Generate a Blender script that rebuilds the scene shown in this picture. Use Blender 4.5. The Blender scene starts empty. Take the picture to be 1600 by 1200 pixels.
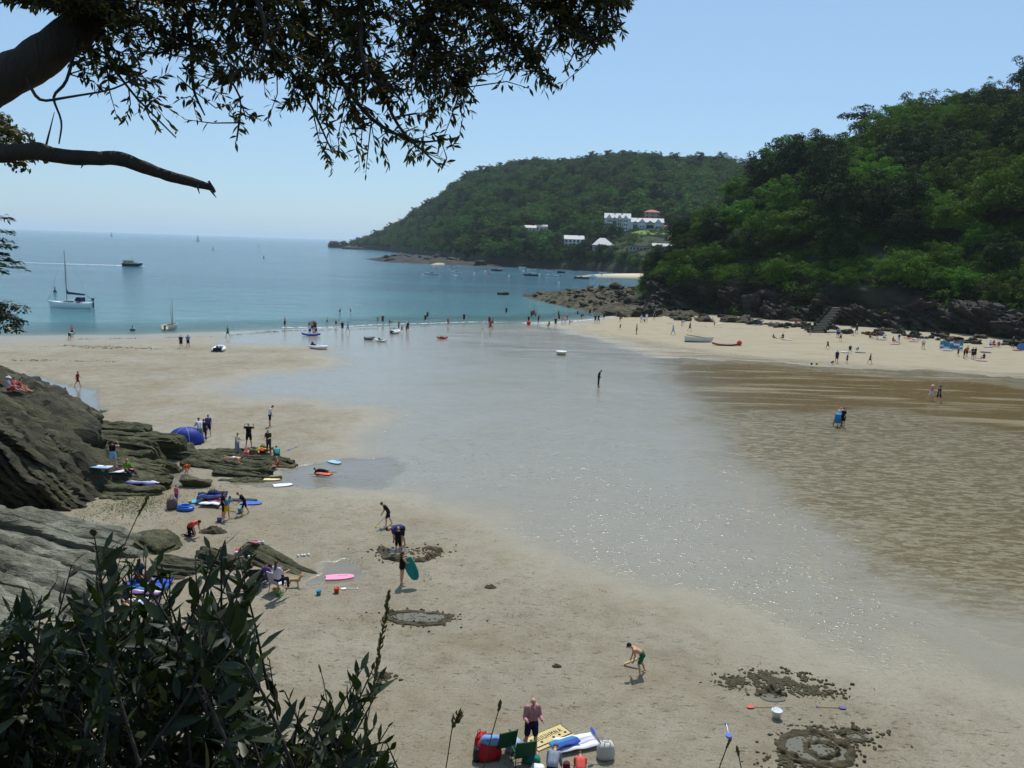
import bpy, bmesh, math, random
import numpy as np
from mathutils import Vector, Matrix, Euler, noise

R = math.radians
random.seed(7)
rng = np.random.default_rng(7)
scene = bpy.context.scene
COL = scene.collection

# ------------------------------------------------------------------ camera
F = 1294.0                       # focal length in photo pixels (1600 wide)
H = 15.0                         # eye height above the sand
PITCH = math.atan((600 - 382.5) / F)
ROLL = math.atan(0.0325)
CAM = Vector((0, 0, H))
_f = Vector((0, math.cos(PITCH), -math.sin(PITCH)))
_u0 = Vector((0, math.sin(PITCH), math.cos(PITCH)))
_r0 = Vector((1, 0, 0))
_r = math.cos(ROLL) * _r0 + math.sin(ROLL) * _u0
_u = -math.sin(ROLL) * _r0 + math.cos(ROLL) * _u0
cam_d = bpy.data.cameras.new('camera')
cam_d.sensor_width = 36.0
cam_d.lens = 36.0 * F / 1600.0
cam_d.clip_start = 0.05
cam_d.clip_end = 90000
cam = bpy.data.objects.new('camera', cam_d)
COL.objects.link(cam)
m = Matrix(((_r.x, _u.x, -_f.x, 0), (_r.y, _u.y, -_f.y, 0), (_r.z, _u.z, -_f.z, 0), (0, 0, 0, 1)))
cam.matrix_world = Matrix.Translation(CAM) @ m
scene.camera = cam

# ------------------------------------------------------------------ light
SUN_AZ = R(9)                   # to the right of straight ahead
SUN_EL = R(61)
world = bpy.data.worlds.new('World')
scene.world = world
world.use_nodes = True
wn = world.node_tree
bg = wn.nodes['Background']
sky = wn.nodes.new('ShaderNodeTexSky')
sky.sky_type = 'NISHITA'
sky.sun_disc = False
sky.sun_elevation = SUN_EL
sky.sun_rotation = SUN_AZ        # measured from +Y towards +X
sky.altitude = 0
sky.air_density = 1.0
sky.dust_density = 0.5
sky.ozone_density = 3.0
bg.inputs['Strength'].default_value = 0.142
tint = wn.nodes.new('ShaderNodeMix')          # clear maritime air: a little bluer than the model
tint.data_type = 'RGBA'; tint.blend_type = 'MULTIPLY'; tint.inputs[0].default_value = 1.0
tint.inputs[7].default_value = (0.85, 0.985, 1.06, 1)
pale = wn.nodes.new('ShaderNodeMix')          # thin even veil of sea air over the whole sky
pale.data_type = 'RGBA'; pale.inputs[0].default_value = 0.52
pale.inputs[7].default_value = (3.5, 4.6, 6.0, 1)
wn.links.new(sky.outputs[0], pale.inputs[6])
wn.links.new(pale.outputs[2], tint.inputs[6])
wn.links.new(tint.outputs[2], bg.inputs['Color'])
sun_d = bpy.data.lights.new('sun', 'SUN')
sun_d.energy = 4.3
sun_d.angle = R(0.53)
sun_d.color = (1.0, 0.965, 0.90)
sun = bpy.data.objects.new('sun', sun_d)
COL.objects.link(sun)
sun_dir = Vector((math.sin(SUN_AZ) * math.cos(SUN_EL), math.cos(SUN_AZ) * math.cos(SUN_EL), math.sin(SUN_EL)))
sun.rotation_euler = sun_dir.to_track_quat('Z', 'Y').to_euler()
sun.location = (0, 0, 80)

vs = scene.view_settings
vs.view_transform = 'Standard'
vs.look = 'None'
vs.gamma = 1.0
vs.exposure = -0.2
vs.use_curve_mapping = False
scene.render.engine = 'CYCLES'
cy = scene.cycles
cy.use_denoising = True
cy.max_bounces = 6
cy.diffuse_bounces = 2
cy.glossy_bounces = 3
cy.transmission_bounces = 3
cy.transparent_max_bounces = 8
cy.volume_bounces = 1
cy.sample_clamp_indirect = 4.0
cy.sample_clamp_direct = 12.0
cy.caustics_reflective = False
cy.caustics_refractive = False

# ------------------------------------------------------------------ pixel helpers
def ray(px, py):
    return _f + _r * ((px - 800) / F) + _u * ((600 - py) / F)

def at(px, py, depth):
    d = ray(px, py)
    return CAM + d * (depth / d.y)

def on_z(px, py, z=0.0):
    d = ray(px, py)
    return CAM + d * ((z - H) / d.z)

def horizon(px):
    return 356.5 + 0.0325 * px

# ------------------------------------------------------------------ object helpers
def tag(o, label=None, cat=None, group=None, kind=None):
    if label: o['label'] = label
    if cat: o['category'] = cat
    if group: o['group'] = group
    if kind: o['kind'] = kind
    return o

def link(o, parent=None):
    COL.objects.link(o)
    if parent is not None: o.parent = parent
    return o

def empty(name, loc=(0, 0, 0), rz=0.0, s=1.0):
    o = bpy.data.objects.new(name, None)
    o.empty_display_size = 0.2
    COL.objects.link(o)
    o.location = loc
    o.rotation_euler = (0, 0, rz)
    o.scale = (s, s, s)
    return o

def mesh_from(name, verts, faces, mats=(), smooth=False, mat_idx=None):
    me = bpy.data.meshes.new(name)
    me.from_pydata([tuple(v) for v in verts], [], [tuple(f) for f in faces])
    for mt in mats: me.materials.append(mt)
    if mat_idx is not None:
        me.polygons.foreach_set('material_index', np.asarray(mat_idx, dtype=np.int32))
    if smooth:
        me.polygons.foreach_set('use_smooth', np.ones(len(me.polygons), dtype=bool))
    me.update()
    return me

def np_mesh(name, V, Fq, mats=(), smooth=False):
    """fast mesh from numpy arrays; Fq is (n,3) or (n,4)"""
    V = np.asarray(V, dtype=np.float32); Fq = np.asarray(Fq, dtype=np.int32)
    me = bpy.data.meshes.new(name)
    me.vertices.add(len(V)); me.vertices.foreach_set('co', V.ravel())
    n, k = Fq.shape
    me.loops.add(n * k); me.loops.foreach_set('vertex_index', Fq.ravel())
    me.polygons.add(n)
    me.polygons.foreach_set('loop_start', np.arange(0, n * k, k, dtype=np.int32))
    if smooth: me.polygons.foreach_set('use_smooth', np.ones(n, dtype=bool))
    for mt in mats: me.materials.append(mt)
    me.update(calc_edges=True); me.validate()
    return me

def mobj(name, me, parent=None, loc=None, rot=None, s=None):
    o = bpy.data.objects.new(name, me)
    COL.objects.link(o)
    if parent is not None: o.parent = parent
    if loc is not None: o.location = loc
    if rot is not None: o.rotation_euler = rot
    if s is not None: o.scale = s if hasattr(s, '__len__') else (s, s, s)
    return o

class MB:
    """collects verts and faces for one mesh"""
    def __init__(self): self.v = []; self.f = []
    def add(self, vs, fs):
        n = len(self.v); self.v += [tuple(p) for p in vs]; self.f += [tuple(i + n for i in f) for f in fs]
        return self
    def box(self, c, s, rot=None, taper=1.0):
        x, y, z = s[0] / 2, s[1] / 2, s[2] / 2
        p = [Vector((sx * x * (taper if sz > 0 else 1), sy * y * (taper if sz > 0 else 1), sz * z)) for sz in (-1, 1) for sy in (-1, 1) for sx in (-1, 1)]
        if rot is not None:
            rm = Euler(rot).to_matrix(); p = [rm @ q for q in p]
        p = [q + Vector(c) for q in p]
        return self.add(p, [(0, 2, 3, 1), (4, 5, 7, 6), (0, 1, 5, 4), (2, 6, 7, 3), (0, 4, 6, 2), (1, 3, 7, 5)])
    def tube(self, pts, rad, n=8, cap=True):
        pts = [Vector(p) for p in pts]
        if not hasattr(rad, '__len__'): rad = [rad] * len(pts)
        rings = []; vs = []; fs = []
        prev = None
        for i, p in enumerate(pts):
            d = (pts[min(i + 1, len(pts) - 1)] - pts[max(i - 1, 0)])
            if d.length < 1e-9: d = Vector((0, 0, 1))
            d.normalize()
            if prev is None:
                a = Vector((0, 0, 1)) if abs(d.z) < 0.9 else Vector((1, 0, 0))
                nx = d.cross(a).normalized()
            else:
                nx = (prev - d * prev.dot(d)).normalized()
            prev = nx
            ny = d.cross(nx)
            for k in range(n):
                t = 2 * math.pi * k / n
                vs.append(p + (nx * math.cos(t) + ny * math.sin(t)) * rad[i])
        for i in range(len(pts) - 1):
            for k in range(n):
                k2 = (k + 1) % n
                fs.append((i * n + k, i * n + k2, (i + 1) * n + k2, (i + 1) * n + k))
        if cap:
            fs.append(tuple(range(n - 1, -1, -1))); b = (len(pts) - 1) * n
            fs.append(tuple(b + k for k in range(n)))
        return self.add(vs, fs)
    def lathe(self, prof, n=16, c=(0, 0, 0)):
        """prof: list of (r,z)"""
        vs = []; fs = []
        for r_, z in prof:
            for k in range(n):
                t = 2 * math.pi * k / n
                vs.append((c[0] + r_ * math.cos(t), c[1] + r_ * math.sin(t), c[2] + z))
        for i in range(len(prof) - 1):
            for k in range(n):
                k2 = (k + 1) % n
                fs.append((i * n + k, i * n + k2, (i + 1) * n + k2, (i + 1) * n + k))
        fs.append(tuple(range(n - 1, -1, -1))); b = (len(prof) - 1) * n
        fs.append(tuple(b + k for k in range(n)))
        return self.add(vs, fs)
    def prism(self, poly, z0, z1):
        n = len(poly)
        vs = [(x, y, z0) for x, y in poly] + [(x, y, z1) for x, y in poly]
        fs = [tuple(range(n - 1, -1, -1)), tuple(range(n, 2 * n))] + [(i, (i + 1) % n, n + (i + 1) % n, n + i) for i in range(n)]
        return self.add(vs, fs)
    def loft(self, rings, cap=True):
        n = len(rings[0]); vs = [p for r_ in rings for p in r_]; fs = []
        for i in range(len(rings) - 1):
            for k in range(n):
                k2 = (k + 1) % n
                fs.append((i * n + k, i * n + k2, (i + 1) * n + k2, (i + 1) * n + k))
        if cap:
            fs.append(tuple(range(n - 1, -1, -1))); b = (len(rings) - 1) * n
            fs.append(tuple(b + k for k in range(n)))
        return self.add(vs, fs)
    def mesh(self, name, mat, smooth=False):
        return mesh_from(name, self.v, self.f, [mat] if mat else [], smooth)
    def build(self, name, mat, parent=None, smooth=False, **kw):
        return mobj(name, self.mesh(name, mat, smooth), parent, **kw)

def copy_tree(o, parent=None):
    c = o.copy(); COL.objects.link(c); c.parent = parent
    for ch in o.children: copy_tree(ch, c)
    return c

# ------------------------------------------------------------------ numpy noise
def vnoise(x, y, seed=0):
    """smooth value noise on numpy arrays, 0..1"""
    xi = np.floor(x).astype(np.int64); yi = np.floor(y).astype(np.int64)
    xf = x - xi; yf = y - yi
    u = xf * xf * (3 - 2 * xf); v = yf * yf * (3 - 2 * yf)
    def h(a, b):
        n = (a * 374761393 + b * 668265263 + seed * 362437) & 0x7fffffff
        n = ((n ^ (n >> 13)) * 1274126177) & 0x7fffffff
        return ((n ^ (n >> 16)) & 0xffff) / 65535.0
    a = h(xi, yi); b = h(xi + 1, yi); c = h(xi, yi + 1); d = h(xi + 1, yi + 1)
    return (a * (1 - u) + b * u) * (1 - v) + (c * (1 - u) + d * u) * v

def fbm(x, y, oct=4, seed=0):
    s = 0; a = 0.5; t = 0
    for i in range(oct):
        s = s + a * vnoise(x * 2 ** i, y * 2 ** i, seed + i * 17); t += a; a *= 0.5
    return s / t

def smooth(a, b, x):
    t = np.clip((x - a) / (b - a), 0, 1)
    return t * t * (3 - 2 * t)

# ------------------------------------------------------------------ material helpers
class NT:
    def __init__(self, name):
        self.m = bpy.data.materials.new(name); self.m.use_nodes = True
        self.t = self.m.node_tree; self.n = self.t.nodes; self.l = self.t.links
        self.b = self.n['Principled BSDF']; self.o = self.n['Material Output']
    def node(self, typ, **kw):
        n = self.n.new(typ)
        for k, v in kw.items():
            if k.startswith('i_'): n.inputs[k[2:].replace('_', ' ')].default_value = v
            else: setattr(n, k, v)
        return n
    def lk(self, a, b): self.l.new(a, b)
    def obj(self): return self.node('ShaderNodeTexCoord').outputs['Object']
    def pos(self): return self.node('ShaderNodeNewGeometry').outputs['Position']
    def mapping(self, src, scale=(1, 1, 1), rot=(0, 0, 0), loc=(0, 0, 0)):
        n = self.node('ShaderNodeMapping'); n.inputs['Scale'].default_value = scale
        n.inputs['Rotation'].default_value = rot; n.inputs['Location'].default_value = loc
        self.lk(src, n.inputs['Vector']); return n.outputs[0]
    def noise(self, src, scale=5, detail=4, rough=0.55, dist=0.0):
        n = self.node('ShaderNodeTexNoise'); n.inputs['Scale'].default_value = scale
        n.inputs['Detail'].default_value = detail; n.inputs['Roughness'].default_value = rough
        n.inputs['Distortion'].default_value = dist
        if src is not None: self.lk(src, n.inputs['Vector'])
        return n.outputs['Fac']
    def voronoi(self, src, scale=5, feature='F1'):
        n = self.node('ShaderNodeTexVoronoi'); n.feature = feature; n.inputs['Scale'].default_value = scale
        self.lk(src, n.inputs['Vector']); return n.outputs['Distance']
    def ramp(self, fac, stops, interp='LINEAR'):
        n = self.node('ShaderNodeValToRGB'); cr = n.color_ramp; cr.interpolation = interp
        while len(cr.elements) < len(stops): cr.elements.new(0.5)
        for e, (p, c) in zip(cr.elements, stops):
            e.position = p; e.color = (c, c, c, 1) if not hasattr(c, '__len__') else (*c[:3], 1)
        self.lk(fac, n.inputs[0]); return n.outputs[0]
    def mix(self, fac, a, b, mode='MIX'):
        n = self.node('ShaderNodeMix'); n.data_type = 'RGBA'; n.blend_type = mode
        for s, v in ((0, fac), (6, a), (7, b)):
            if hasattr(v, 'is_output') or isinstance(v, bpy.types.NodeSocket): self.lk(v, n.inputs[s])
            elif hasattr(v, '__len__'): n.inputs[s].default_value = (*v[:3], 1)
            else: n.inputs[s].default_value = v if s == 0 else (v, v, v, 1)
        return n.outputs[2]
    def math(self, op, a, b=0.0, clamp=False):
        n = self.node('ShaderNodeMath'); n.operation = op; n.use_clamp = clamp
        for s, v in ((0, a), (1, b)):
            if isinstance(v, bpy.types.NodeSocket): self.lk(v, n.inputs[s])
            else: n.inputs[s].default_value = v
        return n.outputs[0]
    def attr(self, name):
        n = self.node('ShaderNodeAttribute'); n.attribute_name = name; return n.outputs['Fac']
    def bump(self, h, strength=0.5, dist=0.05, normal=None):
        n = self.node('ShaderNodeBump'); n.inputs['Strength'].default_value = strength
        n.inputs['Distance'].default_value = dist; self.lk(h, n.inputs['Height'])
        if normal is not None: self.lk(normal, n.inputs['Normal'])
        return n.outputs[0]
    def set(self, **kw):
        for k, v in kw.items():
            s = self.b.inputs[k.replace('_', ' ')]
            if isinstance(v, bpy.types.NodeSocket): self.lk(v, s)
            elif hasattr(v, '__len__') and len(v) == 3: s.default_value = (*v, 1)
            else: s.default_value = v
        return self

_pm = {}
def paint(col, rough=0.6, spec=0.35, vary=0.12, key=None, metal=0.0):
    """plain surface with slight mottling and wear"""
    k = (tuple(round(c, 3) for c in col), rough, spec, vary, metal)
    if k in _pm: return _pm[k]
    t = NT('surface_%d' % len(_pm))
    f = t.noise(t.obj(), 9, 3)
    a = tuple(c * (1 - vary) for c in col); b = tuple(min(1, c * (1 + vary)) for c in col)
    t.set(Base_Color=t.mix(f, a, b), Roughness=rough, Metallic=metal)
    t.b.inputs['Specular IOR Level'].default_value = spec
    _pm[k] = t.m
    return t.m

def srgb(r, g, b):
    def c(v):
        v /= 255.0
        return v / 12.92 if v <= 0.04045 else ((v + 0.055) / 1.055) ** 2.4
    return (c(r), c(g), c(b))
# ================================================================== ground shapes
_wl = [(-500, 530), (0, 526), (100, 524), (200, 524), (270, 521), (400, 517), (500, 513), (600, 510.5), (700, 508.5), (800, 507), (850, 504), (900, 500), (940, 497), (975, 488), (1100, 470), (1300, 465), (2000, 480)]
_wp = [on_z(*p) for p in _wl]
WX = np.array([p.x for p in _wp]); WY = np.array([p.y for p in _wp])

def poly_w(pts): return np.array([[on_z(*p).x, on_z(*p).y] for p in pts])

def inside(P, x, y):
    c = np.zeros(x.shape, bool); n = len(P); j = n - 1
    for i in range(n):
        xi, yi = P[i]; xj, yj = P[j]
        cond = ((yi > y) != (yj > y)) & (x < (xj - xi) * (y - yi) / (yj - yi + 1e-12) + xi)
        c ^= cond; j = i
    return c

def sdist(P, x, y):
    """signed distance to a polygon, positive inside"""
    d = np.full(x.shape, 1e9); n = len(P)
    for i in range(n):
        a = P[i]; b = P[(i + 1) % n]
        ab = b - a; L = ab.dot(ab) + 1e-12
        t = np.clip(((x - a[0]) * ab[0] + (y - a[1]) * ab[1]) / L, 0, 1)
        d = np.minimum(d, np.hypot(x - a[0] - t * ab[0], y - a[1] - t * ab[1]))
    return np.where(inside(P, x, y), d, -d)

P_BEACH = poly_w([(905, 514), (950, 499), (1000, 480), (1300, 478), (1700, 490), (2200, 540), (2200, 640), (1700, 592), (1600, 586), (1500, 581), (1400, 575), (1300, 566), (1200, 560), (1100, 549), (1050, 541), (1000, 531), (950, 524)])
P_FILM = poly_w([(300, 612), (380, 590), (520, 575), (500, 545), (330, 540), (340, 500), (700, 490), (860, 508), (960, 535), (1045, 562), (1080, 620), (1130, 690), (1200, 760), (1310, 860), (1450, 930), (1620, 985), (1900, 1080), (1900, 1180), (1620, 1110), (1400, 1062), (1250, 1030), (1100, 975), (960, 925), (820, 872), (730, 815), (640, 790), (560, 775), (470, 768), (440, 742), (540, 735), (560, 690), (590, 650), (480, 636), (380, 630)])
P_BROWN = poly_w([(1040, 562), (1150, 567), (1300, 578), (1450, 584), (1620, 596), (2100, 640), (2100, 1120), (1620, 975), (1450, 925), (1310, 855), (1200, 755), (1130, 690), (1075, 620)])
P_SMOOTH = poly_w([(1050, 570), (1180, 573), (1400, 592), (1620, 612), (2100, 670), (2100, 735), (1620, 690), (1400, 640), (1250, 650), (1120, 640), (1080, 615)])
P_STREAK = poly_w([(700, 512), (860, 507), (930, 522), (1050, 545), (1150, 558), (1320, 572), (1620, 590), (1620, 606), (1300, 590), (1100, 572), (960, 570), (800, 560), (690, 530)])
P_POOL = [poly_w([(0, 590), (50, 588), (110, 606), (150, 612), (160, 640), (162, 650), (110, 652), (118, 630), (60, 612), (0, 606)]),
          poly_w([(440, 736), (545, 722), (610, 716), (640, 740), (600, 770), (470, 770), (330, 760), (380, 752), (445, 748)]),
          poly_w([(508, 884), (545, 879), (562, 884), (566, 897), (585, 905), (560, 920), (490, 926), (480, 914), (505, 905)]),
          poly_w([(265, 722), (278, 718), (290, 745), (300, 762), (262, 768), (258, 745)])]

def _cs(pts, dens=1):
    return np.array([on_z(*p).x for p in pts]), np.array([on_z(*p).y for p in pts])

def sand_z(x, y):
    x = np.asarray(x, float); y = np.asarray(y, float)
    yw = np.interp(x, WX, WY)
    wob = (fbm(x * 0.06, y * 0.06, 3, 5) - 0.5) * 6
    d = yw + wob * 0.5 - y
    z = np.where(d > 0, np.minimum(0.02 + d * 0.006, 0.24), 0.02 + d * 0.035)
    b = sdist(P_BEACH, x, y)
    z = z + np.clip(b, 0, 40) * 0.035
    z = z + (fbm(x * 0.12, y * 0.12, 3, 11) - 0.5) * 0.14 * np.clip(d / 15, 0, 1)
    for p in P_POOL: z = z - 0.06 * smooth(-0.6, 0.8, sdist(p, x, y))
    return z

def sz(x, y): return float(sand_z(np.array([x]), np.array([y]))[0])

def ground(px, py):
    """where the pixel's ray meets the sand (or the sea)"""
    z = 0.0
    for _ in range(6):
        p = on_z(px, py, z); z = 0.5 * z + 0.5 * max(sz(p.x, p.y), 0.0)
    p = on_z(px, py, z); p.z = max(sz(p.x, p.y), 0.0)
    return p

# ------------------------------------------------------------------ sand sheet
na, nr = 520, 500
az = np.linspace(R(-66), R(66), na)
rr = np.geomspace(7.0, 520.0, nr)
A, RR = np.meshgrid(az, rr)
X = np.sin(A) * RR; Y = np.cos(A) * RR
Z = sand_z(X, Y)
idx = np.arange(na * nr).reshape(nr, na)
q = np.stack([idx[:-1, :-1], idx[:-1, 1:], idx[1:, 1:], idx[1:, :-1]], -1).reshape(-1, 4)
wx = X + (fbm(X * 0.25, Y * 0.25, 4, 31) - 0.5) * 5; wy = Y + (fbm(X * 0.25, Y * 0.25, 4, 57) - 0.5) * 5
def soft(P, w): return smooth(-w, w, sdist(P, wx, wy))
film = soft(P_FILM, 4.5)
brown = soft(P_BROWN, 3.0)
smo = soft(P_SMOOTH, 1.5)
streak = soft(P_STREAK, 2.5)
beach = soft(P_BEACH, 1.2)
yw = np.interp(X, WX, WY)
edge = smooth(26, 0, yw - Y)                      # wet strip beside the sea
pool = np.zeros_like(X)
for p in P_POOL: pool = np.maximum(pool, smooth(-0.35, 0.35, sdist(p, X + (fbm(X, Y, 3, 3) - .5) * 1.2, Y + (fbm(X, Y, 3, 8) - .5) * 1.6)))
film = np.clip(np.maximum(np.maximum(film, edge * 0.75), np.clip(brown * 2.2, 0, 1)) * (1 - beach), 0, 1)
film = np.where((film > 0.02) & (brown > 0.02) & (film + brown > 0.55) & (beach < 0.2), np.maximum(film, smooth(0.3, 0.9, film + brown)), film)

t = NT('sand')
P = t.pos()
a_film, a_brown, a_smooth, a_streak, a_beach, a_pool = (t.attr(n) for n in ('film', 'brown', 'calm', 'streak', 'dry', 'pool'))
big = t.noise(P, 0.16, 4, 0.6)
mid = t.noise(P, 1.1, 5, 0.65)
fine = t.noise(P, 14, 4, 0.7)
grain = t.noise(P, 60, 2, 0.7)
col = t.mix(t.ramp(big, [(0.35, 0.0), (0.68, 1.0)]), srgb(164, 155, 135), srgb(147, 136, 113))
col = t.mix(t.math('MULTIPLY', t.ramp(mid, [(0.45, 0.0), (0.75, 1.0)]), 0.55), col, srgb(120, 106, 80))
col = t.mix(t.math('MULTIPLY', t.ramp(fine, [(0.50, 0.0), (0.66, 1.0)]), 0.55), col, srgb(112, 99, 74))
# specks of weed and footmarks, stretched along the strand
spv = t.mapping(P, (1.6, 4.2, 1), (0, 0, 0.25))
spk = t.noise(spv, 1.5, 5, 0.75)
spm = t.ramp(spk, [(0.58, 0.0), (0.66, 1.0)])
col = t.mix(t.math('MULTIPLY', spm, 0.85), col, srgb(84, 73, 50))
dots = t.ramp(t.voronoi(t.mapping(P, (1, 1.7, 1)), 1.15), [(0.06, 1.0), (0.13, 0.0)])
dots = t.math('MULTIPLY', dots, t.ramp(t.noise(P, 0.5, 3), [(0.48, 0.0), (0.6, 1.0)]))
col = t.mix(t.math('MULTIPLY', dots, 0.7), col, srgb(84, 73, 52))
# footmarks: short dents where people walked
foot = t.ramp(t.voronoi(t.mapping(P, (2.1, 1.2, 1), (0, 0, 0.5)), 1.6), [(0.0, 0.0), (0.16, 0.35), (0.24, 1.0)])
footarea = t.ramp(t.noise(P, 0.22, 3), [(0.42, 0.0), (0.6, 1.0)])
# far dry beach
dry = t.mix(t.noise(P, 0.35, 4), srgb(174, 163, 140), srgb(158, 146, 120))
dry = t.mix(t.math('MULTIPLY', t.ramp(t.noise(t.mapping(P, (0.25, 1.3, 1), (0, 0, -0.22)), 0.6, 5, 0.7), [(0.56, 0.0), (0.66, 1.0)]), 0.55), dry, srgb(150, 130, 92))
col = t.mix(a_beach, col, dry)
# wet sand
wetc = t.mix(t.noise(P, 0.5, 4), srgb(150, 142, 120), srgb(136, 128, 106))
wetc = t.mix(t.math('MULTIPLY', t.ramp(fine, [(0.5, 0.0), (0.72, 1.0)]), 0.3), wetc, srgb(110, 98, 76))
col = t.mix(t.math('MULTIPLY', a_film, 0.9), col, wetc)
# rippled stream bed under clear water, reflected hill and sky painted into its colour
rip_v = t.mapping(P, (0.55, 1.5, 1), (0, 0, 0.62))
rip = t.noise(rip_v, 2.3, 4, 0.62, 0.5)
ripm = t.ramp(rip, [(0.44, 0.0), (0.58, 1.0)])
bedc = t.mix(ripm, srgb(104, 90, 54), srgb(140, 128, 98))
strk = t.ramp(t.noise(t.mapping(P, (0.06, 0.5, 1), (0, 0, -0.18)), 0.9, 4, 0.6), [(0.52, 0.0), (0.64, 1.0)])
calmc = t.mix(t.noise(t.mapping(P, (0.2, 1.0, 1), (0, 0, -0.1)), 0.5, 4), srgb(98, 79, 42), srgb(112, 92, 53))
calmc = t.mix(t.math('MULTIPLY', strk, 0.75), calmc, srgb(160, 148, 118))
bedc = t.mix(a_smooth, bedc, calmc)
col = t.mix(a_brown, col, bedc)
# dark flow lines where the stream leaves the sand
st_v = t.mapping(P, (0.10, 1.0, 1), (0, 0, -0.27))
stn = t.noise(st_v, 0.9, 5, 0.7, 0.4)
stm = t.math('MULTIPLY', t.ramp(stn, [(0.50, 0.0), (0.60, 1.0)]), a_streak)
col = t.mix(t.math('MULTIPLY', stm, 0.75), col, srgb(104, 92, 66))
st2 = t.math('MULTIPLY', t.ramp(stn, [(0.36, 1.0), (0.44, 0.0)]), a_streak)
col = t.mix(t.math('MULTIPLY', st2, 0.5), col, srgb(196, 186, 164))
col = t.mix(t.math('MULTIPLY', a_pool, 0.85), col, srgb(122, 112, 92))
# wetness as gloss
wet = t.math('MAXIMUM', t.math('MAXIMUM', a_film, a_pool), t.math('MULTIPLY', a_brown, t.math('ADD', 0.62, t.math('MULTIPLY', ripm, 0.38))))
damp = t.ramp(t.noise(P, 0.3, 4, 0.6), [(0.35, 0.1), (0.65, 1.0)])
damp = t.math('MULTIPLY', t.math('MULTIPLY', damp, 0.62), t.math('SUBTRACT', 1.0, a_beach))
rough = t.math('SUBTRACT', 0.9, t.math('MULTIPLY', t.math('MAXIMUM', wet, damp), 0.75))
rough = t.math('SUBTRACT', rough, t.math('MULTIPLY', a_pool, 0.08), True)
t.set(Base_Color=col, Roughness=rough)
spc = t.math('ADD', 0.16, t.math('MULTIPLY', wet, 0.52))
dull = t.math('MULTIPLY', a_brown, t.math('MULTIPLY', t.math('SUBTRACT', 1.0, ripm), 0.34))  # specular lowered here to stand in for the hill's dark reflection
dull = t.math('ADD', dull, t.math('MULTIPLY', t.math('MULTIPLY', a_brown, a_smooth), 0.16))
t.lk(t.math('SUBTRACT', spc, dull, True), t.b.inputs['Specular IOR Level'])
t.b.inputs['IOR'].default_value = 1.45
# relief
hs = t.math('ADD', t.math('MULTIPLY', fine, 0.5), t.math('MULTIPLY', mid, 1.1))
hs = t.math('ADD', hs, t.math('MULTIPLY', grain, 0.18))
hs = t.math('ADD', hs, t.math('MULTIPLY', t.math('MULTIPLY', foot, footarea), 0.55))
dryw = t.math('SUBTRACT', 1.0, t.math('MULTIPLY', wet, 0.93))
n1 = t.bump(t.math('MULTIPLY', hs, dryw), 1.0, 0.11)
rw = t.noise(t.mapping(P, (1.2, 2.4, 1), (0, 0, 0.62)), 3.2, 3, 0.6)
wav = t.math('ADD', t.math('MULTIPLY', rip, 1.0), t.math('MULTIPLY', rw, 0.45))
wav = t.math('MULTIPLY', wav, t.math('MULTIPLY', t.math('MAXIMUM', a_brown, t.math('MULTIPLY', a_film, 0.22)), t.math('SUBTRACT', 1.0, t.math('MULTIPLY', a_smooth, 0.75))))
n2 = t.bump(wav, 0.7, 0.14, n1)
# tiny steep wavelets on the film that catch the sun
gl = t.noise(t.mapping(P, (1.0, 2.2, 1), (0, 0, 0.5)), 2.7, 2, 0.5)
glm = t.math('MULTIPLY', t.ramp(gl, [(0.60, 0.0), (0.84, 1.0)]), t.math('MAXIMUM', a_brown, t.math('MULTIPLY', a_film, t.ramp(t.noise(P, 0.12, 3), [(0.34, 0.0), (0.54, 1.0)]))))
n3 = t.bump(glm, 1.0, 0.042, n2)
t.lk(n3, t.b.inputs['Normal'])
SAND = t.m

me = np_mesh('sand', np.stack([X, Y, Z], -1).reshape(-1, 3), q, [SAND], True)
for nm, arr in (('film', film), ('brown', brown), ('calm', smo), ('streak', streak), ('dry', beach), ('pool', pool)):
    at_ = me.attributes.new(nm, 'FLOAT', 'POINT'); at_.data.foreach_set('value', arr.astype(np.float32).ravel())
tag(mobj('sand', me), kind='structure')

# ------------------------------------------------------------------ sea
az = np.concatenate([np.linspace(R(-179), R(-60), 40)[:-1], np.linspace(R(-60), R(60), 300), np.linspace(R(60), R(179), 40)[1:]])
rr = np.concatenate([np.geomspace(60, 420, 150), np.geomspace(430, 40000, 60)])
A, RR = np.meshgrid(az, rr)
X = np.sin(A) * RR; Y = np.cos(A) * RR
sh = -sand_z(X, Y)
depth = np.clip(np.where(RR > 500, 15, sh), -1, 15)
nA, nR = len(az), len(rr)
idx = np.arange(nA * nR).reshape(nR, nA)
q = np.stack([idx[:-1, :-1], idx[:-1, 1:], idx[1:, 1:], idx[1:, :-1]], -1).reshape(-1, 4)
front = (np.cos(A) > -0.2)
keep = (depth.ravel()[q].max(1) > -0.3) & (Y.ravel()[q].min(1) > 20)
q = q[keep]
t = NT('sea_water')
P = t.pos()
dep = t.attr('depth')
w1 = t.noise(t.mapping(P, (0.55, 1.0, 1), (0, 0, 0.15)), 0.45, 3, 0.6)
w2 = t.noise(t.mapping(P, (0.7, 1.3, 1), (0, 0, -0.2)), 2.6, 3, 0.65)
w3 = t.noise(t.mapping(P, (0.5, 1.0, 1), (0, 0, 0.1)), 0.12, 3, 0.6)
hgt = t.math('ADD', t.math('MULTIPLY', w1, 1.0), t.math('MULTIPLY', w2, 0.45))
hgt = t.math('ADD', hgt, t.math('MULTIPLY', w3, 1.8))
band = t.noise(t.mapping(P, (0.12, 0.6, 1), (0, 0, 0.05)), 0.05, 4, 0.6)
streaks = t.noise(t.mapping(P, (0.10, 0.9, 1), (0, 0, 0.03)), 0.22, 5, 0.7)
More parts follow.
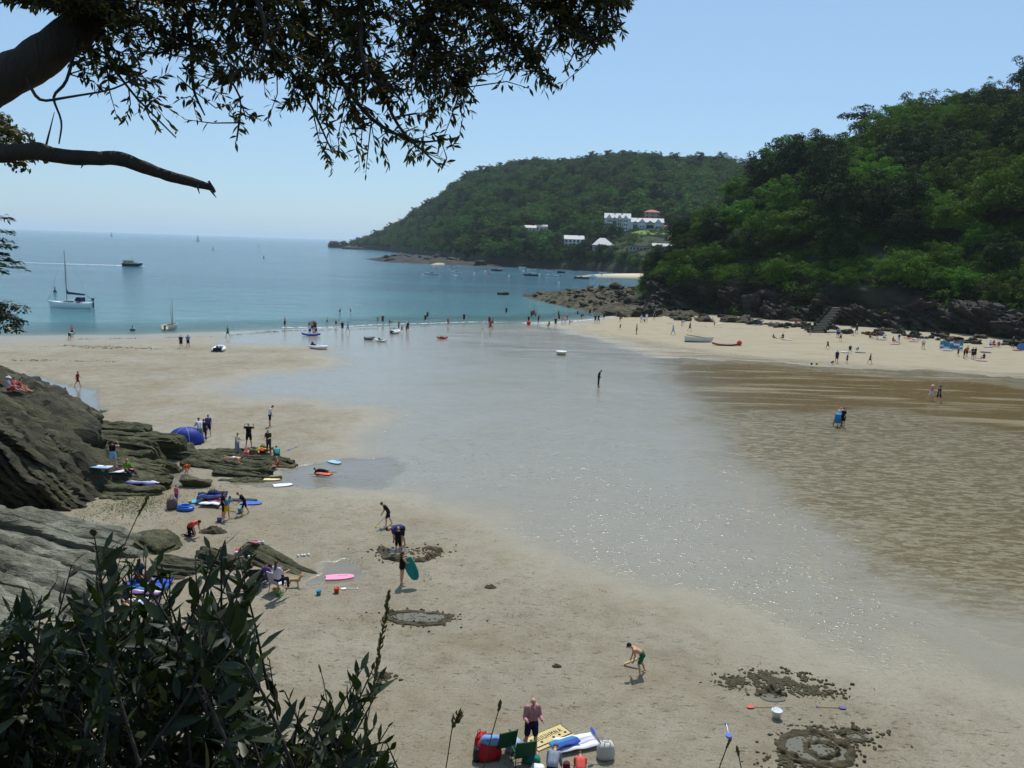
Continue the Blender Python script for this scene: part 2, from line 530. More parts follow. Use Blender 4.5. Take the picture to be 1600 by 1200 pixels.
deep = t.mix(t.ramp(band, [(0.40, 0.0), (0.60, 1.0)]), (0.008, 0.072, 0.122), (0.026, 0.15, 0.19))
deep = t.mix(t.math('MULTIPLY', t.ramp(streaks, [(0.48, 0.0), (0.62, 1.0)]), 0.55), deep, (0.008, 0.076, 0.122))
shallow = (0.08, 0.25, 0.26)
fac = t.ramp(t.math('DIVIDE', dep, 6.0), [(0.0, 0.0), (0.35, 0.55), (1.0, 1.0)])
t.set(Base_Color=t.mix(fac, shallow, deep), Roughness=0.12, IOR=1.33)
glm = t.ramp(t.noise(t.mapping(P, (1.0, 1.8, 1)), 0.8, 2, 0.5), [(0.62, 0.0), (0.85, 1.0)])
t.lk(t.bump(glm, 1.0, 0.25, t.bump(hgt, 0.8, 1.1)), t.b.inputs['Normal'])
tr = t.node('ShaderNodeBsdfTransparent'); tr.inputs[0].default_value = (0.86, 0.95, 0.95, 1)
mx = t.node('ShaderNodeMixShader')
t.lk(t.ramp(t.math('DIVIDE', dep, 0.9), [(0.0, 0.16), (0.35, 0.55), (1.0, 1.0)]), mx.inputs[0])
t.lk(tr.outputs[0], mx.inputs[1]); t.lk(t.b.outputs[0], mx.inputs[2]); t.lk(mx.outputs[0], t.o.inputs['Surface'])
me = np_mesh('sea', np.stack([X, Y, X * 0], -1).reshape(-1, 3), q, [t.m], True)
at_ = me.attributes.new('depth', 'FLOAT', 'POINT'); at_.data.foreach_set('value', depth.astype(np.float32).ravel())
tag(mobj('sea', me), kind='structure')

# the beach breakers: thin foam lines lying on the water's edge
FOAM = NT('foam')
fo = FOAM.noise(FOAM.pos(), 1.7, 5, 0.75)
FOAM.set(Base_Color=(0.86, 0.9, 0.92), Roughness=0.6)
_tr = FOAM.node('ShaderNodeBsdfTransparent'); _mx = FOAM.node('ShaderNodeMixShader')
FOAM.lk(FOAM.ramp(fo, [(0.44, 0.0), (0.56, 0.9)]), _mx.inputs[0])
FOAM.lk(_tr.outputs[0], _mx.inputs[1]); FOAM.lk(FOAM.b.outputs[0], _mx.inputs[2]); FOAM.lk(_mx.outputs[0], FOAM.o.inputs['Surface'])
FOAM = FOAM.m
def foam_strip(pts, w, z=0.05):
    vs = []; fs = []
    P2 = [on_z(px, py, z) for px, py in pts]
    n = 0
    for i in range(len(P2) - 1):
        for k in range(12):
            p = P2[i].lerp(P2[i + 1], k / 12)
            ww = w * (0.4 + 1.2 * vnoise(np.array([p.x * 0.2]), np.array([p.y * 0.2]), 4)[0])
            off = (vnoise(np.array([p.x * 0.12]), np.array([3.3]), 9)[0] - 0.5) * 3
            vs += [(p.x, p.y + off - ww, z + 0.02), (p.x, p.y + off + ww * 0.3, z + 0.06), (p.x, p.y + off + ww, z)]
            if n:
                b = n * 3
                fs += [(b - 3, b, b + 1, b - 2), (b - 2, b + 1, b + 2, b - 1)]
            n += 1
    return mesh_from('foam', vs, fs, [FOAM], True)
tag(mobj('foam', foam_strip([(815, 503.5), (850, 505), (900, 502.5), (945, 498), (960, 495)], 0.7)), 'white foam of a small wave breaking beside the reef', 'foam', kind='stuff')
tag(mobj('foam', foam_strip([(440, 512), (520, 511), (600, 507), (700, 504.5), (800, 503)], 0.35)), 'thin foam line along the shallow water of the bay', 'foam', kind='stuff')

# ------------------------------------------------------------------ rock & earth materials
def rock_mat(name, c1, c2, c3, scale=1.0, tilt=(0.3, 0.5, 0.2), moss=0.0, mossc=(0.05, 0.06, 0.015)):
    t = NT(name)
    P = t.obj()
    s = t.mapping(P, (0.5 * scale, 1.2 * scale, 6.5 * scale), tilt)
    st = t.noise(s, 1.0, 6, 0.7, 0.8)
    ms = t.noise(P, 1.3 * scale, 5, 0.65)
    fn = t.noise(P, 9 * scale, 5, 0.7)
    c = t.mix(t.ramp(st, [(0.40, 0.0), (0.60, 1.0)]), c1, c2)
    c = t.mix(t.ramp(ms, [(0.45, 0.0), (0.7, 1.0)]), c, c3)
    c = t.mix(t.math('MULTIPLY', t.ramp(fn, [(0.5, 0.0), (0.75, 1.0)]), 0.5), c, tuple(v * 0.45 for v in c1))
    if moss:
        c = t.mix(t.math('MULTIPLY', t.ramp(t.noise(P, 0.9 * scale, 4, 0.6), [(0.5, 0.0), (0.62, 1.0)]), moss), c, mossc)
    t.set(Base_Color=c, Roughness=0.8)
    t.b.inputs['Specular IOR Level'].default_value = 0.3
    h = t.math('ADD', t.math('MULTIPLY', st, 1.0), t.math('MULTIPLY', fn, 0.35))
    t.lk(t.bump(h, 1.0, 0.35), t.b.inputs['Normal'])
    return t.m
ROCK_DARK = rock_mat('dark_slate', srgb(58, 56, 40), srgb(86, 82, 58), srgb(42, 40, 30), 0.55, moss=0.35, mossc=srgb(80, 74, 34))
ROCK_LIGHT = rock_mat('pale_slate', srgb(92, 93, 78), srgb(150, 150, 132), srgb(112, 112, 94), 0.4, (0.75, 0.12, -0.2))
ROCK_RIDGE = rock_mat('weedy_slate', srgb(72, 72, 48), srgb(108, 106, 74), srgb(52, 50, 34), 0.6, (0.1, 0.2, 0.25), moss=0.4, mossc=srgb(86, 84, 40))
ROCK_REEF = rock_mat('reef_rock', srgb(62, 56, 40), srgb(92, 84, 60), srgb(42, 38, 29), 0.45, (0.2, 0.3, 0.1), moss=0.3, mossc=srgb(104, 96, 46))
ROCK_CLIFF = rock_mat('cliff_rock', srgb(46, 41, 34), srgb(60, 54, 43), srgb(34, 32, 27), 0.16, (0.4, 0.2, 0.6), moss=0.5, mossc=srgb(48, 58, 26))
EARTH = NT('woodland_earth')
_n = EARTH.noise(EARTH.pos(), 0.35, 5, 0.7)
EARTH.set(Base_Color=EARTH.mix(_n, srgb(30, 40, 16), srgb(46, 52, 24)), Roughness=0.95)
EARTH = EARTH.m
GRASSM = NT('lawn')
_n = GRASSM.noise(GRASSM.pos(), 0.4, 4, 0.7)
GRASSM.set(Base_Color=GRASSM.mix(_n, srgb(92, 122, 44), srgb(122, 146, 62)), Roughness=0.95)
GRASSM = GRASSM.m

# ------------------------------------------------------------------ far headland
FPX = np.array([520, 556, 600, 650, 700, 740, 800, 880, 985, 1080, 1180, 1300, 1420])
F_S = np.array([1560, 1480, 1230, 960, 700, 600, 560, 545, 500, 470, 440, 420, 400.])       # shoreline depth
F_R = np.array([1600, 1545, 1450, 1320, 1200, 1130, 1060, 1000, 930, 930, 900, 880, 860.])  # ridge depth
_top = np.array([395, 384, 358, 330, 296, 274, 262, 257, 250, 258, 260, 262, 265.])
F_Z = 15 + (356.5 + 0.0325 * FPX - _top) / F * F_R - 8.0
F_Z[:2] = [0.0, 4.0]
def px_of(x, y): return 800 + F * x / y          # level-camera column of a point (good near the horizon)
def far_z(x, y):
    x = np.asarray(x, float); y = np.asarray(y, float)
    px = 800 + F * x / np.maximum(y, 1)
    S = np.interp(px, FPX, F_S); Rd = np.interp(px, FPX, F_R); Zr = np.interp(px, FPX, F_Z)
    tt = (y - S) / (Rd - S)
    bl = np.minimum(7.0, Zr * 0.5)
    up = bl * (1 - np.exp(-np.clip(tt, 0, 1) * 30)) + (Zr - bl) * np.clip(tt, 0, 1) ** 0.92
    z = np.where(tt <= 1, up, Zr - (tt - 1) * 6)
    z = z + (fbm(x * 0.012, y * 0.012, 3, 71) - 0.5) * 16 * np.clip(tt * 3, 0, 1) * np.clip(Zr / 60, 0, 1)
    return np.where(tt < 0, -2.0 + tt * 6, z)
cx = np.linspace(505, 1420, 260)
tt = np.concatenate([np.linspace(-0.06, 0.1, 26), np.linspace(0.11, 1.6, 90)])
CX, TT = np.meshgrid(cx, tt)
S = np.interp(CX, FPX, F_S); Rd = np.interp(CX, FPX, F_R)
Y = S + TT * (Rd - S); X = (CX - 800) / F * Y
Z = far_z(X, Y)
n0, n1_ = CX.shape
idx = np.arange(n0 * n1_).reshape(n0, n1_)
q = np.stack([idx[:-1, :-1], idx[:-1, 1:], idx[1:, 1:], idx[1:, :-1]], -1).reshape(-1, 4)
t = NT('headland_ground')
P = t.pos()
_n = t.noise(P, 0.08, 5, 0.7)
grass = t.mix(_n, srgb(34, 50, 20), srgb(54, 68, 28))
sep = t.node('ShaderNodeSeparateXYZ'); t.lk(P, sep.inputs[0])
zz = t.math('ADD', sep.outputs[2], t.math('MULTIPLY', t.noise(P, 0.12, 5, 0.7), 8.0))
low = t.ramp(t.math('DIVIDE', zz, 20.0), [(0.30, 1.0), (0.45, 0.0)])
t.set(Base_Color=t.mix(low, grass, t.mix(t.noise(P, 0.4, 5, 0.7), srgb(24, 22, 18), srgb(42, 38, 31))), Roughness=0.95)
t.lk(t.bump(t.noise(P, 0.4, 5, 0.7), 1.0, 1.5), t.b.inputs['Normal'])
tag(mobj('headland', np_mesh('headland', np.stack([X, Y, Z], -1).reshape(-1, 3), q, [t.m], True)), kind='structure')

# ------------------------------------------------------------------ wooded hill on the right
RPX = np.array([985, 1010, 1040, 1080, 1130, 1190, 1250, 1300, 1350, 1400, 1450, 1500, 1600, 1800, 2300])
R_B = np.array([214, 204, 195, 190, 186, 178, 170, 163, 160, 157, 154, 151, 143, 132, 118.])     # foot of the cliff
R_R = np.array([232, 228, 226, 228, 236, 244, 250, 254, 258, 262, 266, 270, 276, 280, 280.])     # ridge
_top = np.array([446, 416, 390, 362, 328, 282, 248, 250, 212, 200, 188, 178, 140, 90, 40.])
R_Z = np.maximum(15 + (356.5 + 0.0325 * RPX - _top) / F * R_R - 3.5, 2.0)
def hill_z(x, y):
    x = np.asarray(x, float); y = np.asarray(y, float)
    px = 800 + F * x / np.maximum(y, 1)
    B = np.interp(px, RPX, R_B); Rd = np.interp(px, RPX, R_R); Zr = np.interp(px, RPX, R_Z)
    B = B + (fbm(x * 0.08, y * 0.0 + 2.0, 3, 23) - 0.5) * 8
    tt = (y - B) / (Rd - B)
    c = np.minimum(np.minimum(8.5, Zr * 0.75), 3.0 + 0.25 * (px - 985))
    up = c * smooth(-0.01, 0.07, tt) + (Zr - c) * np.clip((tt - 0.05) / 0.95, 0, 1) ** 0.95
    z = np.where(tt <= 1, up, Zr - (tt - 1) * (Zr * 0.35))
    z = z + (fbm(x * 0.07, y * 0.07, 4, 13) - 0.5) * 4.5 * np.clip(tt * 6, 0, 1)
    return np.where(tt < -0.01, -1.5, z)
cx = np.linspace(985, 2250, 330)
tt = np.concatenate([np.linspace(-0.03, 0.12, 46), np.linspace(0.13, 2.2, 70)])
CX, TT = np.meshgrid(cx, tt)
B = np.interp(CX, RPX, R_B); Rd = np.interp(CX, RPX, R_R)
Y = B + TT * (Rd - B); X = (CX - 800) / F * Y
Z = hill_z(X, Y)
cl = ((TT > 0) & (TT < 0.14))
Y = Y + np.where(cl, (fbm(X * 0.22, Z * 0.3, 4, 61) - 0.5) * 4.5, 0)
X = X + np.where(cl, (fbm(X * 0.25, Z * 0.25 + 9, 4, 62) - 0.5) * 3, 0)
n0, n1_ = CX.shape
idx = np.arange(n0 * n1_).reshape(n0, n1_)
q = np.stack([idx[:-1, :-1], idx[:-1, 1:], idx[1:, 1:], idx[1:, :-1]], -1).reshape(-1, 4)
me = np_mesh('hillside', np.stack([X, Y, Z], -1).reshape(-1, 3), q, [EARTH, ROCK_CLIFF], True)
mi = (TT[:-1, :-1] < 0.085).astype(np.int32).ravel()
me.polygons.foreach_set('material_index', mi)
tag(mobj('hillside', me), kind='structure')

# ------------------------------------------------------------------ near cliff the camera stands on
def near_z(x, y):
    x = np.asarray(x, float); y = np.asarray(y, float)
    # brow line: straight in front, bending forward on the left
    brow = 1.3 + np.clip((-x - 1.0), 0, 60) * 0.55 + np.clip(-x - 12, 0, 60) * 0.9
    brow = np.where(x > 0, 1.3 - 0.02 * x, brow)
    d = y - brow
    z = np.where(d < 0, 13.35 - 0.02 * d, 13.35 - 1.45 * d)
    dl = -x - 0.655 * y                            # the cliff runs on along the left side of the cove
    zl = (13.6 - np.clip(y - 16, 0, 60) * 0.16) * smooth(0.0, 5.0, dl + (fbm(x * 0.3, y * 0.3, 3, 77) - 0.5) * 2.5) * smooth(62, 40, y)
    z = np.maximum(z, zl - 0.6)
    z = z + (fbm(x * 0.5, y * 0.5, 4, 91) - 0.5) * 0.5 + (fbm(x * 0.15, y * 0.15, 3, 92) - 0.5) * 1.2 * np.clip(np.abs(d), 0, 1)
    return np.maximum(z, -0.6)
gx = np.linspace(-75, 60, 230); gy = np.linspace(-25, 78, 190)
Xg, Yg = np.meshgrid(gx, gy)
Zg = near_z(Xg, Yg)
# keep the beach side of the left cliff outside the picture
n0, n1_ = Xg.shape
idx = np.arange(n0 * n1_).reshape(n0, n1_)
q = np.stack([idx[:-1, :-1], idx[:-1, 1:], idx[1:, 1:], idx[1:, :-1]], -1).reshape(-1, 4)
zm = Zg.ravel()[q].max(1)
me = np_mesh('cliff', np.stack([Xg, Yg, Zg], -1).reshape(-1, 3), q[zm > -0.55], [ROCK_DARK, EARTH], True)
tag(mobj('cliff', me), kind='structure')
# ================================================================== foliage
def leaf_mat(name, dark, light, trans=0.35, pos_scale=0.5, rough=0.75, spec=0.08):
    t = NT(name)
    oi = t.node('ShaderNodeObjectInfo')
    n = t.noise(t.obj(), pos_scale, 3, 0.6)
    f = t.math('ADD', t.math('MULTIPLY', oi.outputs['Random'], 0.6), t.math('MULTIPLY', t.math('SUBTRACT', n, 0.3), 1.0), True)
    c = t.mix(f, dark, light)
    hsv = t.node('ShaderNodeHueSaturation')
    t.lk(t.math('ADD', 0.468, t.math('MULTIPLY', oi.outputs['Random'], 0.055)), hsv.inputs['Hue'])
    t.lk(c, hsv.inputs['Color'])
    t.set(Base_Color=hsv.outputs[0], Roughness=rough)
    t.b.inputs['Specular IOR Level'].default_value = spec
    tl = t.node('ShaderNodeBsdfTranslucent')
    tc = t.mix(0.5, hsv.outputs[0], t.mix(1.0, hsv.outputs[0], (1.3, 1.5, 0.5), 'MULTIPLY'))
    t.lk(tc, tl.inputs[0])
    mx = t.node('ShaderNodeMixShader'); mx.inputs[0].default_value = trans
    t.lk(t.b.outputs[0], mx.inputs[1]); t.lk(tl.outputs[0], mx.inputs[2]); t.lk(mx.outputs[0], t.o.inputs['Surface'])
    return t.m
LEAF_HILL = leaf_mat('broadleaf_foliage', srgb(18, 38, 7), srgb(92, 126, 30), 0.24, 0.5)
LEAF_DARK = leaf_mat('evergreen_foliage', srgb(20, 36, 14), srgb(40, 60, 22), 0.15, 0.35)
LEAF_FAR = leaf_mat('far_foliage', srgb(24, 50, 18), srgb(88, 120, 48), 0.22, 0.16)
LEAF_RUST = leaf_mat('rusty_foliage', srgb(92, 62, 34), srgb(120, 84, 46), 0.3, 0.35)
BARK = NT('bark')
_p = BARK.mapping(BARK.obj(), (6, 6, 1.2))
_n = BARK.noise(_p, 2.5, 5, 0.7, 0.5)
BARK.set(Base_Color=BARK.mix(_n, srgb(34, 28, 22), srgb(70, 60, 48)), Roughness=0.9)
BARK.lk(BARK.bump(_n, 1.0, 0.03), BARK.b.inputs['Normal'])
BARK = BARK.m

def leaf_cards(C, N, size, g, aspect=0.62):
    """one folded diamond (2 tris as a quad) per centre C with normal N"""
    n = len(C)
    r1 = g.normal(size=(n, 3)); T = np.cross(N, r1); T /= np.linalg.norm(T, axis=1, keepdims=True) + 1e-9
    B_ = np.cross(N, T)
    s = (size * (0.6 + 0.8 * g.random(n)))[:, None]
    V = np.stack([C - T * s * 0.5, C - B_ * s * 0.5 * aspect, C + T * s * 0.5, C + B_ * s * 0.5 * aspect], 1)
    return V.reshape(-1, 3), np.arange(4 * n).reshape(n, 4)

def crown(seed, rx=4.6, rz=3.8, clumps=42, per=80, leaf=0.5, cr=1.5, flat=0.0, base=0.35, core=0.0):
    g = np.random.default_rng(seed)
    C = []; N = []
    k = 0
    while k < clumps:
        d = g.normal(size=3); d /= np.linalg.norm(d)
        if d[2] < -0.45: continue
        rad = 0.55 + 0.5 * g.random() ** 0.6
        lump = 1 + 0.22 * math.sin(3 * math.atan2(d[1], d[0]) + seed) + 0.1 * g.normal()
        c = np.array([d[0] * rx * rad * lump, d[1] * rx * rad * lump, d[2] * rz * rad * lump])
        if flat: c[2] = round(c[2] / flat) * flat + g.normal() * 0.12
        r_ = cr * (0.6 + 0.7 * g.random())
        m_ = int(per * (r_ / cr) ** 2)
        dd = g.normal(size=(m_, 3)); dd /= np.linalg.norm(dd, axis=1, keepdims=True)
        dd[:, 2] = np.where(dd[:, 2] < -0.3, -dd[:, 2], dd[:, 2])
        zs = 0.5 if flat else 0.78
        P_ = c + dd * (r_ * (0.72 + 0.38 * g.random((m_, 1)))) * np.array([1, 1, zs])
        nn = dd * 0.8 + np.array([0, 0, 0.45]) + g.normal(size=(m_, 3)) * 0.38
        C.append(P_); N.append(nn); k += 1
    C = np.concatenate(C); N = np.concatenate(N); N /= np.linalg.norm(N, axis=1, keepdims=True)
    C[:, 2] += rz * (1 + base)
    V, Q = leaf_cards(C, N, leaf, g)
    if not core: return V, Q
    # solid core added inside the leaves so the gaps between them fall dark
    nu, nv = 12, 7; cv = []; cq = []
    for j in range(nv + 1):
        e = -0.35 * math.pi / 2 + (1.35 * math.pi / 2) * j / nv
        for i in range(nu):
            a = 2 * math.pi * i / nu
            k = core * (1 + 0.22 * math.sin(3 * a + seed) * math.cos(e) + 0.12 * g.normal())
            cv.append((rx * k * math.cos(e) * math.cos(a), rx * k * math.cos(e) * math.sin(a), rz * k * math.sin(e) + rz * (1 + base)))
    for j in range(nv):
        for i in range(nu):
            i2 = (i + 1) % nu; cq.append((j * nu + i, j * nu + i2, (j + 1) * nu + i2, (j + 1) * nu + i))
    return np.concatenate([V, np.array(cv)]), np.concatenate([Q, np.array(cq) + len(V)])

def trunk_mesh(seed, h=6.0, r0=0.32, limbs=5, spread=2.2):
    g = random.Random(seed); b = MB()
    pts = [Vector((0, 0, -1.5))]; 
    for i in range(1, 6): pts.append(Vector((g.uniform(-.25, .25) * i * 0.4, g.uniform(-.25, .25) * i * 0.4, h * i / 5)))
    b.tube(pts, [r0 * 1.35] + [r0 * (1 - 0.14 * i) for i in range(1, 6)], 7)
    for k in range(limbs):
        a = g.uniform(0, 6.28); s = pts[2 + k % 3]
        e = s + Vector((math.cos(a) * spread, math.sin(a) * spread, h * 0.4))
        b.tube([s, s.lerp(e, 0.5) + Vector((0, 0, -0.2)), e], [r0 * 0.45, r0 * 0.3, r0 * 0.1], 5)
    return b.mesh('trunk', BARK, True)

def crown_mesh(mat, **kw):
    V, Q = crown(**kw); return np_mesh('crown', V, Q, [mat])

HILL_CROWNS = [crown_mesh(LEAF_HILL, seed=100 + i, rx=4.4 + 0.3 * (i % 3), rz=3.6 + 0.4 * (i % 2), clumps=120, per=75, leaf=0.34, cr=0.95, core=0.52) for i in range(5)]
DARK_CROWNS = [crown_mesh(LEAF_DARK, seed=150 + i, rx=3.8, rz=4.4, clumps=100, per=70, leaf=0.33, cr=0.9, core=0.5) for i in range(2)]
PINE_CROWNS = [crown_mesh(LEAF_DARK, seed=170 + i, rx=4.6, rz=3.6, clumps=26, per=120, leaf=0.4, cr=1.7, flat=1.9) for i in range(2)]
TRUNKS = [trunk_mesh(i) for i in range(3)]

def add_tree(name, label, cat, group, loc, crown_me, s, zr=None, trunk=None):
    o = empty(name, loc, random.uniform(0, 6.28) if zr is None else zr)
    o.scale = (s * random.uniform(0.9, 1.12), s * random.uniform(0.9, 1.12), s * random.uniform(0.88, 1.15))
    tag(o, label, cat, group)
    mobj('trunk', trunk or TRUNKS[random.randrange(3)], o)
    mobj('crown', crown_me, o)
    return o

def march(zf, px, py, d0, d1, n=400):
    d = ray(px, py); d = d / d.y
    ys = np.linspace(d0, d1, n)
    zs = H + d.z * ys; xs = d.x * ys
    below = zs < zf(xs, ys)
    k = int(np.argmax(below)) if below.any() else n - 1
    return Vector((float(xs[k]), float(ys[k]), float(zs[k])))
def on_far(px, py): return march(far_z, px, py, 380, 1700, 1400)
def on_hill(px, py): return march(hill_z, px, py, 125, 300, 700)

# ------------------------------------------------------------------ trees of the right hill
placed = []
g = random.Random(3)
cand = []
for _ in range(9000):
    px = g.uniform(1003, 1720); tt_ = g.uniform(0.06, 1.22)
    Bd = float(np.interp(px, RPX, R_B)); Rd_ = float(np.interp(px, RPX, R_R))
    y = Bd + tt_ * (Rd_ - Bd); x = (px - 800) / F * y
    cand.append((x, y, px, tt_))
for x, y, px, tt_ in cand:
    sp = 5.6 if px < 1120 else 8.0
    if any((x - a) ** 2 + (y - b) ** 2 < sp * sp for a, b in placed): continue
    placed.append((x, y))
    if len(placed) > 230: break
for x, y in placed:
    px = 800 + F * x / y
    z = float(hill_z(np.array([x]), np.array([y]))[0])
    Bd = float(np.interp(px, RPX, R_B)); Rd_ = float(np.interp(px, RPX, R_R)); tt_ = (y - Bd) / (Rd_ - Bd)
    s = g.uniform(1.0, 1.65)
    if px < 1130: s *= 0.45 + 0.3 * (px - 1000) / 130
    if tt_ < 0.22: s *= 0.66
    if g.random() < 0.27:
        add_tree('evergreen_tree', 'dark evergreen tree in the wood above the sandy beach', 'tree', 'evergreens of the wood above the beach', (x, y, z - 1.2 * s), DARK_CROWNS[g.randrange(2)], s)
    else:
        add_tree('broadleaf_tree', 'green broadleaf tree in the wood above the sandy beach', 'tree', 'broadleaf trees of the wood above the beach', (x, y, z - (1.6 if tt_ > 0.16 else 3.2) * s), HILL_CROWNS[g.randrange(5)], s)
# the tall dark pine that breaks the skyline
p = at(1348, 232, 262)
add_tree('pine_tree', 'tall dark pine rising above the skyline of the wooded hill', 'tree', None, (p.x, p.y, p.z - 1.0), PINE_CROWNS[0], 1.35, 0.4)
p = at(1335, 262, 258)
add_tree('pine_tree', 'smaller dark pine just below the tall skyline pine', 'tree', None, (p.x, p.y, p.z), PINE_CROWNS[1], 0.75, 2.0)
# a rust-coloured tree and a dead one on the left shoulder of the hill
p = on_hill(1132, 330)
add_tree('rusty_tree', 'half dead tree with rust brown leaves on the hill shoulder', 'tree', None, (p.x, p.y - 2, p.z - 1.5), crown_mesh(LEAF_RUST, seed=321, rx=3.0, rz=2.4, clumps=14, per=50, leaf=0.4, cr=1.0, base=0.9), 0.95)
def dead_tree(px, py, h):
    p = on_hill(px, py)
    b = MB(); gg = random.Random(8)
    pts = [Vector((0, 0, -1)), Vector((0.2, 0, h * 0.4)), Vector((0.05, 0.1, h * 0.75)), Vector((0.4, 0, h))]
    b.tube(pts, [0.28, 0.2, 0.13, 0.03], 7)
    o = empty('dead_tree', (p.x, p.y - 1.5, p.z)); tag(o, 'bare dead tree with leafless branches on the hill shoulder', 'tree')
    b.build('trunk', BARK, o, True)
    for k in range(9):
        s = pts[1].lerp(pts[2], gg.random()) if k < 6 else pts[2].lerp(pts[3], gg.random() * 0.7)
        a = gg.uniform(0, 6.28); L = gg.uniform(1.4, 3.2)
        e = s + Vector((math.cos(a) * L, math.sin(a) * L, gg.uniform(0.3, 1.8)))
        br = MB().tube([s, s.lerp(e, .5) + Vector((0, 0, .25)), e], [0.09, 0.06, 0.015], 5)
        for j in range(3):
            s2 = s.lerp(e, gg.uniform(0.4, 0.9)); e2 = s2 + Vector((gg.uniform(-1, 1), gg.uniform(-1, 1), gg.uniform(0, 0.8)))
            br.tube([s2, e2], [0.035, 0.008], 4)
        br.build('branch', BARK, o, True)
dead_tree(1168, 320, 9.0)

# undergrowth and ivy that covers the slope and hangs over the cliff
def scatter_mass(points, seed, per, leaf, rx, rz, mat, name):
    g = np.random.default_rng(seed); VV = []; QQ = []; n = 0
    protos = [crown(seed + i, rx, rz, 9, per, leaf, rx * 0.5, base=-0.6) for i in range(4)]
    for (x, y, z, s) in points:
        V, Q = protos[g.integers(4)]
        a = g.random() * 6.28; c_, s_ = math.cos(a), math.sin(a)
        W = V * s; W = np.stack([W[:, 0] * c_ - W[:, 1] * s_ + x, W[:, 0] * s_ + W[:, 1] * c_ + y, W[:, 2] + z], 1)
        VV.append(W); QQ.append(Q + n); n += len(W)
    return np_mesh(name, np.concatenate(VV), np.concatenate(QQ), [mat])
pts = []
g2 = np.random.default_rng(12)
for _ in range(520):
    px = g2.uniform(996, 1700); tt_ = g2.uniform(0.0, 1) ** 1.7 * 0.9 + 0.02
    Bd = float(np.interp(px, RPX, R_B)); Rd_ = float(np.interp(px, RPX, R_R))
    y = Bd + tt_ * (Rd_ - Bd); x = (px - 800) / F * y
    z = float(hill_z(np.array([x]), np.array([y]))[0])
    if tt_ < 0.045 and g2.random() < 0.8: continue
    pts.append((x, y, z, g2.uniform(0.55, 1.25)))
tag(mobj('undergrowth', scatter_mass(pts, 400, 55, 0.38, 2.3, 1.6, LEAF_HILL, 'undergrowth')), 'ivy and bushes covering the slope above the beach', 'undergrowth', kind='stuff')

# ivy hanging down the rock face
pts = []
for _ in range(520):
    px = g2.uniform(1004, 1700)
    Bd = float(np.interp(px, RPX, R_B)); Rd_ = float(np.interp(px, RPX, R_R)); u = g2.random() ** 0.7
    y = Bd + (0.012 + 0.06 * u) * (Rd_ - Bd); x = (px - 800) / F * y
    c_ = min(8.5, 3.0 + 0.25 * (px - 985))
    if fbm(np.array([x * 0.09]), np.array([u * 1.5 + 4]), 3, 55)[0] < 0.44: continue
    pts.append((x, y - 0.8, 2.0 + (c_ - 2.0) * u, g2.uniform(0.5, 1.0)))
tag(mobj('ivy', scatter_mass(pts, 450, 50, 0.36, 1.9, 1.7, LEAF_DARK, 'ivy')), 'dark ivy hanging on the cliff face behind the beach', 'ivy', kind='stuff')

# ------------------------------------------------------------------ houses' clearings on the headland (world x, y, radius)
CLEAR = []
for px, py, rad in [(962, 352, 15), (985, 354, 15), (1012, 357, 15), (1030, 360, 12), (1018, 343, 9), (896, 380, 12), (942, 386, 13), (1012, 369, 14), (990, 366, 10), (1050, 388, 16), (1008, 389, 12), (835, 362, 12), (888, 358, 7), (915, 352, 8), (975, 384, 9), (1068, 390, 14), (864, 366, 10)]:
    p = on_far(px, py); CLEAR.append((p.x, p.y - rad * 0.9, rad * 1.1)); CLEAR.append((p.x, p.y - rad * 2.0, rad * 0.8)); CLEAR.append((p.x, p.y + 4, rad * 0.95))

# ------------------------------------------------------------------ trees of the far headland
FAR_CROWNS = [crown_mesh(LEAF_FAR, seed=200 + i, rx=5.0, rz=4.2 + 0.5 * (i % 2), clumps=44, per=36, leaf=0.8, cr=1.5, base=0.2, core=0.6) for i in range(5)]
FAR_DARK = [crown_mesh(LEAF_DARK, seed=220 + i, rx=4.2, rz=5.4, clumps=40, per=34, leaf=0.8, cr=1.4, base=0.2, core=0.6) for i in range(2)]
pts = []
grid = {}
g3 = random.Random(21)
tries = 0
while tries < 30000:
    tries += 1
    px = g3.uniform(545, 1240); tt_ = g3.random() ** 1.25 * 1.1 + 0.012
    S_ = float(np.interp(px, FPX, F_S)); Rd_ = float(np.interp(px, FPX, F_R))
    y = S_ + tt_ * (Rd_ - S_); x = (px - 800) / F * y
    sp = 8.0
    key = (int(x // 8), int(y // 8)); bad = False
    for i in (-1, 0, 1):
        for j in (-1, 0, 1):
            for a, b in grid.get((key[0] + i, key[1] + j), ()):
                if (a - x) ** 2 + (b - y) ** 2 < sp * sp: bad = True
    if bad or any((x - a) ** 2 + (y - b) ** 2 < r_ * r_ for a, b, r_ in CLEAR): continue
    grid.setdefault(key, []).append((x, y)); pts.append((x, y))
PT = np.array(pts); ZT = far_z(PT[:, 0], PT[:, 1])
order = np.argsort(PT[:, 1])
near = [i for i in order if ZT[i] > 1.5][:80]
nearset = set(int(i) for i in near)
for i in near:
    x, y = PT[i]; s = g3.uniform(0.75, 1.2)
    if g3.random() < 0.4:
        add_tree('evergreen_tree', 'dark evergreen tree on the low shore of the far headland', 'tree', 'evergreens on the shore of the headland', (x, y, ZT[i] - 2), FAR_DARK[g3.randrange(2)], s)
    else:
        add_tree('broadleaf_tree', 'green broadleaf tree on the low shore of the far headland', 'tree', 'broadleaf trees on the shore of the headland', (x, y, ZT[i] - 2), FAR_CROWNS[g3.randrange(5)], s)
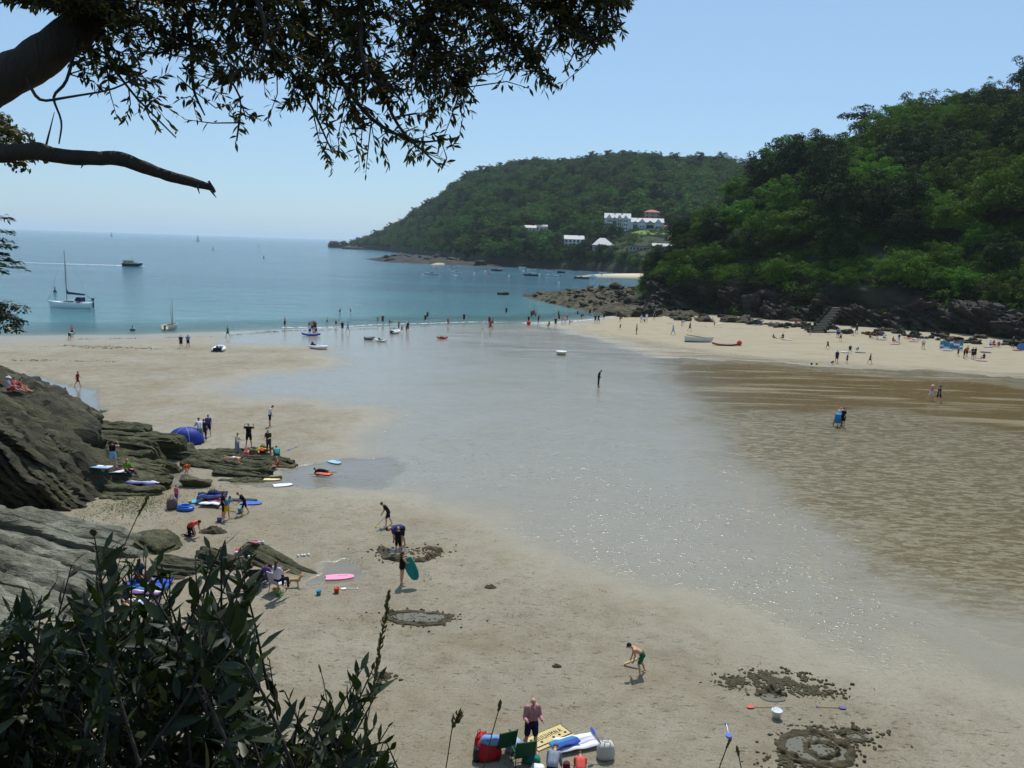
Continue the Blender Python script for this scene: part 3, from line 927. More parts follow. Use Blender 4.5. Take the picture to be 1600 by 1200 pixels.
for k in range(95):                                  # the belt of dark trees along the headland's shore
    px = g3.uniform(700, 1075); S_ = float(np.interp(px, FPX, F_S)); y = S_ + g3.uniform(6, 26); x = (px - 800) / F * y
    z = float(far_z(np.array([x]), np.array([y]))[0])
    add_tree('shore_tree', 'dark spreading tree in the belt along the headland shore', 'tree', 'shore belt trees of the headland', (x, y, z - 2.5), (FAR_DARK + FAR_CROWNS[:2])[g3.randrange(4)], g3.uniform(.6, .95) * (.8 if px > 860 else 1.1))
rest = np.array([i for i in range(len(PT)) if i not in nearset and ZT[i] > 1.5])
vm = bpy.data.meshes.new('wood_points')
vm.vertices.add(len(rest)); vm.vertices.foreach_set('co', np.stack([PT[rest, 0], PT[rest, 1], ZT[rest] - 2.5], 1).astype(np.float32).ravel())
src = []
for k, me_ in enumerate(FAR_CROWNS + FAR_DARK[:1]):
    src.append(bpy.data.objects.new('crown_source_%d' % k, me_))     # never linked to the scene
ng = bpy.data.node_groups.new('wood', 'GeometryNodeTree')
ng.interface.new_socket('Geometry', in_out='INPUT', socket_type='NodeSocketGeometry')
ng.interface.new_socket('Geometry', in_out='OUTPUT', socket_type='NodeSocketGeometry')
gi = ng.nodes.new('NodeGroupInput'); go = ng.nodes.new('NodeGroupOutput')
jn = ng.nodes.new('GeometryNodeJoinGeometry')
for o_ in src:
    oi = ng.nodes.new('GeometryNodeObjectInfo'); oi.inputs['Object'].default_value = o_; oi.inputs['As Instance'].default_value = True
    ng.links.new(oi.outputs['Geometry'], jn.inputs[0])
ip = ng.nodes.new('GeometryNodeInstanceOnPoints'); ip.inputs['Pick Instance'].default_value = True
ng.links.new(gi.outputs[0], ip.inputs['Points']); ng.links.new(jn.outputs[0], ip.inputs['Instance'])
ri = ng.nodes.new('FunctionNodeRandomValue'); ri.data_type = 'INT'
ri.inputs[4].default_value = 0; ri.inputs[5].default_value = 5
ng.links.new(ri.outputs[2], ip.inputs['Instance Index'])
rv = ng.nodes.new('FunctionNodeRandomValue'); rv.data_type = 'FLOAT_VECTOR'
rv.inputs[0].default_value = (0, 0, 0); rv.inputs[1].default_value = (0, 0, 6.28)
ng.links.new(rv.outputs[0], ip.inputs['Rotation'])
rs = ng.nodes.new('FunctionNodeRandomValue'); rs.data_type = 'FLOAT'
rs.inputs[2].default_value = 0.85; rs.inputs[3].default_value = 1.55
ng.links.new(rs.outputs[1], ip.inputs['Scale'])
ng.links.new(ip.outputs[0], go.inputs[0])
wood = mobj('woodland', vm)
md = wood.modifiers.new('wood', 'NODES'); md.node_group = ng
tag(wood, 'dense wood covering the far headland as one mass', 'woodland', kind='stuff')

# garden shrubs in the clearings round the houses
pts = []
for a, b, r_ in CLEAR:
    for k in range(int(r_ * 1.1)):
        an = g3.uniform(0, 6.28); rr_ = r_ * math.sqrt(g3.random()); x = a + rr_ * math.cos(an); y = b + rr_ * math.sin(an)
        px = 800 + F * x / y
        if 985 < px < 1045 and y > 505 and y < 640 and g3.random() < .75: continue
        z = float(far_z(np.array([x]), np.array([y]))[0])
        if z > 2: pts.append((x, y, z - .6, g3.uniform(.5, 1.15)))
tag(mobj('garden_shrubs', scatter_mass(pts, 480, 16, 0.7, 2.0, 1.3, LEAF_FAR, 'garden_shrubs')), 'garden shrubs around the houses of the headland', 'shrubs', kind='stuff')
# ================================================================== rocks
def rock_mesh(name, L, W, Hh, seed, mat, nseg=(18, 12, 8), layer=0.3, prot=0.18, nz=0.25, tilt=(0.0, 0.0), nfreq=0.7, pw=5.0):
    """a bedded block: rounded box cut into beds that stick out unevenly, with rough noise"""
    g = random.Random(seed)
    V = []; Q = []; key = {}
    nx, ny, nzn = nseg
    def vid(i, j, k):
        if (i, j, k) not in key:
            p = Vector((2 * i / nx - 1, 2 * j / ny - 1, 2 * k / nzn - 1))
            m_ = (abs(p.x) ** pw + abs(p.y) ** pw + abs(p.z) ** pw) ** (1 / pw)
            key[(i, j, k)] = len(V); V.append(p / m_ if m_ > 1 else p)
        return key[(i, j, k)]
    for i in range(nx):
        for j in range(ny):
            Q.append((vid(i, j, 0), vid(i, j + 1, 0), vid(i + 1, j + 1, 0), vid(i + 1, j, 0)))
            Q.append((vid(i, j, nzn), vid(i + 1, j, nzn), vid(i + 1, j + 1, nzn), vid(i, j + 1, nzn)))
    for i in range(nx):
        for k in range(nzn):
            Q.append((vid(i, 0, k), vid(i + 1, 0, k), vid(i + 1, 0, k + 1), vid(i, 0, k + 1)))
            Q.append((vid(i, ny, k), vid(i, ny, k + 1), vid(i + 1, ny, k + 1), vid(i + 1, ny, k)))
    for j in range(ny):
        for k in range(nzn):
            Q.append((vid(0, j, k), vid(0, j, k + 1), vid(0, j + 1, k + 1), vid(0, j + 1, k)))
            Q.append((vid(nx, j, k), vid(nx, j + 1, k), vid(nx, j + 1, k + 1), vid(nx, j, k + 1)))
    nrm = Vector((tilt[0], tilt[1], 1)).normalized()
    lay = {}
    out = []
    off = Vector((seed * 3.17, seed * 1.3, seed * 0.7))
    for p in V:
        w = Vector((p.x * L / 2, p.y * W / 2, p.z * Hh / 2))
        h = w.dot(nrm) + 0.25 * layer * noise.noise(w * 0.5 + off)
        li = math.floor(h / layer)
        if li not in lay: lay[li] = (g.uniform(-1, 1), g.uniform(-1, 1))
        fr = h / layer - li
        a = 1 + prot * 2 * lay[li][0] / max(L, 0.1); b = 1 + prot * 2 * lay[li][1] / max(W, 0.1)
        groove = 1 - 0.10 * max(0, 1 - min(fr, 1 - fr) * 6)
        w.x *= a * (1 - (1 - groove) * min(1, 2 / L)); w.y *= b * groove
        d = noise.fractal(w * nfreq + off, 0.9, 2.1, 5)
        d2 = noise.fractal(w * nfreq * Vector((0.5, 1.6, 2.2)).length * 0.8 + off * 2, 0.8, 2.0, 4) if False else noise.noise(Vector((w.x * 0.7, w.y * 2.0, w.z * 2.6)) + off)
        nn = Vector((p.x / L, p.y / W, p.z / Hh)).normalized()
        step = prot * 0.7 * lay[li][0] - prot * 0.8 * max(0, 1 - min(fr, 1 - fr) * 5)
        out.append(w + nn * (d * nz + d2 * nz * 0.5 + step))
    me = mesh_from(name, out, Q, [mat], True)
    me.set_sharp_from_angle(angle=R(32))
    return me

def rock(name, label, group, loc, size, rot, seed, mat, **kw):
    me = rock_mesh(name, size[0], size[1], size[2], seed, mat, **kw)
    o = mobj(name, me, None, loc, rot)
    return tag(o, label, 'rock', group)

def multi_rock(name, label, pieces, cat='rock'):
    """an outcrop of several beds: each bed is a part"""
    c = Vector(pieces[0][0])
    o = empty(name, (c.x, c.y, 0)); tag(o, label, cat)
    for k, (loc, size, rot, seed, mat, kw) in enumerate(pieces):
        me = rock_mesh('bed', size[0], size[1], size[2], seed, mat, **kw)
        mobj('bed', me, o, (loc[0] - c.x, loc[1] - c.y, loc[2]), rot)
    return o

def gxy(px, py, z=0.2):
    p = on_z(px, py, z); return p

# dark crag at the left edge
multi_rock('crag', 'tall dark crag of bedded slate at the left foot of the cliff', [
    ((-31.6, 46.8, 1.6), (11, 9.0, 7.6), (0.10, 0.50, 0.30), 11, ROCK_DARK, dict(nseg=(40, 36, 34), layer=0.62, prot=0.34, nz=0.5, tilt=(0.35, 0.55), nfreq=0.5, pw=7)),
    ((-26.6, 45.2, 0.5), (7.6, 6.0, 4.4), (0.2, 0.62, 0.25), 12, ROCK_DARK, dict(nseg=(34, 30, 26), layer=0.5, prot=0.3, nz=0.4, tilt=(0.3, 0.6), nfreq=0.7, pw=7)),
    ((-33.0, 53.5, 2.0), (8, 6, 6.0), (0.0, 0.45, 0.2), 13, ROCK_DARK, dict(nseg=(26, 22, 20), layer=0.4, prot=0.35, nz=0.5, tilt=(0.3, 0.2), nfreq=0.5))])
multi_rock('ledge', 'low brown weedy rocks beyond the dark crag beside a tide pool', [
    ((gxy(62, 640).x, gxy(62, 640).y, 0.7), (7.5, 4.0, 2.2), (0.0, 0.25, -0.25), 14, ROCK_DARK, dict(nseg=(26, 16, 12), layer=0.3, prot=0.3, nz=0.45)),
    ((gxy(22, 642).x, gxy(22, 642).y - 1, 1.5), (6.0, 4.5, 3.2), (0.0, 0.3, 0.1), 15, ROCK_DARK, dict(nseg=(24, 18, 14), layer=0.3, prot=0.3, nz=0.5)),
    ((gxy(110, 655).x, gxy(110, 655).y, 0.15), (4.2, 1.6, 0.7), (0.0, 0.1, -0.2), 16, ROCK_RIDGE, dict(layer=0.2))])
# long weedy ledges: each row is split into thin dipping beds
def beds(rows, mat, seed0):
    out = []; g = random.Random(seed0)
    for k, (pa, pb, w, h, n) in enumerate(rows):
        a = gxy(*pa); b = gxy(*pb); d = b - a; ang = math.atan2(d.y, d.x); nv = Vector((-d.y, d.x, 0)).normalized()
        for j in range(n):
            u = (j + .5) / n - .5; L = d.length * g.uniform(.72, 1.08)
            c = (a + b) / 2 + nv * (u * w) + d.normalized() * g.uniform(-.08, .08) * d.length
            hh = h * g.uniform(.75, 1.15) * (1 + .25 * u)
            out.append(((c.x, c.y + .2, hh * .22), (L, w / n * 1.5, hh), (g.uniform(.25, .5), g.uniform(-.04, .05), ang + g.uniform(-.05, .05)), seed0 + k * 10 + j, mat, dict(nseg=(34, 9, 8), layer=0.30, prot=0.14, nz=0.14, nfreq=1.3, tilt=(0.05, 0.6), pw=6)))
    return out
multi_rock('ledge', 'broad weedy rock ledge in long ridges with sunbathers on top', beds([
    ((110, 712), (262, 724), 3.0, 2.3, 4), ((95, 736), (264, 744), 2.4, 1.7, 5), ((128, 756), (264, 762), 1.8, 1.1, 4), ((150, 772), (256, 772), 1.0, .7, 2),
    ((100, 694), (250, 706), 2.4, 2.2, 3), ((90, 676), (215, 692), 2.4, 1.8, 4), ((150, 780), (205, 781), .5, .4, 1)], ROCK_RIDGE, 30))
multi_rock('ledge', 'flat weedy ridge of rock running towards the shallow pool', beds([
    ((290, 722), (442, 733), 2.4, .75, 6), ((318, 742), (438, 747), 1.4, .6, 4), ((330, 752), (418, 754), .6, .4, 1), ((285, 708), (390, 714), 1.2, .6, 3)], ROCK_RIDGE, 130))
rock('boulder', 'squat dark boulder in front of the flat rock ridge', None, (*gxy(305, 759)[:2], 0.2), (1.7, .9, .75), (0, 0.1, 0.1), 61, ROCK_RIDGE, nseg=(18, 12, 10), layer=0.2, pw=6)
rock('boulder', 'dark weedy boulder just below the blue tent', None, (*gxy(277, 706)[:2], 0.25), (2.4, 1.6, 1.0), (0.1, 0.15, -0.3), 62, ROCK_RIDGE, nseg=(18, 14, 10), layer=0.2)
rock('boulder', 'rounded boulder between the blue tent and the ledge', None, (*gxy(296, 714)[:2], 0.2), (1.8, 1.2, .8), (0.1, 0.2, 0.6), 63, ROCK_RIDGE, nseg=(16, 12, 8), layer=0.2)
# pale slabs
multi_rock('slab_outcrop', 'pale grey slate slabs sloping down to the sand', [
    ((-23.6, 38.0, 0.0), (14.0, 3.4, 2.3), (0.30, 0.10, -0.18), 71, ROCK_LIGHT, dict(nseg=(80, 34, 14), layer=0.42, prot=0.22, nz=0.16, tilt=(0.05, 0.75), nfreq=0.8, pw=8)),
    ((-22.6, 35.6, -0.2), (13.0, 3.0, 2.2), (0.32, 0.12, -0.22), 72, ROCK_LIGHT, dict(nseg=(76, 32, 14), layer=0.36, prot=0.20, nz=0.15, tilt=(0.05, 0.75), nfreq=0.8, pw=8)),
    ((-21.6, 33.0, -0.3), (12.0, 3.0, 2.2), (0.32, 0.12, -0.24), 73, ROCK_LIGHT, dict(nseg=(70, 32, 14), layer=0.40, prot=0.20, nz=0.15, tilt=(0.05, 0.75), nfreq=0.8, pw=8)),
    ((-20.2, 30.4, -0.4), (10.0, 3.0, 2.0), (0.3, 0.12, -0.26), 74, ROCK_LIGHT, dict(nseg=(60, 30, 12), layer=0.38, prot=0.20, nz=0.15, nfreq=0.8, tilt=(0.05, 0.75), pw=8)),
    ((-18.4, 27.8, -0.5), (8.0, 3.0, 1.8), (0.3, 0.1, -0.28), 76, ROCK_LIGHT, dict(nseg=(50, 28, 12), layer=0.38, prot=0.20, nz=0.15, nfreq=0.8, tilt=(0.05, 0.75), pw=8)),
    ((-16.6, 37.6, 0.2), (1.9, 1.4, 1.1), (0.1, 0.3, -0.5), 75, ROCK_RIDGE, dict(nseg=(16, 12, 10), layer=0.2, prot=0.2, nz=0.2))])
a = gxy(392, 868); b = gxy(508, 903); c = (a + b) / 2; d = b - a; an = math.atan2(d.y, d.x)
multi_rock('slab_outcrop', 'wedge of brown slate tapering down into a small pool', [
    ((c.x - 0.3, c.y + .1, 0.06), (4.4, .75, .95), (0.45, 0.16, an), 81, ROCK_RIDGE, dict(nseg=(46, 14, 10), layer=0.2, prot=0.10, nz=0.08, tilt=(0, 0.7), pw=7)),
    ((c.x + 0.1, c.y - .5, 0.0), (4.2, .6, .7), (0.45, 0.13, an), 82, ROCK_RIDGE, dict(nseg=(40, 12, 9), layer=0.2, prot=0.10, nz=0.08, tilt=(0, 0.7), pw=7)),
    ((c.x + 0.4, c.y - 1.0, -.05), (3.6, .6, .5), (0.4, 0.1, an), 85, ROCK_RIDGE, dict(nseg=(36, 8, 7), layer=0.1, prot=0.1, nz=0.07, tilt=(0, 0.7), pw=7)),
    ((c.x - 2.9, c.y - .3, 0.15), (2.6, 1.4, .9), (0.3, 0.15, -0.2), 83, ROCK_DARK, dict(nseg=(24, 14, 9), layer=0.16, prot=0.15, nz=0.14, tilt=(0, .6))),
    ((c.x - 4.6, c.y - 1.0, 0.15), (2.2, 1.6, 1.0), (0.3, 0.15, 0.1), 84, ROCK_DARK, dict(nseg=(20, 14, 9), layer=0.16, prot=0.15, nz=0.14, tilt=(0, .6)))])

# ------------------------------------------------------------------ boulder reef on the far side
BOULD = [rock_mesh('boulder', 3.0, 2.3, 1.7, 300 + i, ROCK_REEF, nseg=(11, 9, 8), layer=0.45, prot=0.3, nz=0.5, nfreq=0.8, pw=3) for i in range(7)]
BOULD_D = [rock_mesh('boulder', 3.0, 2.3, 1.9, 320 + i, ROCK_CLIFF, nseg=(11, 9, 8), layer=0.45, prot=0.3, nz=0.55, nfreq=0.8, pw=3) for i in range(4)]
ROCK_SPIT = rock_mat('spit_rock', srgb(26, 24, 19), srgb(44, 40, 32), srgb(20, 19, 16), 0.12)
# mound under the boulders
def reef_mound(name, poly, hmax, mat, seed, soft_=6.0, step=0.6):
    Pw = np.array([[on_z(*p).x, on_z(*p).y] for p in poly])
    x0, y0 = Pw.min(0) - 4; x1, y1 = Pw.max(0) + 4
    nx = int((x1 - x0) / step); ny = int((y1 - y0) / step)
    X, Y = np.meshgrid(np.linspace(x0, x1, nx), np.linspace(y0, y1, ny))
    d = sdist(Pw, X, Y)
    hh = hmax * smooth(-1.0, soft_, d) * (0.35 + 1.1 * fbm(X * 0.28, Y * 0.28, 5, seed)) + (fbm(X * 0.5 / step * .9, Y * 0.5 / step * .9, 4, seed + 3) - 0.5) * 2.4 * (step / .9) ** .5 * smooth(-1, 1.5, d)
    Z = np.where(d < -1.5, -1.2, hh - 0.25)
    idx = np.arange(nx * ny).reshape(ny, nx)
    q = np.stack([idx[:-1, :-1], idx[:-1, 1:], idx[1:, 1:], idx[1:, :-1]], -1).reshape(-1, 4)
    keep = d.ravel()[q].max(1) > -2.5
    me = np_mesh(name, np.stack([X, Y, Z], -1).reshape(-1, 3), q[keep], [mat], True)
    me.set_sharp_from_angle(angle=R(30))
    o = mobj(name, me)
    def zf(x, y):
        dd = float(sdist(Pw, np.array([x]), np.array([y]))[0])
        return hmax * float(smooth(-1.0, soft_, dd)) * (0.35 + 1.1 * float(fbm(np.array([x * 0.28]), np.array([y * 0.28]), 5, seed)[0])) - 0.25, dd
    return o, zf, Pw
o, reef_f, RP = reef_mound('reef', [(812, 463), (850, 473), (890, 483), (930, 490), (975, 498), (1040, 499), (1110, 502), (1110, 480), (1040, 465), (1000, 456), (950, 455), (880, 459)], 1.7, ROCK_REEF, 5)
tag(o, 'low rocky reef of brown weed covered stone running into the sea', 'reef')
g = random.Random(17)
n = 0; spots = []
while n < 240:
    x = g.uniform(RP[:, 0].min(), RP[:, 0].max()); y = g.uniform(RP[:, 1].min(), RP[:, 1].max())
    h, dd = reef_f(x, y)
    if dd < 0.2: continue
    px = 800 + F * x / y
    s = g.uniform(0.3, 0.95) * (0.7 + 0.5 * max(0, min(1, (px - 850) / 150)))
    if any((x - a) ** 2 + (y - b) ** 2 < (1.1 * max(s, c)) ** 2 for a, b, c in spots): continue
    spots.append((x, y, s)); n += 1
    o = mobj('boulder', BOULD[g.randrange(7)], None, (x, y, h + 0.25 * s), (g.uniform(-.3, .3), g.uniform(-.3, .3), g.uniform(0, 6.28)), (s * g.uniform(.8, 1.4), s, s * g.uniform(.7, 1.15)))
    tag(o, 'brown weedy boulder on the rocky reef below the wooded hill', 'boulder', 'boulders of the reef')
# big rocks under the point
for k, (px, py, s, lab) in enumerate([(1022, 472, 2.6, 'large dark boulder at the root of the reef'), (962, 456, 2.0, 'round dark boulder standing on the back edge of the reef'), (1045, 478, 2.0, 'dark boulder leaning on the foot of the wooded point'), (1012, 490, 1.9, 'blocky dark boulder at the sand end of the reef'), (1090, 480, 2.4, 'dark boulder against the cliff foot beside the reef'), (985, 478, 1.5, 'dark squat boulder in the middle of the reef')]):
    p = on_z(px, py, 1.0)
    tag(mobj('boulder', BOULD_D[k % 4], None, (p.x, p.y, 0.9 + 0.3 * s), (0.1 * k, 0.2, k * 1.3), (s, s, s)), lab, 'boulder')
# rough buttresses that break up the cliff face
BUTT = [rock_mesh('buttress', 7.0, 4.0, 6.0, 340 + i, ROCK_CLIFF, nseg=(22, 14, 20), layer=0.9, prot=0.7, nz=1.1, nfreq=0.4, pw=4, tilt=(0.6, 0.2)) for i in range(4)]
g = random.Random(29)
for k in range(34):
    px = 1030 + k * 19.5 + g.uniform(-6, 6); Bd = float(np.interp(px, RPX, R_B)); y_ = Bd + g.uniform(0.5, 3.5)
    x_ = (px - 800) / F * y_; s = g.uniform(.75, 1.25)
    tag(mobj('buttress', BUTT[g.randrange(4)], None, (x_, y_, 2.6 * s), (g.uniform(-.2, .2), g.uniform(-.2, .2), g.uniform(-.5, .5)), s), 'dark rough buttress of rock in the cliff behind the beach', 'rock', 'buttresses of the beach cliff')
# rocks strewn along the cliff foot
g = random.Random(23)
for k in range(85):
    px = g.uniform(1050, 1620); base = np.interp(px, [1050, 1150, 1300, 1450, 1620], [499, 505, 519, 529, 546])
    py = base - abs(g.gauss(0, 5)) + 1
    p = ground(px, py); s = g.uniform(0.3, 0.75) * (1.4 if px < 1180 else 1)
    o = mobj('boulder', (BOULD if g.random() < .6 else BOULD_D)[g.randrange(4)], None, (p.x, p.y, p.z + 0.25 * s), (g.uniform(-.3, .3), g.uniform(-.3, .3), g.uniform(0, 6.28)), (s * 1.2, s, s * .8))
    tag(o, 'small rock lying at the foot of the cliff behind the beach', 'boulder', 'rocks along the cliff foot')
# rocks out in the water and the low spit of the far headland
def sea_rock(px, py, size, lab, seed, rz=0.0, zoff=0.1):
    p = on_z(px, py)
    rock('sea_rock', lab, None, (p.x, p.y, size[2] * zoff), size, (0, 0, rz), seed, ROCK_DARK, nseg=(16, 10, 8), layer=size[2] * 0.25, prot=size[2] * .15, nz=size[2] * 0.25, nfreq=1.6 / size[2], pw=2.6)
sea_rock(786, 460.5, (4.2, 2.2, 1.3), 'lone flat dark rock in the water off the reef', 401, 0.1)
sea_rock(528, 387, (30, 20, 18), 'dome shaped rock islet off the tip of the far headland', 402, 0.2, 0.12)
sea_rock(552, 389.5, (34, 14, 6), 'low dark skerry at the very tip of the far headland', 403, 0.1)
o, spit_f, SP = reef_mound('reef', [(566, 405), (600, 409.5), (650, 412), (700, 414), (740, 416), (790, 418), (800, 412), (740, 406), (680, 402), (625, 401), (590, 403)], 2.0, ROCK_SPIT, 15, 22.0, 2.0)
tag(o, 'low dark rocky spit on the shore of the far headland', 'reef')
g = random.Random(27); n = 0
while n < 40:
    x = g.uniform(SP[:, 0].min(), SP[:, 0].max()); y = g.uniform(SP[:, 1].min(), SP[:, 1].max())
    h, dd = spit_f(x, y)
    if dd < 1: continue
    s = g.uniform(1.2, 3.2)
    tag(mobj('boulder', BOULD_D[g.randrange(4)], None, (x, y, h + 0.3), (0.1, 0.2, g.uniform(0, 6.28)), (s * 1.5, s, s * .6)), 'dark rock on the low spit of the far headland', 'boulder', 'rocks of the headland spit'); n += 1
# pale sand coves of the headland
def cove(pts, label):
    P2 = [on_z(px, py, 0.35) for px, py in pts]
    b = MB(); n = len(P2)
    c = sum(P2, Vector()) / n
    vs = [(p.x, p.y, 0.35) for p in P2] + [(c.x, c.y, 1.3)] + [(p.x, p.y, -0.6) for p in P2]
    fs = [(i, (i + 1) % n, n) for i in range(n)] + [(i, n + 1 + i, n + 1 + (i + 1) % n, (i + 1) % n) for i in range(n)]
    b.add(vs, fs)
    tag(b.build('cove_sand', paint(srgb(206, 192, 162), 0.9, 0.2), None, True), kind='structure')
cove([(900, 431.5), (930, 433), (960, 434), (1010, 434), (1010, 427), (960, 427.5), (930, 428.5)], '')
cove([(672, 413.5), (690, 414.5), (706, 409), (700, 406), (688, 408)], '')
# ================================================================== foreground plants
LEAF_OAK = leaf_mat('oak_leaf', srgb(38, 42, 20), srgb(92, 92, 38), 0.34, 3.0, 0.5, 0.2)
LEAF_SHRUB = leaf_mat('shrub_leaf', srgb(24, 34, 18), srgb(50, 62, 28), 0.2, 3.0, 0.42, 0.3)
LEAF_CYP = leaf_mat('cypress_spray', srgb(30, 46, 22), srgb(58, 76, 34), 0.2, 2.0)

def lance(L=1.0, W=0.30, fold=0.10, droop=0.10):
    """a lance-shaped leaf along +X, folded on its midrib"""
    xs = [0.0, 0.18, 0.42, 0.7, 1.0]; ws = [0.03, 0.62, 1.0, 0.68, 0.0]
    vs = []; 
    for x, w in zip(xs, ws):
        z = -droop * x * x * L
        vs += [(x * L, -w * W * L / 2, z + fold * w * W * L), (x * L, 0, z), (x * L, w * W * L / 2, z + fold * w * W * L)]
    fs = []
    for i in range(4):
        b = i * 3
        fs += [(b, b + 3, b + 4, b + 1), (b + 1, b + 4, b + 5, b + 2)]
    return vs, fs
LV = np.array(lance()[0]); LF = np.array(lance()[1])
LEAF_ME = {}
def leaf_part_mesh(mat):
    if mat.name not in LEAF_ME:
        LEAF_ME[mat.name] = mesh_from('leaf', *lance(), [mat], True)
    return LEAF_ME[mat.name]

def leaf_frames(P_, D, g, roll=0.9):
    """rotation matrices whose X axis is D"""
    D = D / (np.linalg.norm(D, axis=1, keepdims=True) + 1e-9)
    up = np.tile(np.array([0, 0, 1.0]), (len(D), 1)) + g.normal(size=D.shape) * roll * 0.6
    Yv = np.cross(up, D); Yv /= np.linalg.norm(Yv, axis=1, keepdims=True) + 1e-9
    Zv = np.cross(D, Yv)
    return np.stack([D, Yv, Zv], -1)

def leaves_mesh(name, P_, Rm, S_, mat):
    V = np.einsum('nij,kj->nki', Rm, LV) * S_[:, None, None] + P_[:, None, :]
    n = len(P_)
    Q = (LF[None] + (np.arange(n) * len(LV))[:, None, None]).reshape(-1, 4)
    return np_mesh(name, V.reshape(-1, 3), Q, [mat], True)

def add_leaves(root, P_, D, S_, g, mat, single, roll=0.9):
    """the first `single` leaves are parts of their own, the others one mass"""
    Rm = leaf_frames(P_, D, g, roll)
    ori = np.array(root.location)
    lm = leaf_part_mesh(mat)
    for i in single:
        o = bpy.data.objects.new('leaf', lm); COL.objects.link(o); o.parent = root
        M = Matrix([[*(Rm[i][r_] * S_[i]), P_[i][r_] - ori[r_]] for r_ in range(3)] + [[0, 0, 0, 1]])
        o.matrix_local = M
    keep = np.ones(len(P_), bool); keep[list(single)] = False
    o = mobj('foliage', leaves_mesh('foliage', P_[keep] - ori, Rm[keep], S_[keep], mat), root)
    o['kind'] = 'stuff'

# ------------------------------------------------------------------ the tree that hangs over the view
g = np.random.default_rng(41); gr = random.Random(41)
base = Vector((-5.0, 4.4, float(near_z(np.array([-5.0]), np.array([4.4]))[0]) - 0.2))
oak = empty('overhanging_tree', base)
tag(oak, 'dark leafy tree whose boughs hang over the view from the cliff', 'tree')
def loc_(p): return Vector(p) - base
def px_path(pts): return [at(px, py, d) for px, py, d in pts]
limb = px_path([(-70, 170, 5.0), (-20, 140, 5.1), (60, 92, 5.2), (120, 48, 5.3), (160, 0, 5.4), (200, -60, 5.5), (280, -120, 5.7), (420, -150, 6.0), (620, -150, 6.2), (800, -110, 6.4), (940, -50, 6.5)])
stem = [base + Vector((0, 0, -0.5)), base + Vector((0.15, 0.05, 1.3)), base + Vector((0.45, 0.25, 2.3)), limb[0] + Vector((-0.45, -0.1, -0.25))]
MB().tube([loc_(p) for p in stem + limb[:1]], [0.34, 0.27, 0.22, 0.17, 0.13], 12).build('trunk', BARK, oak, True)
lr = [0.13, 0.12, 0.115, 0.11, 0.105, 0.095, 0.10, 0.085, 0.07, 0.05, 0.025]
def rough_tube(pts, rad, n=12, amp=0.12, sub=5, seed=1):
    pts = [Vector(p) for p in pts]; P2 = []; R2 = []
    for i in range(len(pts) - 1):
        for k in range(sub):
            P2.append(pts[i].lerp(pts[i + 1], k / sub)); R2.append(rad[i] + (rad[i + 1] - rad[i]) * k / sub)
    P2.append(pts[-1]); R2.append(rad[-1])
    for _ in range(2):
        P2 = [P2[0]] + [(P2[i - 1] + P2[i] * 2 + P2[i + 1]) / 4 for i in range(1, len(P2) - 1)] + [P2[-1]]
    b = MB().tube(P2, R2, n)
    for i, v in enumerate(b.v):
        c = P2[min(i // n, len(P2) - 1)]; d = Vector(v) - c
        f = 1 + amp * noise.noise(Vector(v) * 9 + Vector((seed, 0, 0))) + amp * 0.7 * noise.noise(Vector(v) * 25)
        b.v[i] = tuple(c + d * f)
    return b
rough_tube([loc_(p) for p in limb], lr, 14).build('limb', BARK, oak, True)
low = px_path([(-120, 262, 4.9), (-40, 246, 5.0), (10, 239, 5.0), (55, 235, 5.05), (90, 244, 5.1), (150, 247, 5.15), (185, 246, 5.2), (215, 258, 5.2), (262, 275, 5.25), (300, 285, 5.3), (326, 291, 5.3), (336, 300, 5.3)])
rough_tube([loc_(p) for p in [stem[2]] + low], [0.10, 0.06, 0.052, 0.05, 0.053, 0.045, 0.042, 0.044, 0.04, 0.034, 0.03, 0.024, 0.009], 10, 0.16).build('broken_branch', BARK, oak, True)
b = MB()
for (x0, y0, x1, y1) in [(308, 290, 312, 303), (330, 298, 338, 309), (326, 283, 336, 296), (52, 250, 56, 258), (130, 255, 127, 263), (70, 235, 85, 175)]:
    p0, p1 = at(x0, y0, 5.25), at(x1, y1, 5.25); b.tube([loc_(p0), loc_(p1)], [0.008, 0.002], 5)
b.build('splinters', BARK, oak, True)
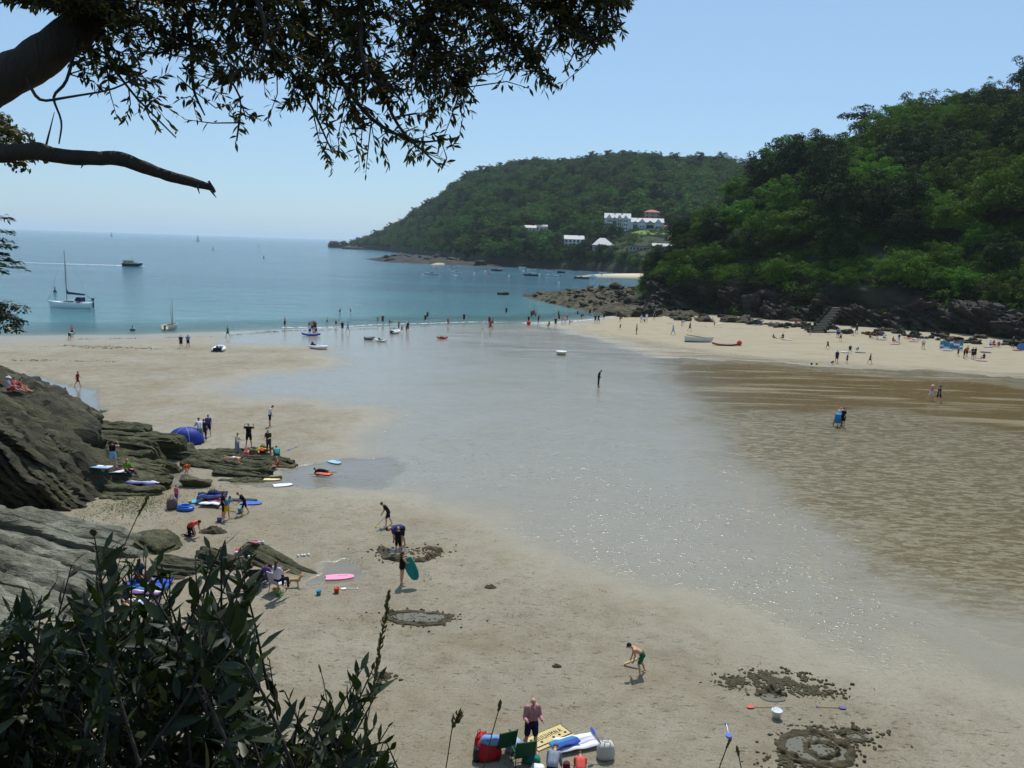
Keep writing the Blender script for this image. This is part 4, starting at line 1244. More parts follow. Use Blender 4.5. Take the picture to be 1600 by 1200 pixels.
# boughs (drawn through the leaf mass) and the twigs they carry
boughs = [
    [(150, 10, 5.4), (240, 40, 5.3), (330, 90, 5.2), (380, 150, 5.1), (370, 220, 5.0)],
    [(160, 40, 5.3), (165, 90, 5.3), (210, 150, 5.2), (250, 190, 5.1), (275, 215, 5.1)],
    [(120, 60, 5.2), (105, 130, 5.1), (80, 150, 5.1), (98, 190, 5.0), (92, 225, 5.0)],
    [(260, -90, 5.8), (340, -10, 5.6), (420, 60, 5.4), (480, 150, 5.2), (520, 240, 5.1)],
    [(420, -130, 6.0), (460, 0, 5.8), (520, 110, 5.5), (580, 190, 5.3), (650, 225, 5.2), (715, 215, 5.1)],
    [(420, -130, 6.0), (520, 20, 5.7), (590, 120, 5.4), (620, 200, 5.2), (690, 262, 5.1)],
    [(560, -140, 6.1), (640, 10, 5.9), (700, 100, 5.7), (740, 145, 5.6)],
    [(620, -150, 6.2), (740, -10, 6.0), (800, 60, 5.9), (850, 125, 5.8)],
    [(760, -120, 6.3), (850, -20, 6.2), (900, 40, 6.1), (940, 85, 6.0)],
    [(860, -80, 6.4), (930, -20, 6.3), (975, 15, 6.2)],
    [(300, -100, 5.7), (280, -20, 5.5), (300, 60, 5.3), (300, 140, 5.2), (320, 180, 5.1)],
    [(480, -140, 6.0), (500, -20, 5.6), (500, 90, 5.3), (450, 150, 5.2)],
    [(40, 120, 5.1), (60, 160, 5.0), (105, 152, 5.0), (180, 140, 5.0), (230, 110, 5.0)],
    [(10, -60, 5.6), (60, -20, 5.5), (110, 10, 5.4)],
    [(330, -110, 5.6), (390, -30, 4.9), (420, 50, 4.8), (400, 120, 4.8)], [(560, -130, 6.0), (570, -20, 5.2), (560, 80, 5.0), (590, 150, 4.9)], [(680, -130, 6.2), (690, -30, 5.4), (660, 60, 5.2), (640, 130, 5.1)]]
for bo in boughs:
    pp = px_path(bo)
    rough_tube([loc_(p) for p in pp], list(np.linspace(0.024 if bo[0][1] < 0 else 0.011, 0.004, len(pp))), 6, 0.1, 4, bo[0][0]).build('bough', BARK, oak, True)
# leaf mass outline (lower edge of the foliage by column) in photo pixels at about 5.5 m
LX = [0, 40, 100, 130, 160, 200, 250, 290, 330, 345, 370, 400, 420, 450, 480, 520, 560, 600, 640, 690, 720, 745, 770, 800, 830, 880, 900, 930, 960, 985]
LY = [12, 15, 24, 160, 188, 205, 210, 205, 195, 190, 250, 225, 195, 195, 190, 270, 278, 272, 250, 278, 262, 205, 152, 120, 142, 142, 110, 92, 82, 30]
tw = MB(); LP = []; LD = []; LS = []
def bough_point():
    bo = boughs[gr.randrange(len(boughs))]; pp = px_path(bo); k = gr.randrange(len(pp) - 1)
    return pp[k].lerp(pp[k + 1], gr.random())
PB = [(px_path(bo)) for bo in boughs]
PBs = np.array([list(pp[k].lerp(pp[k + 1], j / 5)) for pp in PB for k in range(len(pp) - 1) for j in range(5)])
n = 0
while n < 1950:
    px = gr.uniform(-10, 988); lim = float(np.interp(px, LX, LY))
    dens_top = 1.0
    py = gr.uniform(-120, lim)
    f = py / max(lim, 1)
    if px < 130 and py > 20: continue
    # sparse near the lower outline on the left, dense towards the top right
    keepp = 1.0 if f < 0.55 else (0.5 if f < 0.8 else 0.3)
    if px < 440 and f > 0.2: keepp *= 0.62
    if px < 300 and f > 0.15: keepp *= 0.8
    # open notch of sky under the main mass
    if 740 < px < 770 and py > 120: continue
    if gr.random() > keepp: continue
    d = float(np.interp(px, [0, 300, 700, 985], [5.1, 5.2, 5.5, 6.2])) + gr.uniform(-0.45, 0.55)
    tip = np.array(at(px, py, d))
    # nearest bough point above
    dd = np.linalg.norm(PBs - tip, axis=1) + np.where(PBs[:, 2] < tip[2] - 0.05, 0.6, 0) + np.array([gr.random() * 0.15 for _ in range(len(PBs))])
    s = PBs[int(np.argmin(dd))]
    v = tip - s
    if np.linalg.norm(v) > 0.75: s = tip - v / np.linalg.norm(v) * gr.uniform(0.35, 0.7)
    mid = (s + tip) / 2 + g.normal(size=3) * 0.04
    tw.tube([loc_(s), loc_(mid), loc_(tip)], [0.0045, 0.0035, 0.0015], 4, False)
    dirv = (tip - mid); dirv /= np.linalg.norm(dirv) + 1e-9
    m_ = gr.randint(13, 22) if f < 0.7 else gr.randint(7, 13)
    for k in range(m_):
        u = 1 - (k / m_) ** 1.2 * 0.85
        bp = (s * (1 - u) ** 2 + 2 * mid * u * (1 - u) + tip * u * u)
        r_ = g.normal(size=3); r_ -= dirv * r_.dot(dirv); r_ /= np.linalg.norm(r_) + 1e-9
        D = dirv * (0.35 + 0.5 * u) + r_ * 0.8 + np.array([0, 0, -0.22])
        LP.append(bp); LD.append(D); LS.append(gr.uniform(0.042, 0.078))
    n += 1
o = tw.build('twigs', BARK, oak, True); o['kind'] = 'stuff'
LP = np.array(LP); LD = np.array(LD); LS = np.array(LS)
# leaves that show largest: near and free against the sky (low ones)
vis = np.argsort(LP[:, 2] + 0.15 * g.random(len(LP)))[:300]
add_leaves(oak, LP, LD, LS, g, LEAF_OAK, [int(i) for i in vis])

# ------------------------------------------------------------------ the dark shrub below the viewpoint
g = np.random.default_rng(43); gr = random.Random(43)
sx = at(200, 1200, 2.6)
shrub_base = Vector((-1.6, 2.3, float(near_z(np.array([-1.6]), np.array([2.3]))[0])))
shrub = empty('shrub', shrub_base)
tag(shrub, 'dark evergreen shrub with upright lance shaped leaves below the viewpoint', 'shrub')
SX = [-60, 0, 60, 110, 150, 165, 200, 240, 255, 300, 330, 370, 392, 400, 420, 445, 470, 520, 560, 590, 605, 640]
SY = [930, 965, 930, 880, 828, 815, 872, 868, 905, 870, 852, 855, 900, 1000, 1020, 1080, 1105, 1078, 1035, 1050, 1130, 1190]
st = MB(); LP = []; LD = []; LS = []; 
for k in range(230):
    px = gr.uniform(-60, 610); top = float(np.interp(px, SX, SY))
    if k < 46:
        py = top + gr.uniform(0, 18)
    else:
        py = top + (1290 - top) * gr.random() ** 0.9 + 25
    d = gr.uniform(2.15, 3.3) if k >= 46 else gr.uniform(2.3, 2.9)
    if px > 430: d = gr.uniform(2.2, 2.7)
    tip = np.array(at(px, py, d))
    bx = tip + np.array([gr.uniform(-.45, .3), gr.uniform(-.3, .3), -gr.uniform(0.4, 0.75)])
    gz = float(near_z(np.array([bx[0]]), np.array([bx[1]]))[0])
    if px < 420 and bx[2] > gz + 0.5: pass
    mid = (tip + bx) / 2 + g.normal(size=3) * 0.03
    st.tube([Vector(bx) - shrub_base, Vector(mid) - shrub_base, Vector(tip) - shrub_base], [0.006, 0.0045, 0.002], 5, False)
    dirv = tip - mid; dirv /= np.linalg.norm(dirv)
    m_ = gr.randint(12, 20)
    for j in range(m_):
        u = 1 - (j / m_) * 0.85
        bp = bx * (1 - u) ** 2 + 2 * mid * u * (1 - u) + tip * u * u
        a = j * 2.4 + gr.random()
        r_ = g.normal(size=3); r_ -= dirv * r_.dot(dirv); r_ /= np.linalg.norm(r_) + 1e-9
        D = dirv * (0.35 + 0.5 * u) + r_ * (0.9 - 0.2 * u)
        LP.append(bp); LD.append(D); LS.append(gr.uniform(0.065, 0.125) * (0.6 if j < 3 else 1))
# dark fill low inside the shrub
for k in range(4200):
    px = gr.uniform(-80, 600); top = float(np.interp(px, SX, SY)) + 110
    if px > 420: top += 40
    if top > 1300: continue
    py = gr.uniform(top, 1330); d = gr.uniform(2.4, 3.6)
    LP.append(np.array(at(px, py, d))); LD.append(g.normal(size=3) + np.array([0, 0, 0.9])); LS.append(gr.uniform(0.08, 0.13))
o = st.build('stems', BARK, shrub, True); o['kind'] = 'stuff'
LP = np.array(LP); LD = np.array(LD); LS = np.array(LS)
vis = np.argsort(-(LP[:, 2] - (15 - 0.42 * LP[:, 1])) + 0.05 * g.random(len(LP)))[:290]
add_leaves(shrub, LP, LD, LS, g, LEAF_SHRUB, [int(i) for i in vis], 1.2)

# ------------------------------------------------------------------ tall grasses
STRAW = paint(srgb(92, 80, 44), 0.8, 0.2)
def grass_stalk(pts, label, head, r0=0.0016, hr=0.007, d=2.0, blades=26):
    P2 = px_path([(x, y, d) for x, y in pts])
    bz = P2[-1] + Vector((0.02, 0.05, -0.75))
    o = empty('grass_stalk', bz); tag(o, label, 'grass')
    MB().tube([p - bz for p in P2] + [Vector((0, 0, 0))], [r0 * 0.6] + [r0] * len(P2), 5).build('stem', STRAW, o, True)
    b = MB(); gg = random.Random(int(pts[0][0]))
    A, B2 = P2[0], P2[0].lerp(P2[1], head)
    for k in range(blades):
        u = k / blades; c = A.lerp(B2, u); t_ = (A - B2).normalized()
        s = Vector((gg.uniform(-1, 1), gg.uniform(-1, 1), gg.uniform(-.4, .4))).normalized()
        e = c + t_ * 0.018 + s * hr * (0.4 + 1.2 * math.sin(math.pi * min(1, u * 1.1 + 0.05)))
        b.tube([c, c.lerp(e, .5) + s * hr * .3, e], [0.0012, 0.0032, 0.0006], 4)
    ob = b.build('seed_head', STRAW, o, True)
    for v in ob.data.vertices: v.co -= bz
    return o
grass_stalk([(607, 930), (583, 1080), (565, 1170), (556, 1215)], 'tall grass stalk with a long thin seed head beside the shrub', 1.0, hr=0.006, d=2.0, blades=64)
grass_stalk([(715, 1118), (706, 1140), (700, 1180), (692, 1230)], 'short grass stalk with a plump brown seed head', 1.0, hr=0.011, d=2.0, blades=34)
grass_stalk([(781, 1101), (778, 1114), (770, 1142), (752, 1215)], 'thin grass stalk rising in front of the red bags', 1.0, hr=0.003, d=2.2, blades=16)
grass_stalk([(229, 780), (214, 808), (195, 850), (170, 930), (150, 985)], 'thin leaning grass stem rising above the dark shrub', 1.0, hr=0.003, d=2.3, blades=20)
grass_stalk([(1139, 1160), (1134, 1172), (1125, 1196), (1120, 1240)], 'dry grass stem beside the blue spade and ring pool', 1.0, hr=0.002, d=2.0, blades=10)
grass_stalk([(1153, 1174), (1155, 1184), (1158, 1200), (1160, 1250)], 'bent dry grass tip beside a straighter dry stem', 1.0, hr=0.002, d=2.0, blades=10)
grass_stalk([(500, 1045), (505, 1062), (512, 1100), (520, 1160)], 'very fine bare grass stem behind the shrub', 0.5, hr=0.001, d=2.4, blades=5)

# ------------------------------------------------------------------ trees at the left edge of the cliff
def edge_tree(name, label, px, py, depth, rx, rz, mat, seed, leaf, clumps, per, cr, flat=0.0):
    c = at(px, py, depth)
    bx = c.x - 4.5                                    # rooted on the cliff, leaning out
    gz = float(near_z(np.array([bx]), np.array([c.y]))[0])
    hgt = c.z - gz
    o = empty(name, (bx, c.y, gz)); tag(o, label, 'tree')
    MB().tube([(0, 0, -0.4), (1.6, 0, hgt * 0.4), (3.4, 0, hgt * 0.8), (4.5, 0, hgt * 1.02)], [0.16, 0.12, 0.08, 0.03], 8).build('trunk', BARK, o, True)
    V, Q = crown(seed, rx, rz, clumps, per, leaf, cr, flat, base=-1.0)
    V = V + np.array([4.5, 0, hgt])
    np_ = np_mesh('crown', V, Q, [mat]); mobj('crown', np_, o)
    return o
edge_tree('cliff_tree', 'leafy tree at the cliff edge under the thick limb', -58, 236, 15, 0.95, 0.62, LEAF_OAK, 501, 0.10, 34, 110, 0.26)
edge_tree('cliff_bush', 'grey green bush on the cliff beside the sea edge', -5, 512, 26, 0.75, 0.65, LEAF_SHRUB, 502, 0.11, 34, 60, 0.26)
# cypress: flat drooping sprays
def cypress():
    c = at(-70, 385, 9.0); gz = float(near_z(np.array([c.x]), np.array([c.y]))[0])
    o = empty('cypress_tree', (c.x, c.y, gz)); tag(o, 'cypress with drooping pointed sprays at the cliff edge', 'tree')
    gg = np.random.default_rng(77); hgt = c.z - gz
    MB().tube([(0, 0, -0.4), (0, 0, hgt * 0.6), (0, 0, hgt + 0.5)], [0.14, 0.1, 0.03], 8).build('trunk', BARK, o, True)
    for k, (tx, ty) in enumerate([(20, 343), (22, 364), (20, 378), (25, 388), (12, 399), (40, 420), (30, 410), (8, 425)]):
        e = at(tx, ty, 9.0 + gg.uniform(-.3, .3)) - Vector((c.x, c.y, gz)); s = Vector((0, 0, e.z + 0.12))
        P_ = []; D = []; S_ = []
        b = MB().tube([s, s.lerp(e, .6) + Vector((0, 0, -.03)), e], [0.012, 0.008, 0.002], 5)
        for j in range(110):
            u = gg.random() ** 0.7; q_ = s.lerp(e, u)
            ax = (e - s).normalized()
            dv = np.array(ax) * 0.9 + gg.normal(size=3) * np.array([.35, .35, .18])
            P_.append(np.array(q_) + gg.normal(size=3) * 0.012); D.append(dv); S_.append(gg.uniform(0.05, 0.11) * (1.15 - 0.6 * u))
        P_ = np.array(P_); D = np.array(D); S_ = np.array(S_)
        sp = mobj('spray', leaves_mesh('spray', P_, leaf_frames(P_, D, gg), S_, LEAF_CYP), o)
        b.build('branchlet', BARK, sp, True)
cypress()
# ================================================================== houses on the headland
WALLW = paint(srgb(214, 216, 212), 0.8, 0.2, 0.05)
WALLP = paint(srgb(186, 132, 116), 0.85, 0.2, 0.08)
WALLG = paint(srgb(150, 150, 144), 0.85, 0.2, 0.08)
SLATE = paint(srgb(150, 153, 158), 0.55, 0.3, 0.06)
SLATED = paint(srgb(96, 98, 104), 0.5, 0.45, 0.08)
TILE = paint(srgb(170, 84, 62), 0.7, 0.3, 0.1)
GLASS = NT('window_glass'); GLASS.set(Base_Color=(0.02, 0.03, 0.04), Roughness=0.08); GLASS = GLASS.m
TIMBER = paint(srgb(70, 66, 62), 0.7, 0.25)
STONEW = paint(srgb(112, 104, 92), 0.9, 0.2, 0.2)
WINDOW = MB().box((0, 0, 0), (1.1, 0.10, 1.4)).mesh('window', GLASS)
WFRAME = MB().box((0, -0.02, 0.76), (1.3, 0.16, 0.1)).box((0, -0.02, -0.76), (1.36, 0.2, 0.1)).box((-0.6, -0.02, 0), (0.09, 0.14, 1.44)).box((0.6, -0.02, 0), (0.09, 0.14, 1.44)).box((0, -0.03, 0), (0.05, 0.12, 1.4)).mesh('frame', WALLW)
WBIG = MB().box((0, 0, 0), (2.6, 0.10, 3.2)).mesh('window', GLASS)
def window(root, x, y, z, big=False, sx=1.0, szz=1.0, frame=True):
    w = mobj('window', WBIG if big else WINDOW, root, (x, y, z), None, (sx, 1, szz))
    if frame and not big: mobj('frame', WFRAME, w)
    return w
def gable(b, x0, x1, y0, y1, z0, z1, axis='x', over=0.35):
    """solid gable roof; ridge along axis"""
    th = 0.0
    if axis == 'x':
        ym = (y0 + y1) / 2
        v = [(x0 - over, y0 - over, z0), (x1 + over, y0 - over, z0), (x1 + over, y1 + over, z0), (x0 - over, y1 + over, z0), (x0 - over, ym, z1), (x1 + over, ym, z1)]
        b.add(v, [(0, 1, 5, 4), (2, 3, 4, 5), (0, 4, 3), (1, 2, 5), (0, 3, 2, 1)])
    else:
        xm = (x0 + x1) / 2
        v = [(x0 - over, y0 - over, z0), (x1 + over, y0 - over, z0), (x1 + over, y1 + over, z0), (x0 - over, y1 + over, z0), (xm, y0 - over, z1), (xm, y1 + over, z1)]
        b.add(v, [(0, 4, 5, 3), (1, 2, 5, 4), (0, 1, 4), (2, 3, 5), (0, 3, 2, 1)])
    return b
def hip(b, x0, x1, y0, y1, z0, z1, k=0.25, over=0.5):
    xm0 = x0 + (x1 - x0) * (0.5 - k / 2); xm1 = x1 - (x1 - x0) * (0.5 - k / 2); ym = (y0 + y1) / 2
    v = [(x0 - over, y0 - over, z0), (x1 + over, y0 - over, z0), (x1 + over, y1 + over, z0), (x0 - over, y1 + over, z0), (xm0, ym, z1), (xm1, ym, z1)]
    b.add(v, [(0, 1, 5, 4), (2, 3, 4, 5), (3, 0, 4), (1, 2, 5), (0, 3, 2, 1)]); return b
def site(px, py, rz=0.0, lift=0.0):
    p = on_far(px, py); return Vector((p.x, p.y, p.z + lift)), rz

# the gabled white hotel
p, _ = site(990, 359)
scl = p.y / F
L = 90 * scl
hot = empty('gabled_hotel', (p.x, p.y, p.z - 0.5), R(-6)); tag(hot, 'long white hotel with a row of pointed gables above a lawn', 'building')
xa, xm, xb = -L / 2, -L * 0.06, L / 2
MB().box(((xa + xm) / 2, 5.5, 2.0), (xm - xa, 10, 12.0)).build('wall', WALLW, hot)
MB().box(((xm + xb) / 2, 5.0, 0.4), (xb - xm - 0.02, 9, 10.8)).build('wall', WALLW, hot)
rf = gable(MB(), xa, xm, 0.5, 10.5, 8.0, 11.6).build('roof', SLATE, hot)
for xx in (xa + 7, xm - 6): MB().box((xx, 5.6, 11.6), (1.0, 1.0, 2.2)).build('chimney', STONEW, rf)
rf2 = gable(MB(), xm + 0.2, xb, 0.5, 9.5, 5.8, 8.8).build('roof', SLATE, hot)
MB().box((xm + 5, 5.2, 8.8), (0.8, 0.8, 1.6)).build('chimney', STONEW, rf2)
def bay(x, w, zb, zt, zr, recess=False):
    if recess:
        window(hot, x, 0.42, zt - 2.6, True, w / 2.9, 0.9)
        gb = gable(MB(), x - w / 2, x + w / 2, -0.2, 4, zt, zr - 0.4, 'y', 0.2).build('gable', SLATE, hot)
    else:
        MB().box((x, -0.2, (zb + zt) / 2), (w, 1.5, zt - zb)).build('bay', WALLW, hot)
        gb = gable(MB(), x - w / 2, x + w / 2, -0.95, 4, zt, zr, 'y', 0.3).build('gable', SLATE, hot)
        MB().add([(x - w * .4, -1.29, zt + .12), (x + w * .4, -1.29, zt + .12), (x, -1.29, zt + (zr - zt) * .86), (x - w * .4, -1.27, zt + .12), (x + w * .4, -1.27, zt + .12), (x, -1.27, zt + (zr - zt) * .86)], [(0, 1, 2), (5, 4, 3), (0, 3, 4, 1), (1, 4, 5, 2), (2, 5, 3, 0)]).build('gable_face', WALLW, gb)
        for zz in np.arange(zb + 2.0, zt - 0.3, 2.6): window(hot, x - w * 0.22, -0.97, float(zz), False, 0.9); window(hot, x + w * 0.22, -0.97, float(zz), False, 0.9)
wA = (xm - xa) / 5.2
bay(xa + wA * 0.9, wA, -3.5, 7.6, 10.6); bay(xa + wA * 2.0, wA * 0.8, -3, 7.4, 9.4, True); bay(xa + wA * 3.0, wA, -3.5, 7.6, 10.4); bay(xa + wA * 4.2, wA, -3.5, 7.6, 10.2)
wB = (xb - xm) / 5.4
bay(xm + wB * 0.8, wB * .8, -4, 5.2, 7.0, True); bay(xm + wB * 1.9, wB, -4.5, 5.6, 8.2); bay(xm + wB * 3.2, wB * 1.3, -4, 5.2, 7.4, True); bay(xm + wB * 4.5, wB, -4.5, 5.6, 8.2)
for zz in (2.0, 5.5):
    for yy in (3.0, 7.5):
        w = window(hot, xa - 0.02, yy, zz); w.rotation_euler = (0, 0, R(90))
MB().box((xb + 4, 4, 0.0), (7, 7, 5)).build('annexe', WALLW, hot)
gable(MB(), xb + 0.5, xb + 7.5, 0.5, 7.5, 2.5, 4.5, 'x').build('annexe_roof', TILE, hot)
# lawn terrace in front with its wall
P2 = [on_far(x, y) for x, y in ((984, 366), (1042, 372), (1046, 366), (1000, 362))]
b = MB(); zt = [q_.z + 0.9 for q_ in P2]
b.add([(q_.x, q_.y, z_) for q_, z_ in zip(P2, zt)] + [(q_.x, q_.y, z_ - 4) for q_, z_ in zip(P2, zt)], [(0, 1, 2, 3), (0, 4, 5, 1), (1, 5, 6, 2), (2, 6, 7, 3), (3, 7, 4, 0)])
tag(b.build('lawn', GRASSM), kind='structure')
a_, b_ = P2[0], P2[1]; dv = b_ - a_
tag(MB().box(((a_ + b_) / 2 + Vector((0, -0.8, -0.2))), (dv.length, 0.6, 2.6), (0, 0, math.atan2(dv.y, dv.x))).build('retaining_wall', STONEW), 'grey retaining wall under the hotel lawn', 'wall')

def simple_house(name, label, px, py, wpx, depth, hpx, roofpx, wall, roof, kind='gable', axis='x', rz=0, wins=4, rows=2, lift=0.0):
    p, _ = site(px, py); s = p.y / F
    w = wpx * s; h = hpx * s; r_ = roofpx * s
    o = empty(name, (p.x, p.y, p.z - 0.5 + lift), R(rz)); tag(o, label, 'house')
    MB().box((0, depth / 2, h / 2 - 2), (w, depth, h + 4)).build('wall', wall, o)
    if kind == 'gable': rf = gable(MB(), -w / 2, w / 2, 0, depth, h, h + r_, axis).build('roof', roof, o)
    elif kind == 'hip': rf = hip(MB(), -w / 2, w / 2, 0, depth, h, h + r_).build('roof', roof, o)
    else: rf = MB().box((0, depth / 2, h + 0.15), (w + .6, depth + .6, 0.3)).build('roof', roof, o)
    if kind != 'flat': MB().box((w * 0.28, depth * 0.5, h + r_ * 0.9), (0.8, 0.7, r_ * 0.6)).build('chimney', STONEW, rf)
    for i in range(wins):
        for j in range(rows):
            window(o, -w / 2 + w * (i + 0.5) / wins, -0.02, h * (j + 0.5) / rows, False, min(1.3, w / wins * 0.6), min(1.1, h / rows / 2.1))
    return o
simple_house('tall_house', 'tall pinkish stone house behind the gabled hotel', 1019, 345, 24, 9, 14, 4, WALLP, TILE, 'hip', wins=3, rows=3)
simple_house('white_villa', 'white villa with a balcony front below the hotel', 897, 384, 30, 9, 11, 6, WALLW, SLATE, 'gable', wins=5, rows=2)
o = simple_house('pyramid_roof_house', 'house with a bright pale pyramid roof and red eaves', 942, 391, 32, 13, 9, 11, WALLG, SLATE, 'hip', wins=3, rows=1)
simple_house('shore_lodge', 'long low lodge with a pale roof next to the wooded point', 1052, 391, 44, 7, 7, 4, WALLG, SLATE, 'gable', wins=6, rows=1)
simple_house('shore_lodge', 'smaller pale roofed lodge beside the long low lodge', 1027, 389, 14, 6, 6, 4, WALLG, SLATE, 'gable', wins=2, rows=1)
simple_house('flat_pavilion', 'flat roofed pavilion with dark window bays under the lawn', 1002, 391, 38, 6, 7, 0, WALLG, SLATED, 'flat', wins=7, rows=1)
simple_house('cream_house', 'cream house half hidden in the trees left of the villa', 826, 365, 22, 8, 10, 4, WALLW, SLATED, 'gable', wins=4, rows=2)
simple_house('cream_house', 'smaller cream wing beside the half hidden house', 846, 361, 18, 8, 8, 3, WALLW, SLATED, 'gable', wins=3, rows=1)
simple_house('red_roof_cottage', 'small cottage with a red tiled roof above the villa', 888, 361, 10, 6, 3, 5, WALLW, TILE, 'gable', wins=2, rows=1)
simple_house('garden_house', 'little white garden house left of the villa', 873, 377, 12, 6, 6, 4, WALLW, SLATE, 'gable', wins=2, rows=1)

# ------------------------------------------------------------------ stone steps on the cliff
sp0 = ground(1290, 521)
steps = empty('cliff_steps', sp0 + Vector((-1.2, 1.0, 0)), 0); tag(steps, 'flight of pale stone steps climbing the foot of the cliff', 'steps')
STEPM = paint(srgb(142, 137, 120), 0.9, 0.2, 0.25)
for k in range(16):
    e = MB().box((0.3 * k, 0.24 * k, 0.24 + 0.27 * k), (2.4 - 0.05 * k, 0.6, 0.13), (0, .03 * math.sin(k * 2.3), .08 * math.sin(k * 1.7))).build('step', STEPM, steps)
    MB().box((0.3 * k, 0.24 * k + .16, 0.09 + 0.27 * k), (2.2 - 0.05 * k, 0.45, 0.16)).build('riser', ROCK_CLIFF, e)  # dark rock material here paints the shadow lines under the treads
for s in (-1, 1):
    for k in range(8): MB().box((0.6 * k + s * (1.4 - .05 * k), 0.48 * k, 0.3 + 0.54 * k), (.45, .8, .8), (0, 0, .1 * s * k)).build('side_stone', ROCK_CLIFF, steps)

# ================================================================== boats
HULLW = paint(srgb(232, 234, 230), 0.35, 0.5, 0.04)
HULLD = paint(srgb(28, 34, 52), 0.35, 0.5, 0.08)
BLUEC = paint(srgb(28, 38, 84), 0.8, 0.2)
ALU = paint(srgb(120, 124, 130), 0.4, 0.5, 0.05)
RUBBER = paint(srgb(30, 30, 32), 0.6, 0.3)
WOODB = paint(srgb(120, 78, 46), 0.6, 0.3, 0.15)
REDP = paint(srgb(196, 40, 34), 0.5, 0.4)
def hull_mesh(L, B, D, mat, sheer=0.15, transom=0.75, fine=1.0, open_=False, n=14, below=0.35):
    """hull along X, bow at +X"""
    b = MB(); rings = []
    for i in range(n + 1):
        u = i / n; x = -L / 2 + L * u
        w = B / 2 * (transom + (1 - transom) * math.sin(min(u / 0.45, 1) * math.pi / 2)) if u < 0.45 else B / 2 * (1 - ((u - 0.45) / 0.55) ** (2.1 * fine))
        w = max(w, 0.012)
        zt = D * (1 + sheer * (2 * u - 0.8) ** 2); zk = -below * (1 - max(0, (u - 0.6) / 0.4) ** 2)
        xs = x + (0.12 * L * max(0, (u - 0.7) / 0.3) ** 2 * 0.5)
        prof = [(w, zt, xs), (w * 0.97, zt * .55, x), (w * .78, 0.0, x - .02 * L * u), (w * .4, zk * .7, x - .05 * L * u), (0, zk, x - .07 * L * u)]
        ring = [(p_[2], p_[0], p_[1]) for p_ in prof] + [(p_[2], -p_[0], p_[1]) for p_ in prof[-2::-1]]
        if open_:
            ring += [(xs, -w * .88, zt), (x, -w * .7, zt * .15), (x, w * .7, zt * .15), (xs, w * .88, zt)]
        rings.append(ring)
    b.loft(rings)
    me = b.mesh('hull', mat, True); me.set_sharp_from_angle(angle=R(40))
    return me
def boat_at(px, py, name, label, cat, rz, group=None, z=0.0, cat2=None):
    p = on_z(px, py, z); o = empty(name, (p.x, p.y, z), R(rz)); tag(o, label, cat, group); return o
def outboard(root, x, z, s=1.0, mat=RUBBER):
    e = MB().box((x - .12 * s, 0, z + .28 * s), (.34 * s, .26 * s, .34 * s), None, 0.8).build('outboard_motor', mat, root)
    MB().box((x - .1 * s, 0, z - .2 * s), (.13 * s, .1 * s, .75 * s)).box((x - .1 * s, 0, z - .52 * s), (.3 * s, .05 * s, .12 * s)).build('leg', mat, e)

# moored yacht
y = boat_at(111, 481, 'moored_yacht', 'white yacht with furled blue sail moored off the strand', 'yacht', 176)
mobj('hull', hull_mesh(8.9, 2.7, 1.05, HULLW, 0.16, 0.6, 0.9), y)
MB().prism([(-3.4, -1.0), (1.0, -1.05), (3.6, -0.35), (4.3, 0), (3.6, 0.35), (1.0, 1.05), (-3.4, 1.0)], 1.0, 1.09).build('deck', paint(srgb(206, 200, 186), 0.6), y)
cb = MB().loft([[(-1.6, -.8, 1.08), (-1.6, .8, 1.08), (-1.6, .7, 1.62), (-1.6, -.7, 1.62)], [(1.9, -.6, 1.08), (1.9, .6, 1.08), (1.6, .45, 1.42), (1.6, -.45, 1.42)]]).build('cabin', HULLW, y)
for s in (-1, 1): MB().box((0, s * .76, 1.36), (2.0, .05, .16), (0, R(-2), R(s * -3.2))).build('window', GLASS, cb)
MB().loft([[(-2.5, -.85, 1.3), (-2.5, .85, 1.3), (-2.5, .75, 2.1), (-2.5, -.75, 2.1)], [(-1.2, -.75, 1.5), (-1.2, .75, 1.5), (-1.5, .6, 2.15), (-1.5, -.6, 2.15)]]).build('spray_hood', BLUEC, y)
MB().tube([(0.75, 0, 1.2), (0.75, 0, 6.5), (0.75, 0, 11.2)], [.10, .09, .06], 8).build('mast', ALU, y, True)
bo = MB().tube([(0.7, 0, 2.7), (-3.0, 0, 2.55)], .07, 8).build('boom', ALU, y, True)
MB().tube([(0.62, 0, 3.5), (0.5, 0, 2.95), (-1.2, 0, 2.82), (-3.0, 0, 2.72)], [.10, .2, .17, .1], 8).build('sail_cover', BLUEC, bo, True)
MB().tube([(0.75, 0, 11.0), (4.5, 0, 1.5)], .02, 5).tube([(0.75, 0, 11.0), (-4.2, 0, 1.3)], .018, 5).tube([(0.75, 0, 10), (0.6, 1.25, 1.1)], .016, 5).tube([(0.75, 0, 10), (0.6, -1.25, 1.1)], .016, 5).build('rigging', ALU, y, True)
MB().tube([(4.7, 0, 1.35), (4.6, 0, 1.9), (3.6, .5, 1.75), (3.6, .5, 1.1)], .025, 5).tube([(4.6, 0, 1.9), (3.6, -.5, 1.75), (3.6, -.5, 1.1)], .025, 5).tube([(-3.6, .9, 1.1), (-3.8, .9, 2.0), (-4.3, 0, 2.1), (-3.8, -.9, 2.0), (-3.6, -.9, 1.1)], .03, 5).tube([(-2.6, .9, 2.7), (-3.9, .7, 2.5), (-4.2, .1, 1.9)], .03, 5).build('rail', ALU, y, True)
MB().box((-4.6, 0, 0.8), (.12, .3, 1.3)).box((-4.55, 0, 1.8), (.3, .5, .5)).build('wind_vane', HULLD, y)
MB().box((-.3, 0, -.6), (2.2, .18, .9)).build('keel', HULLD, y)
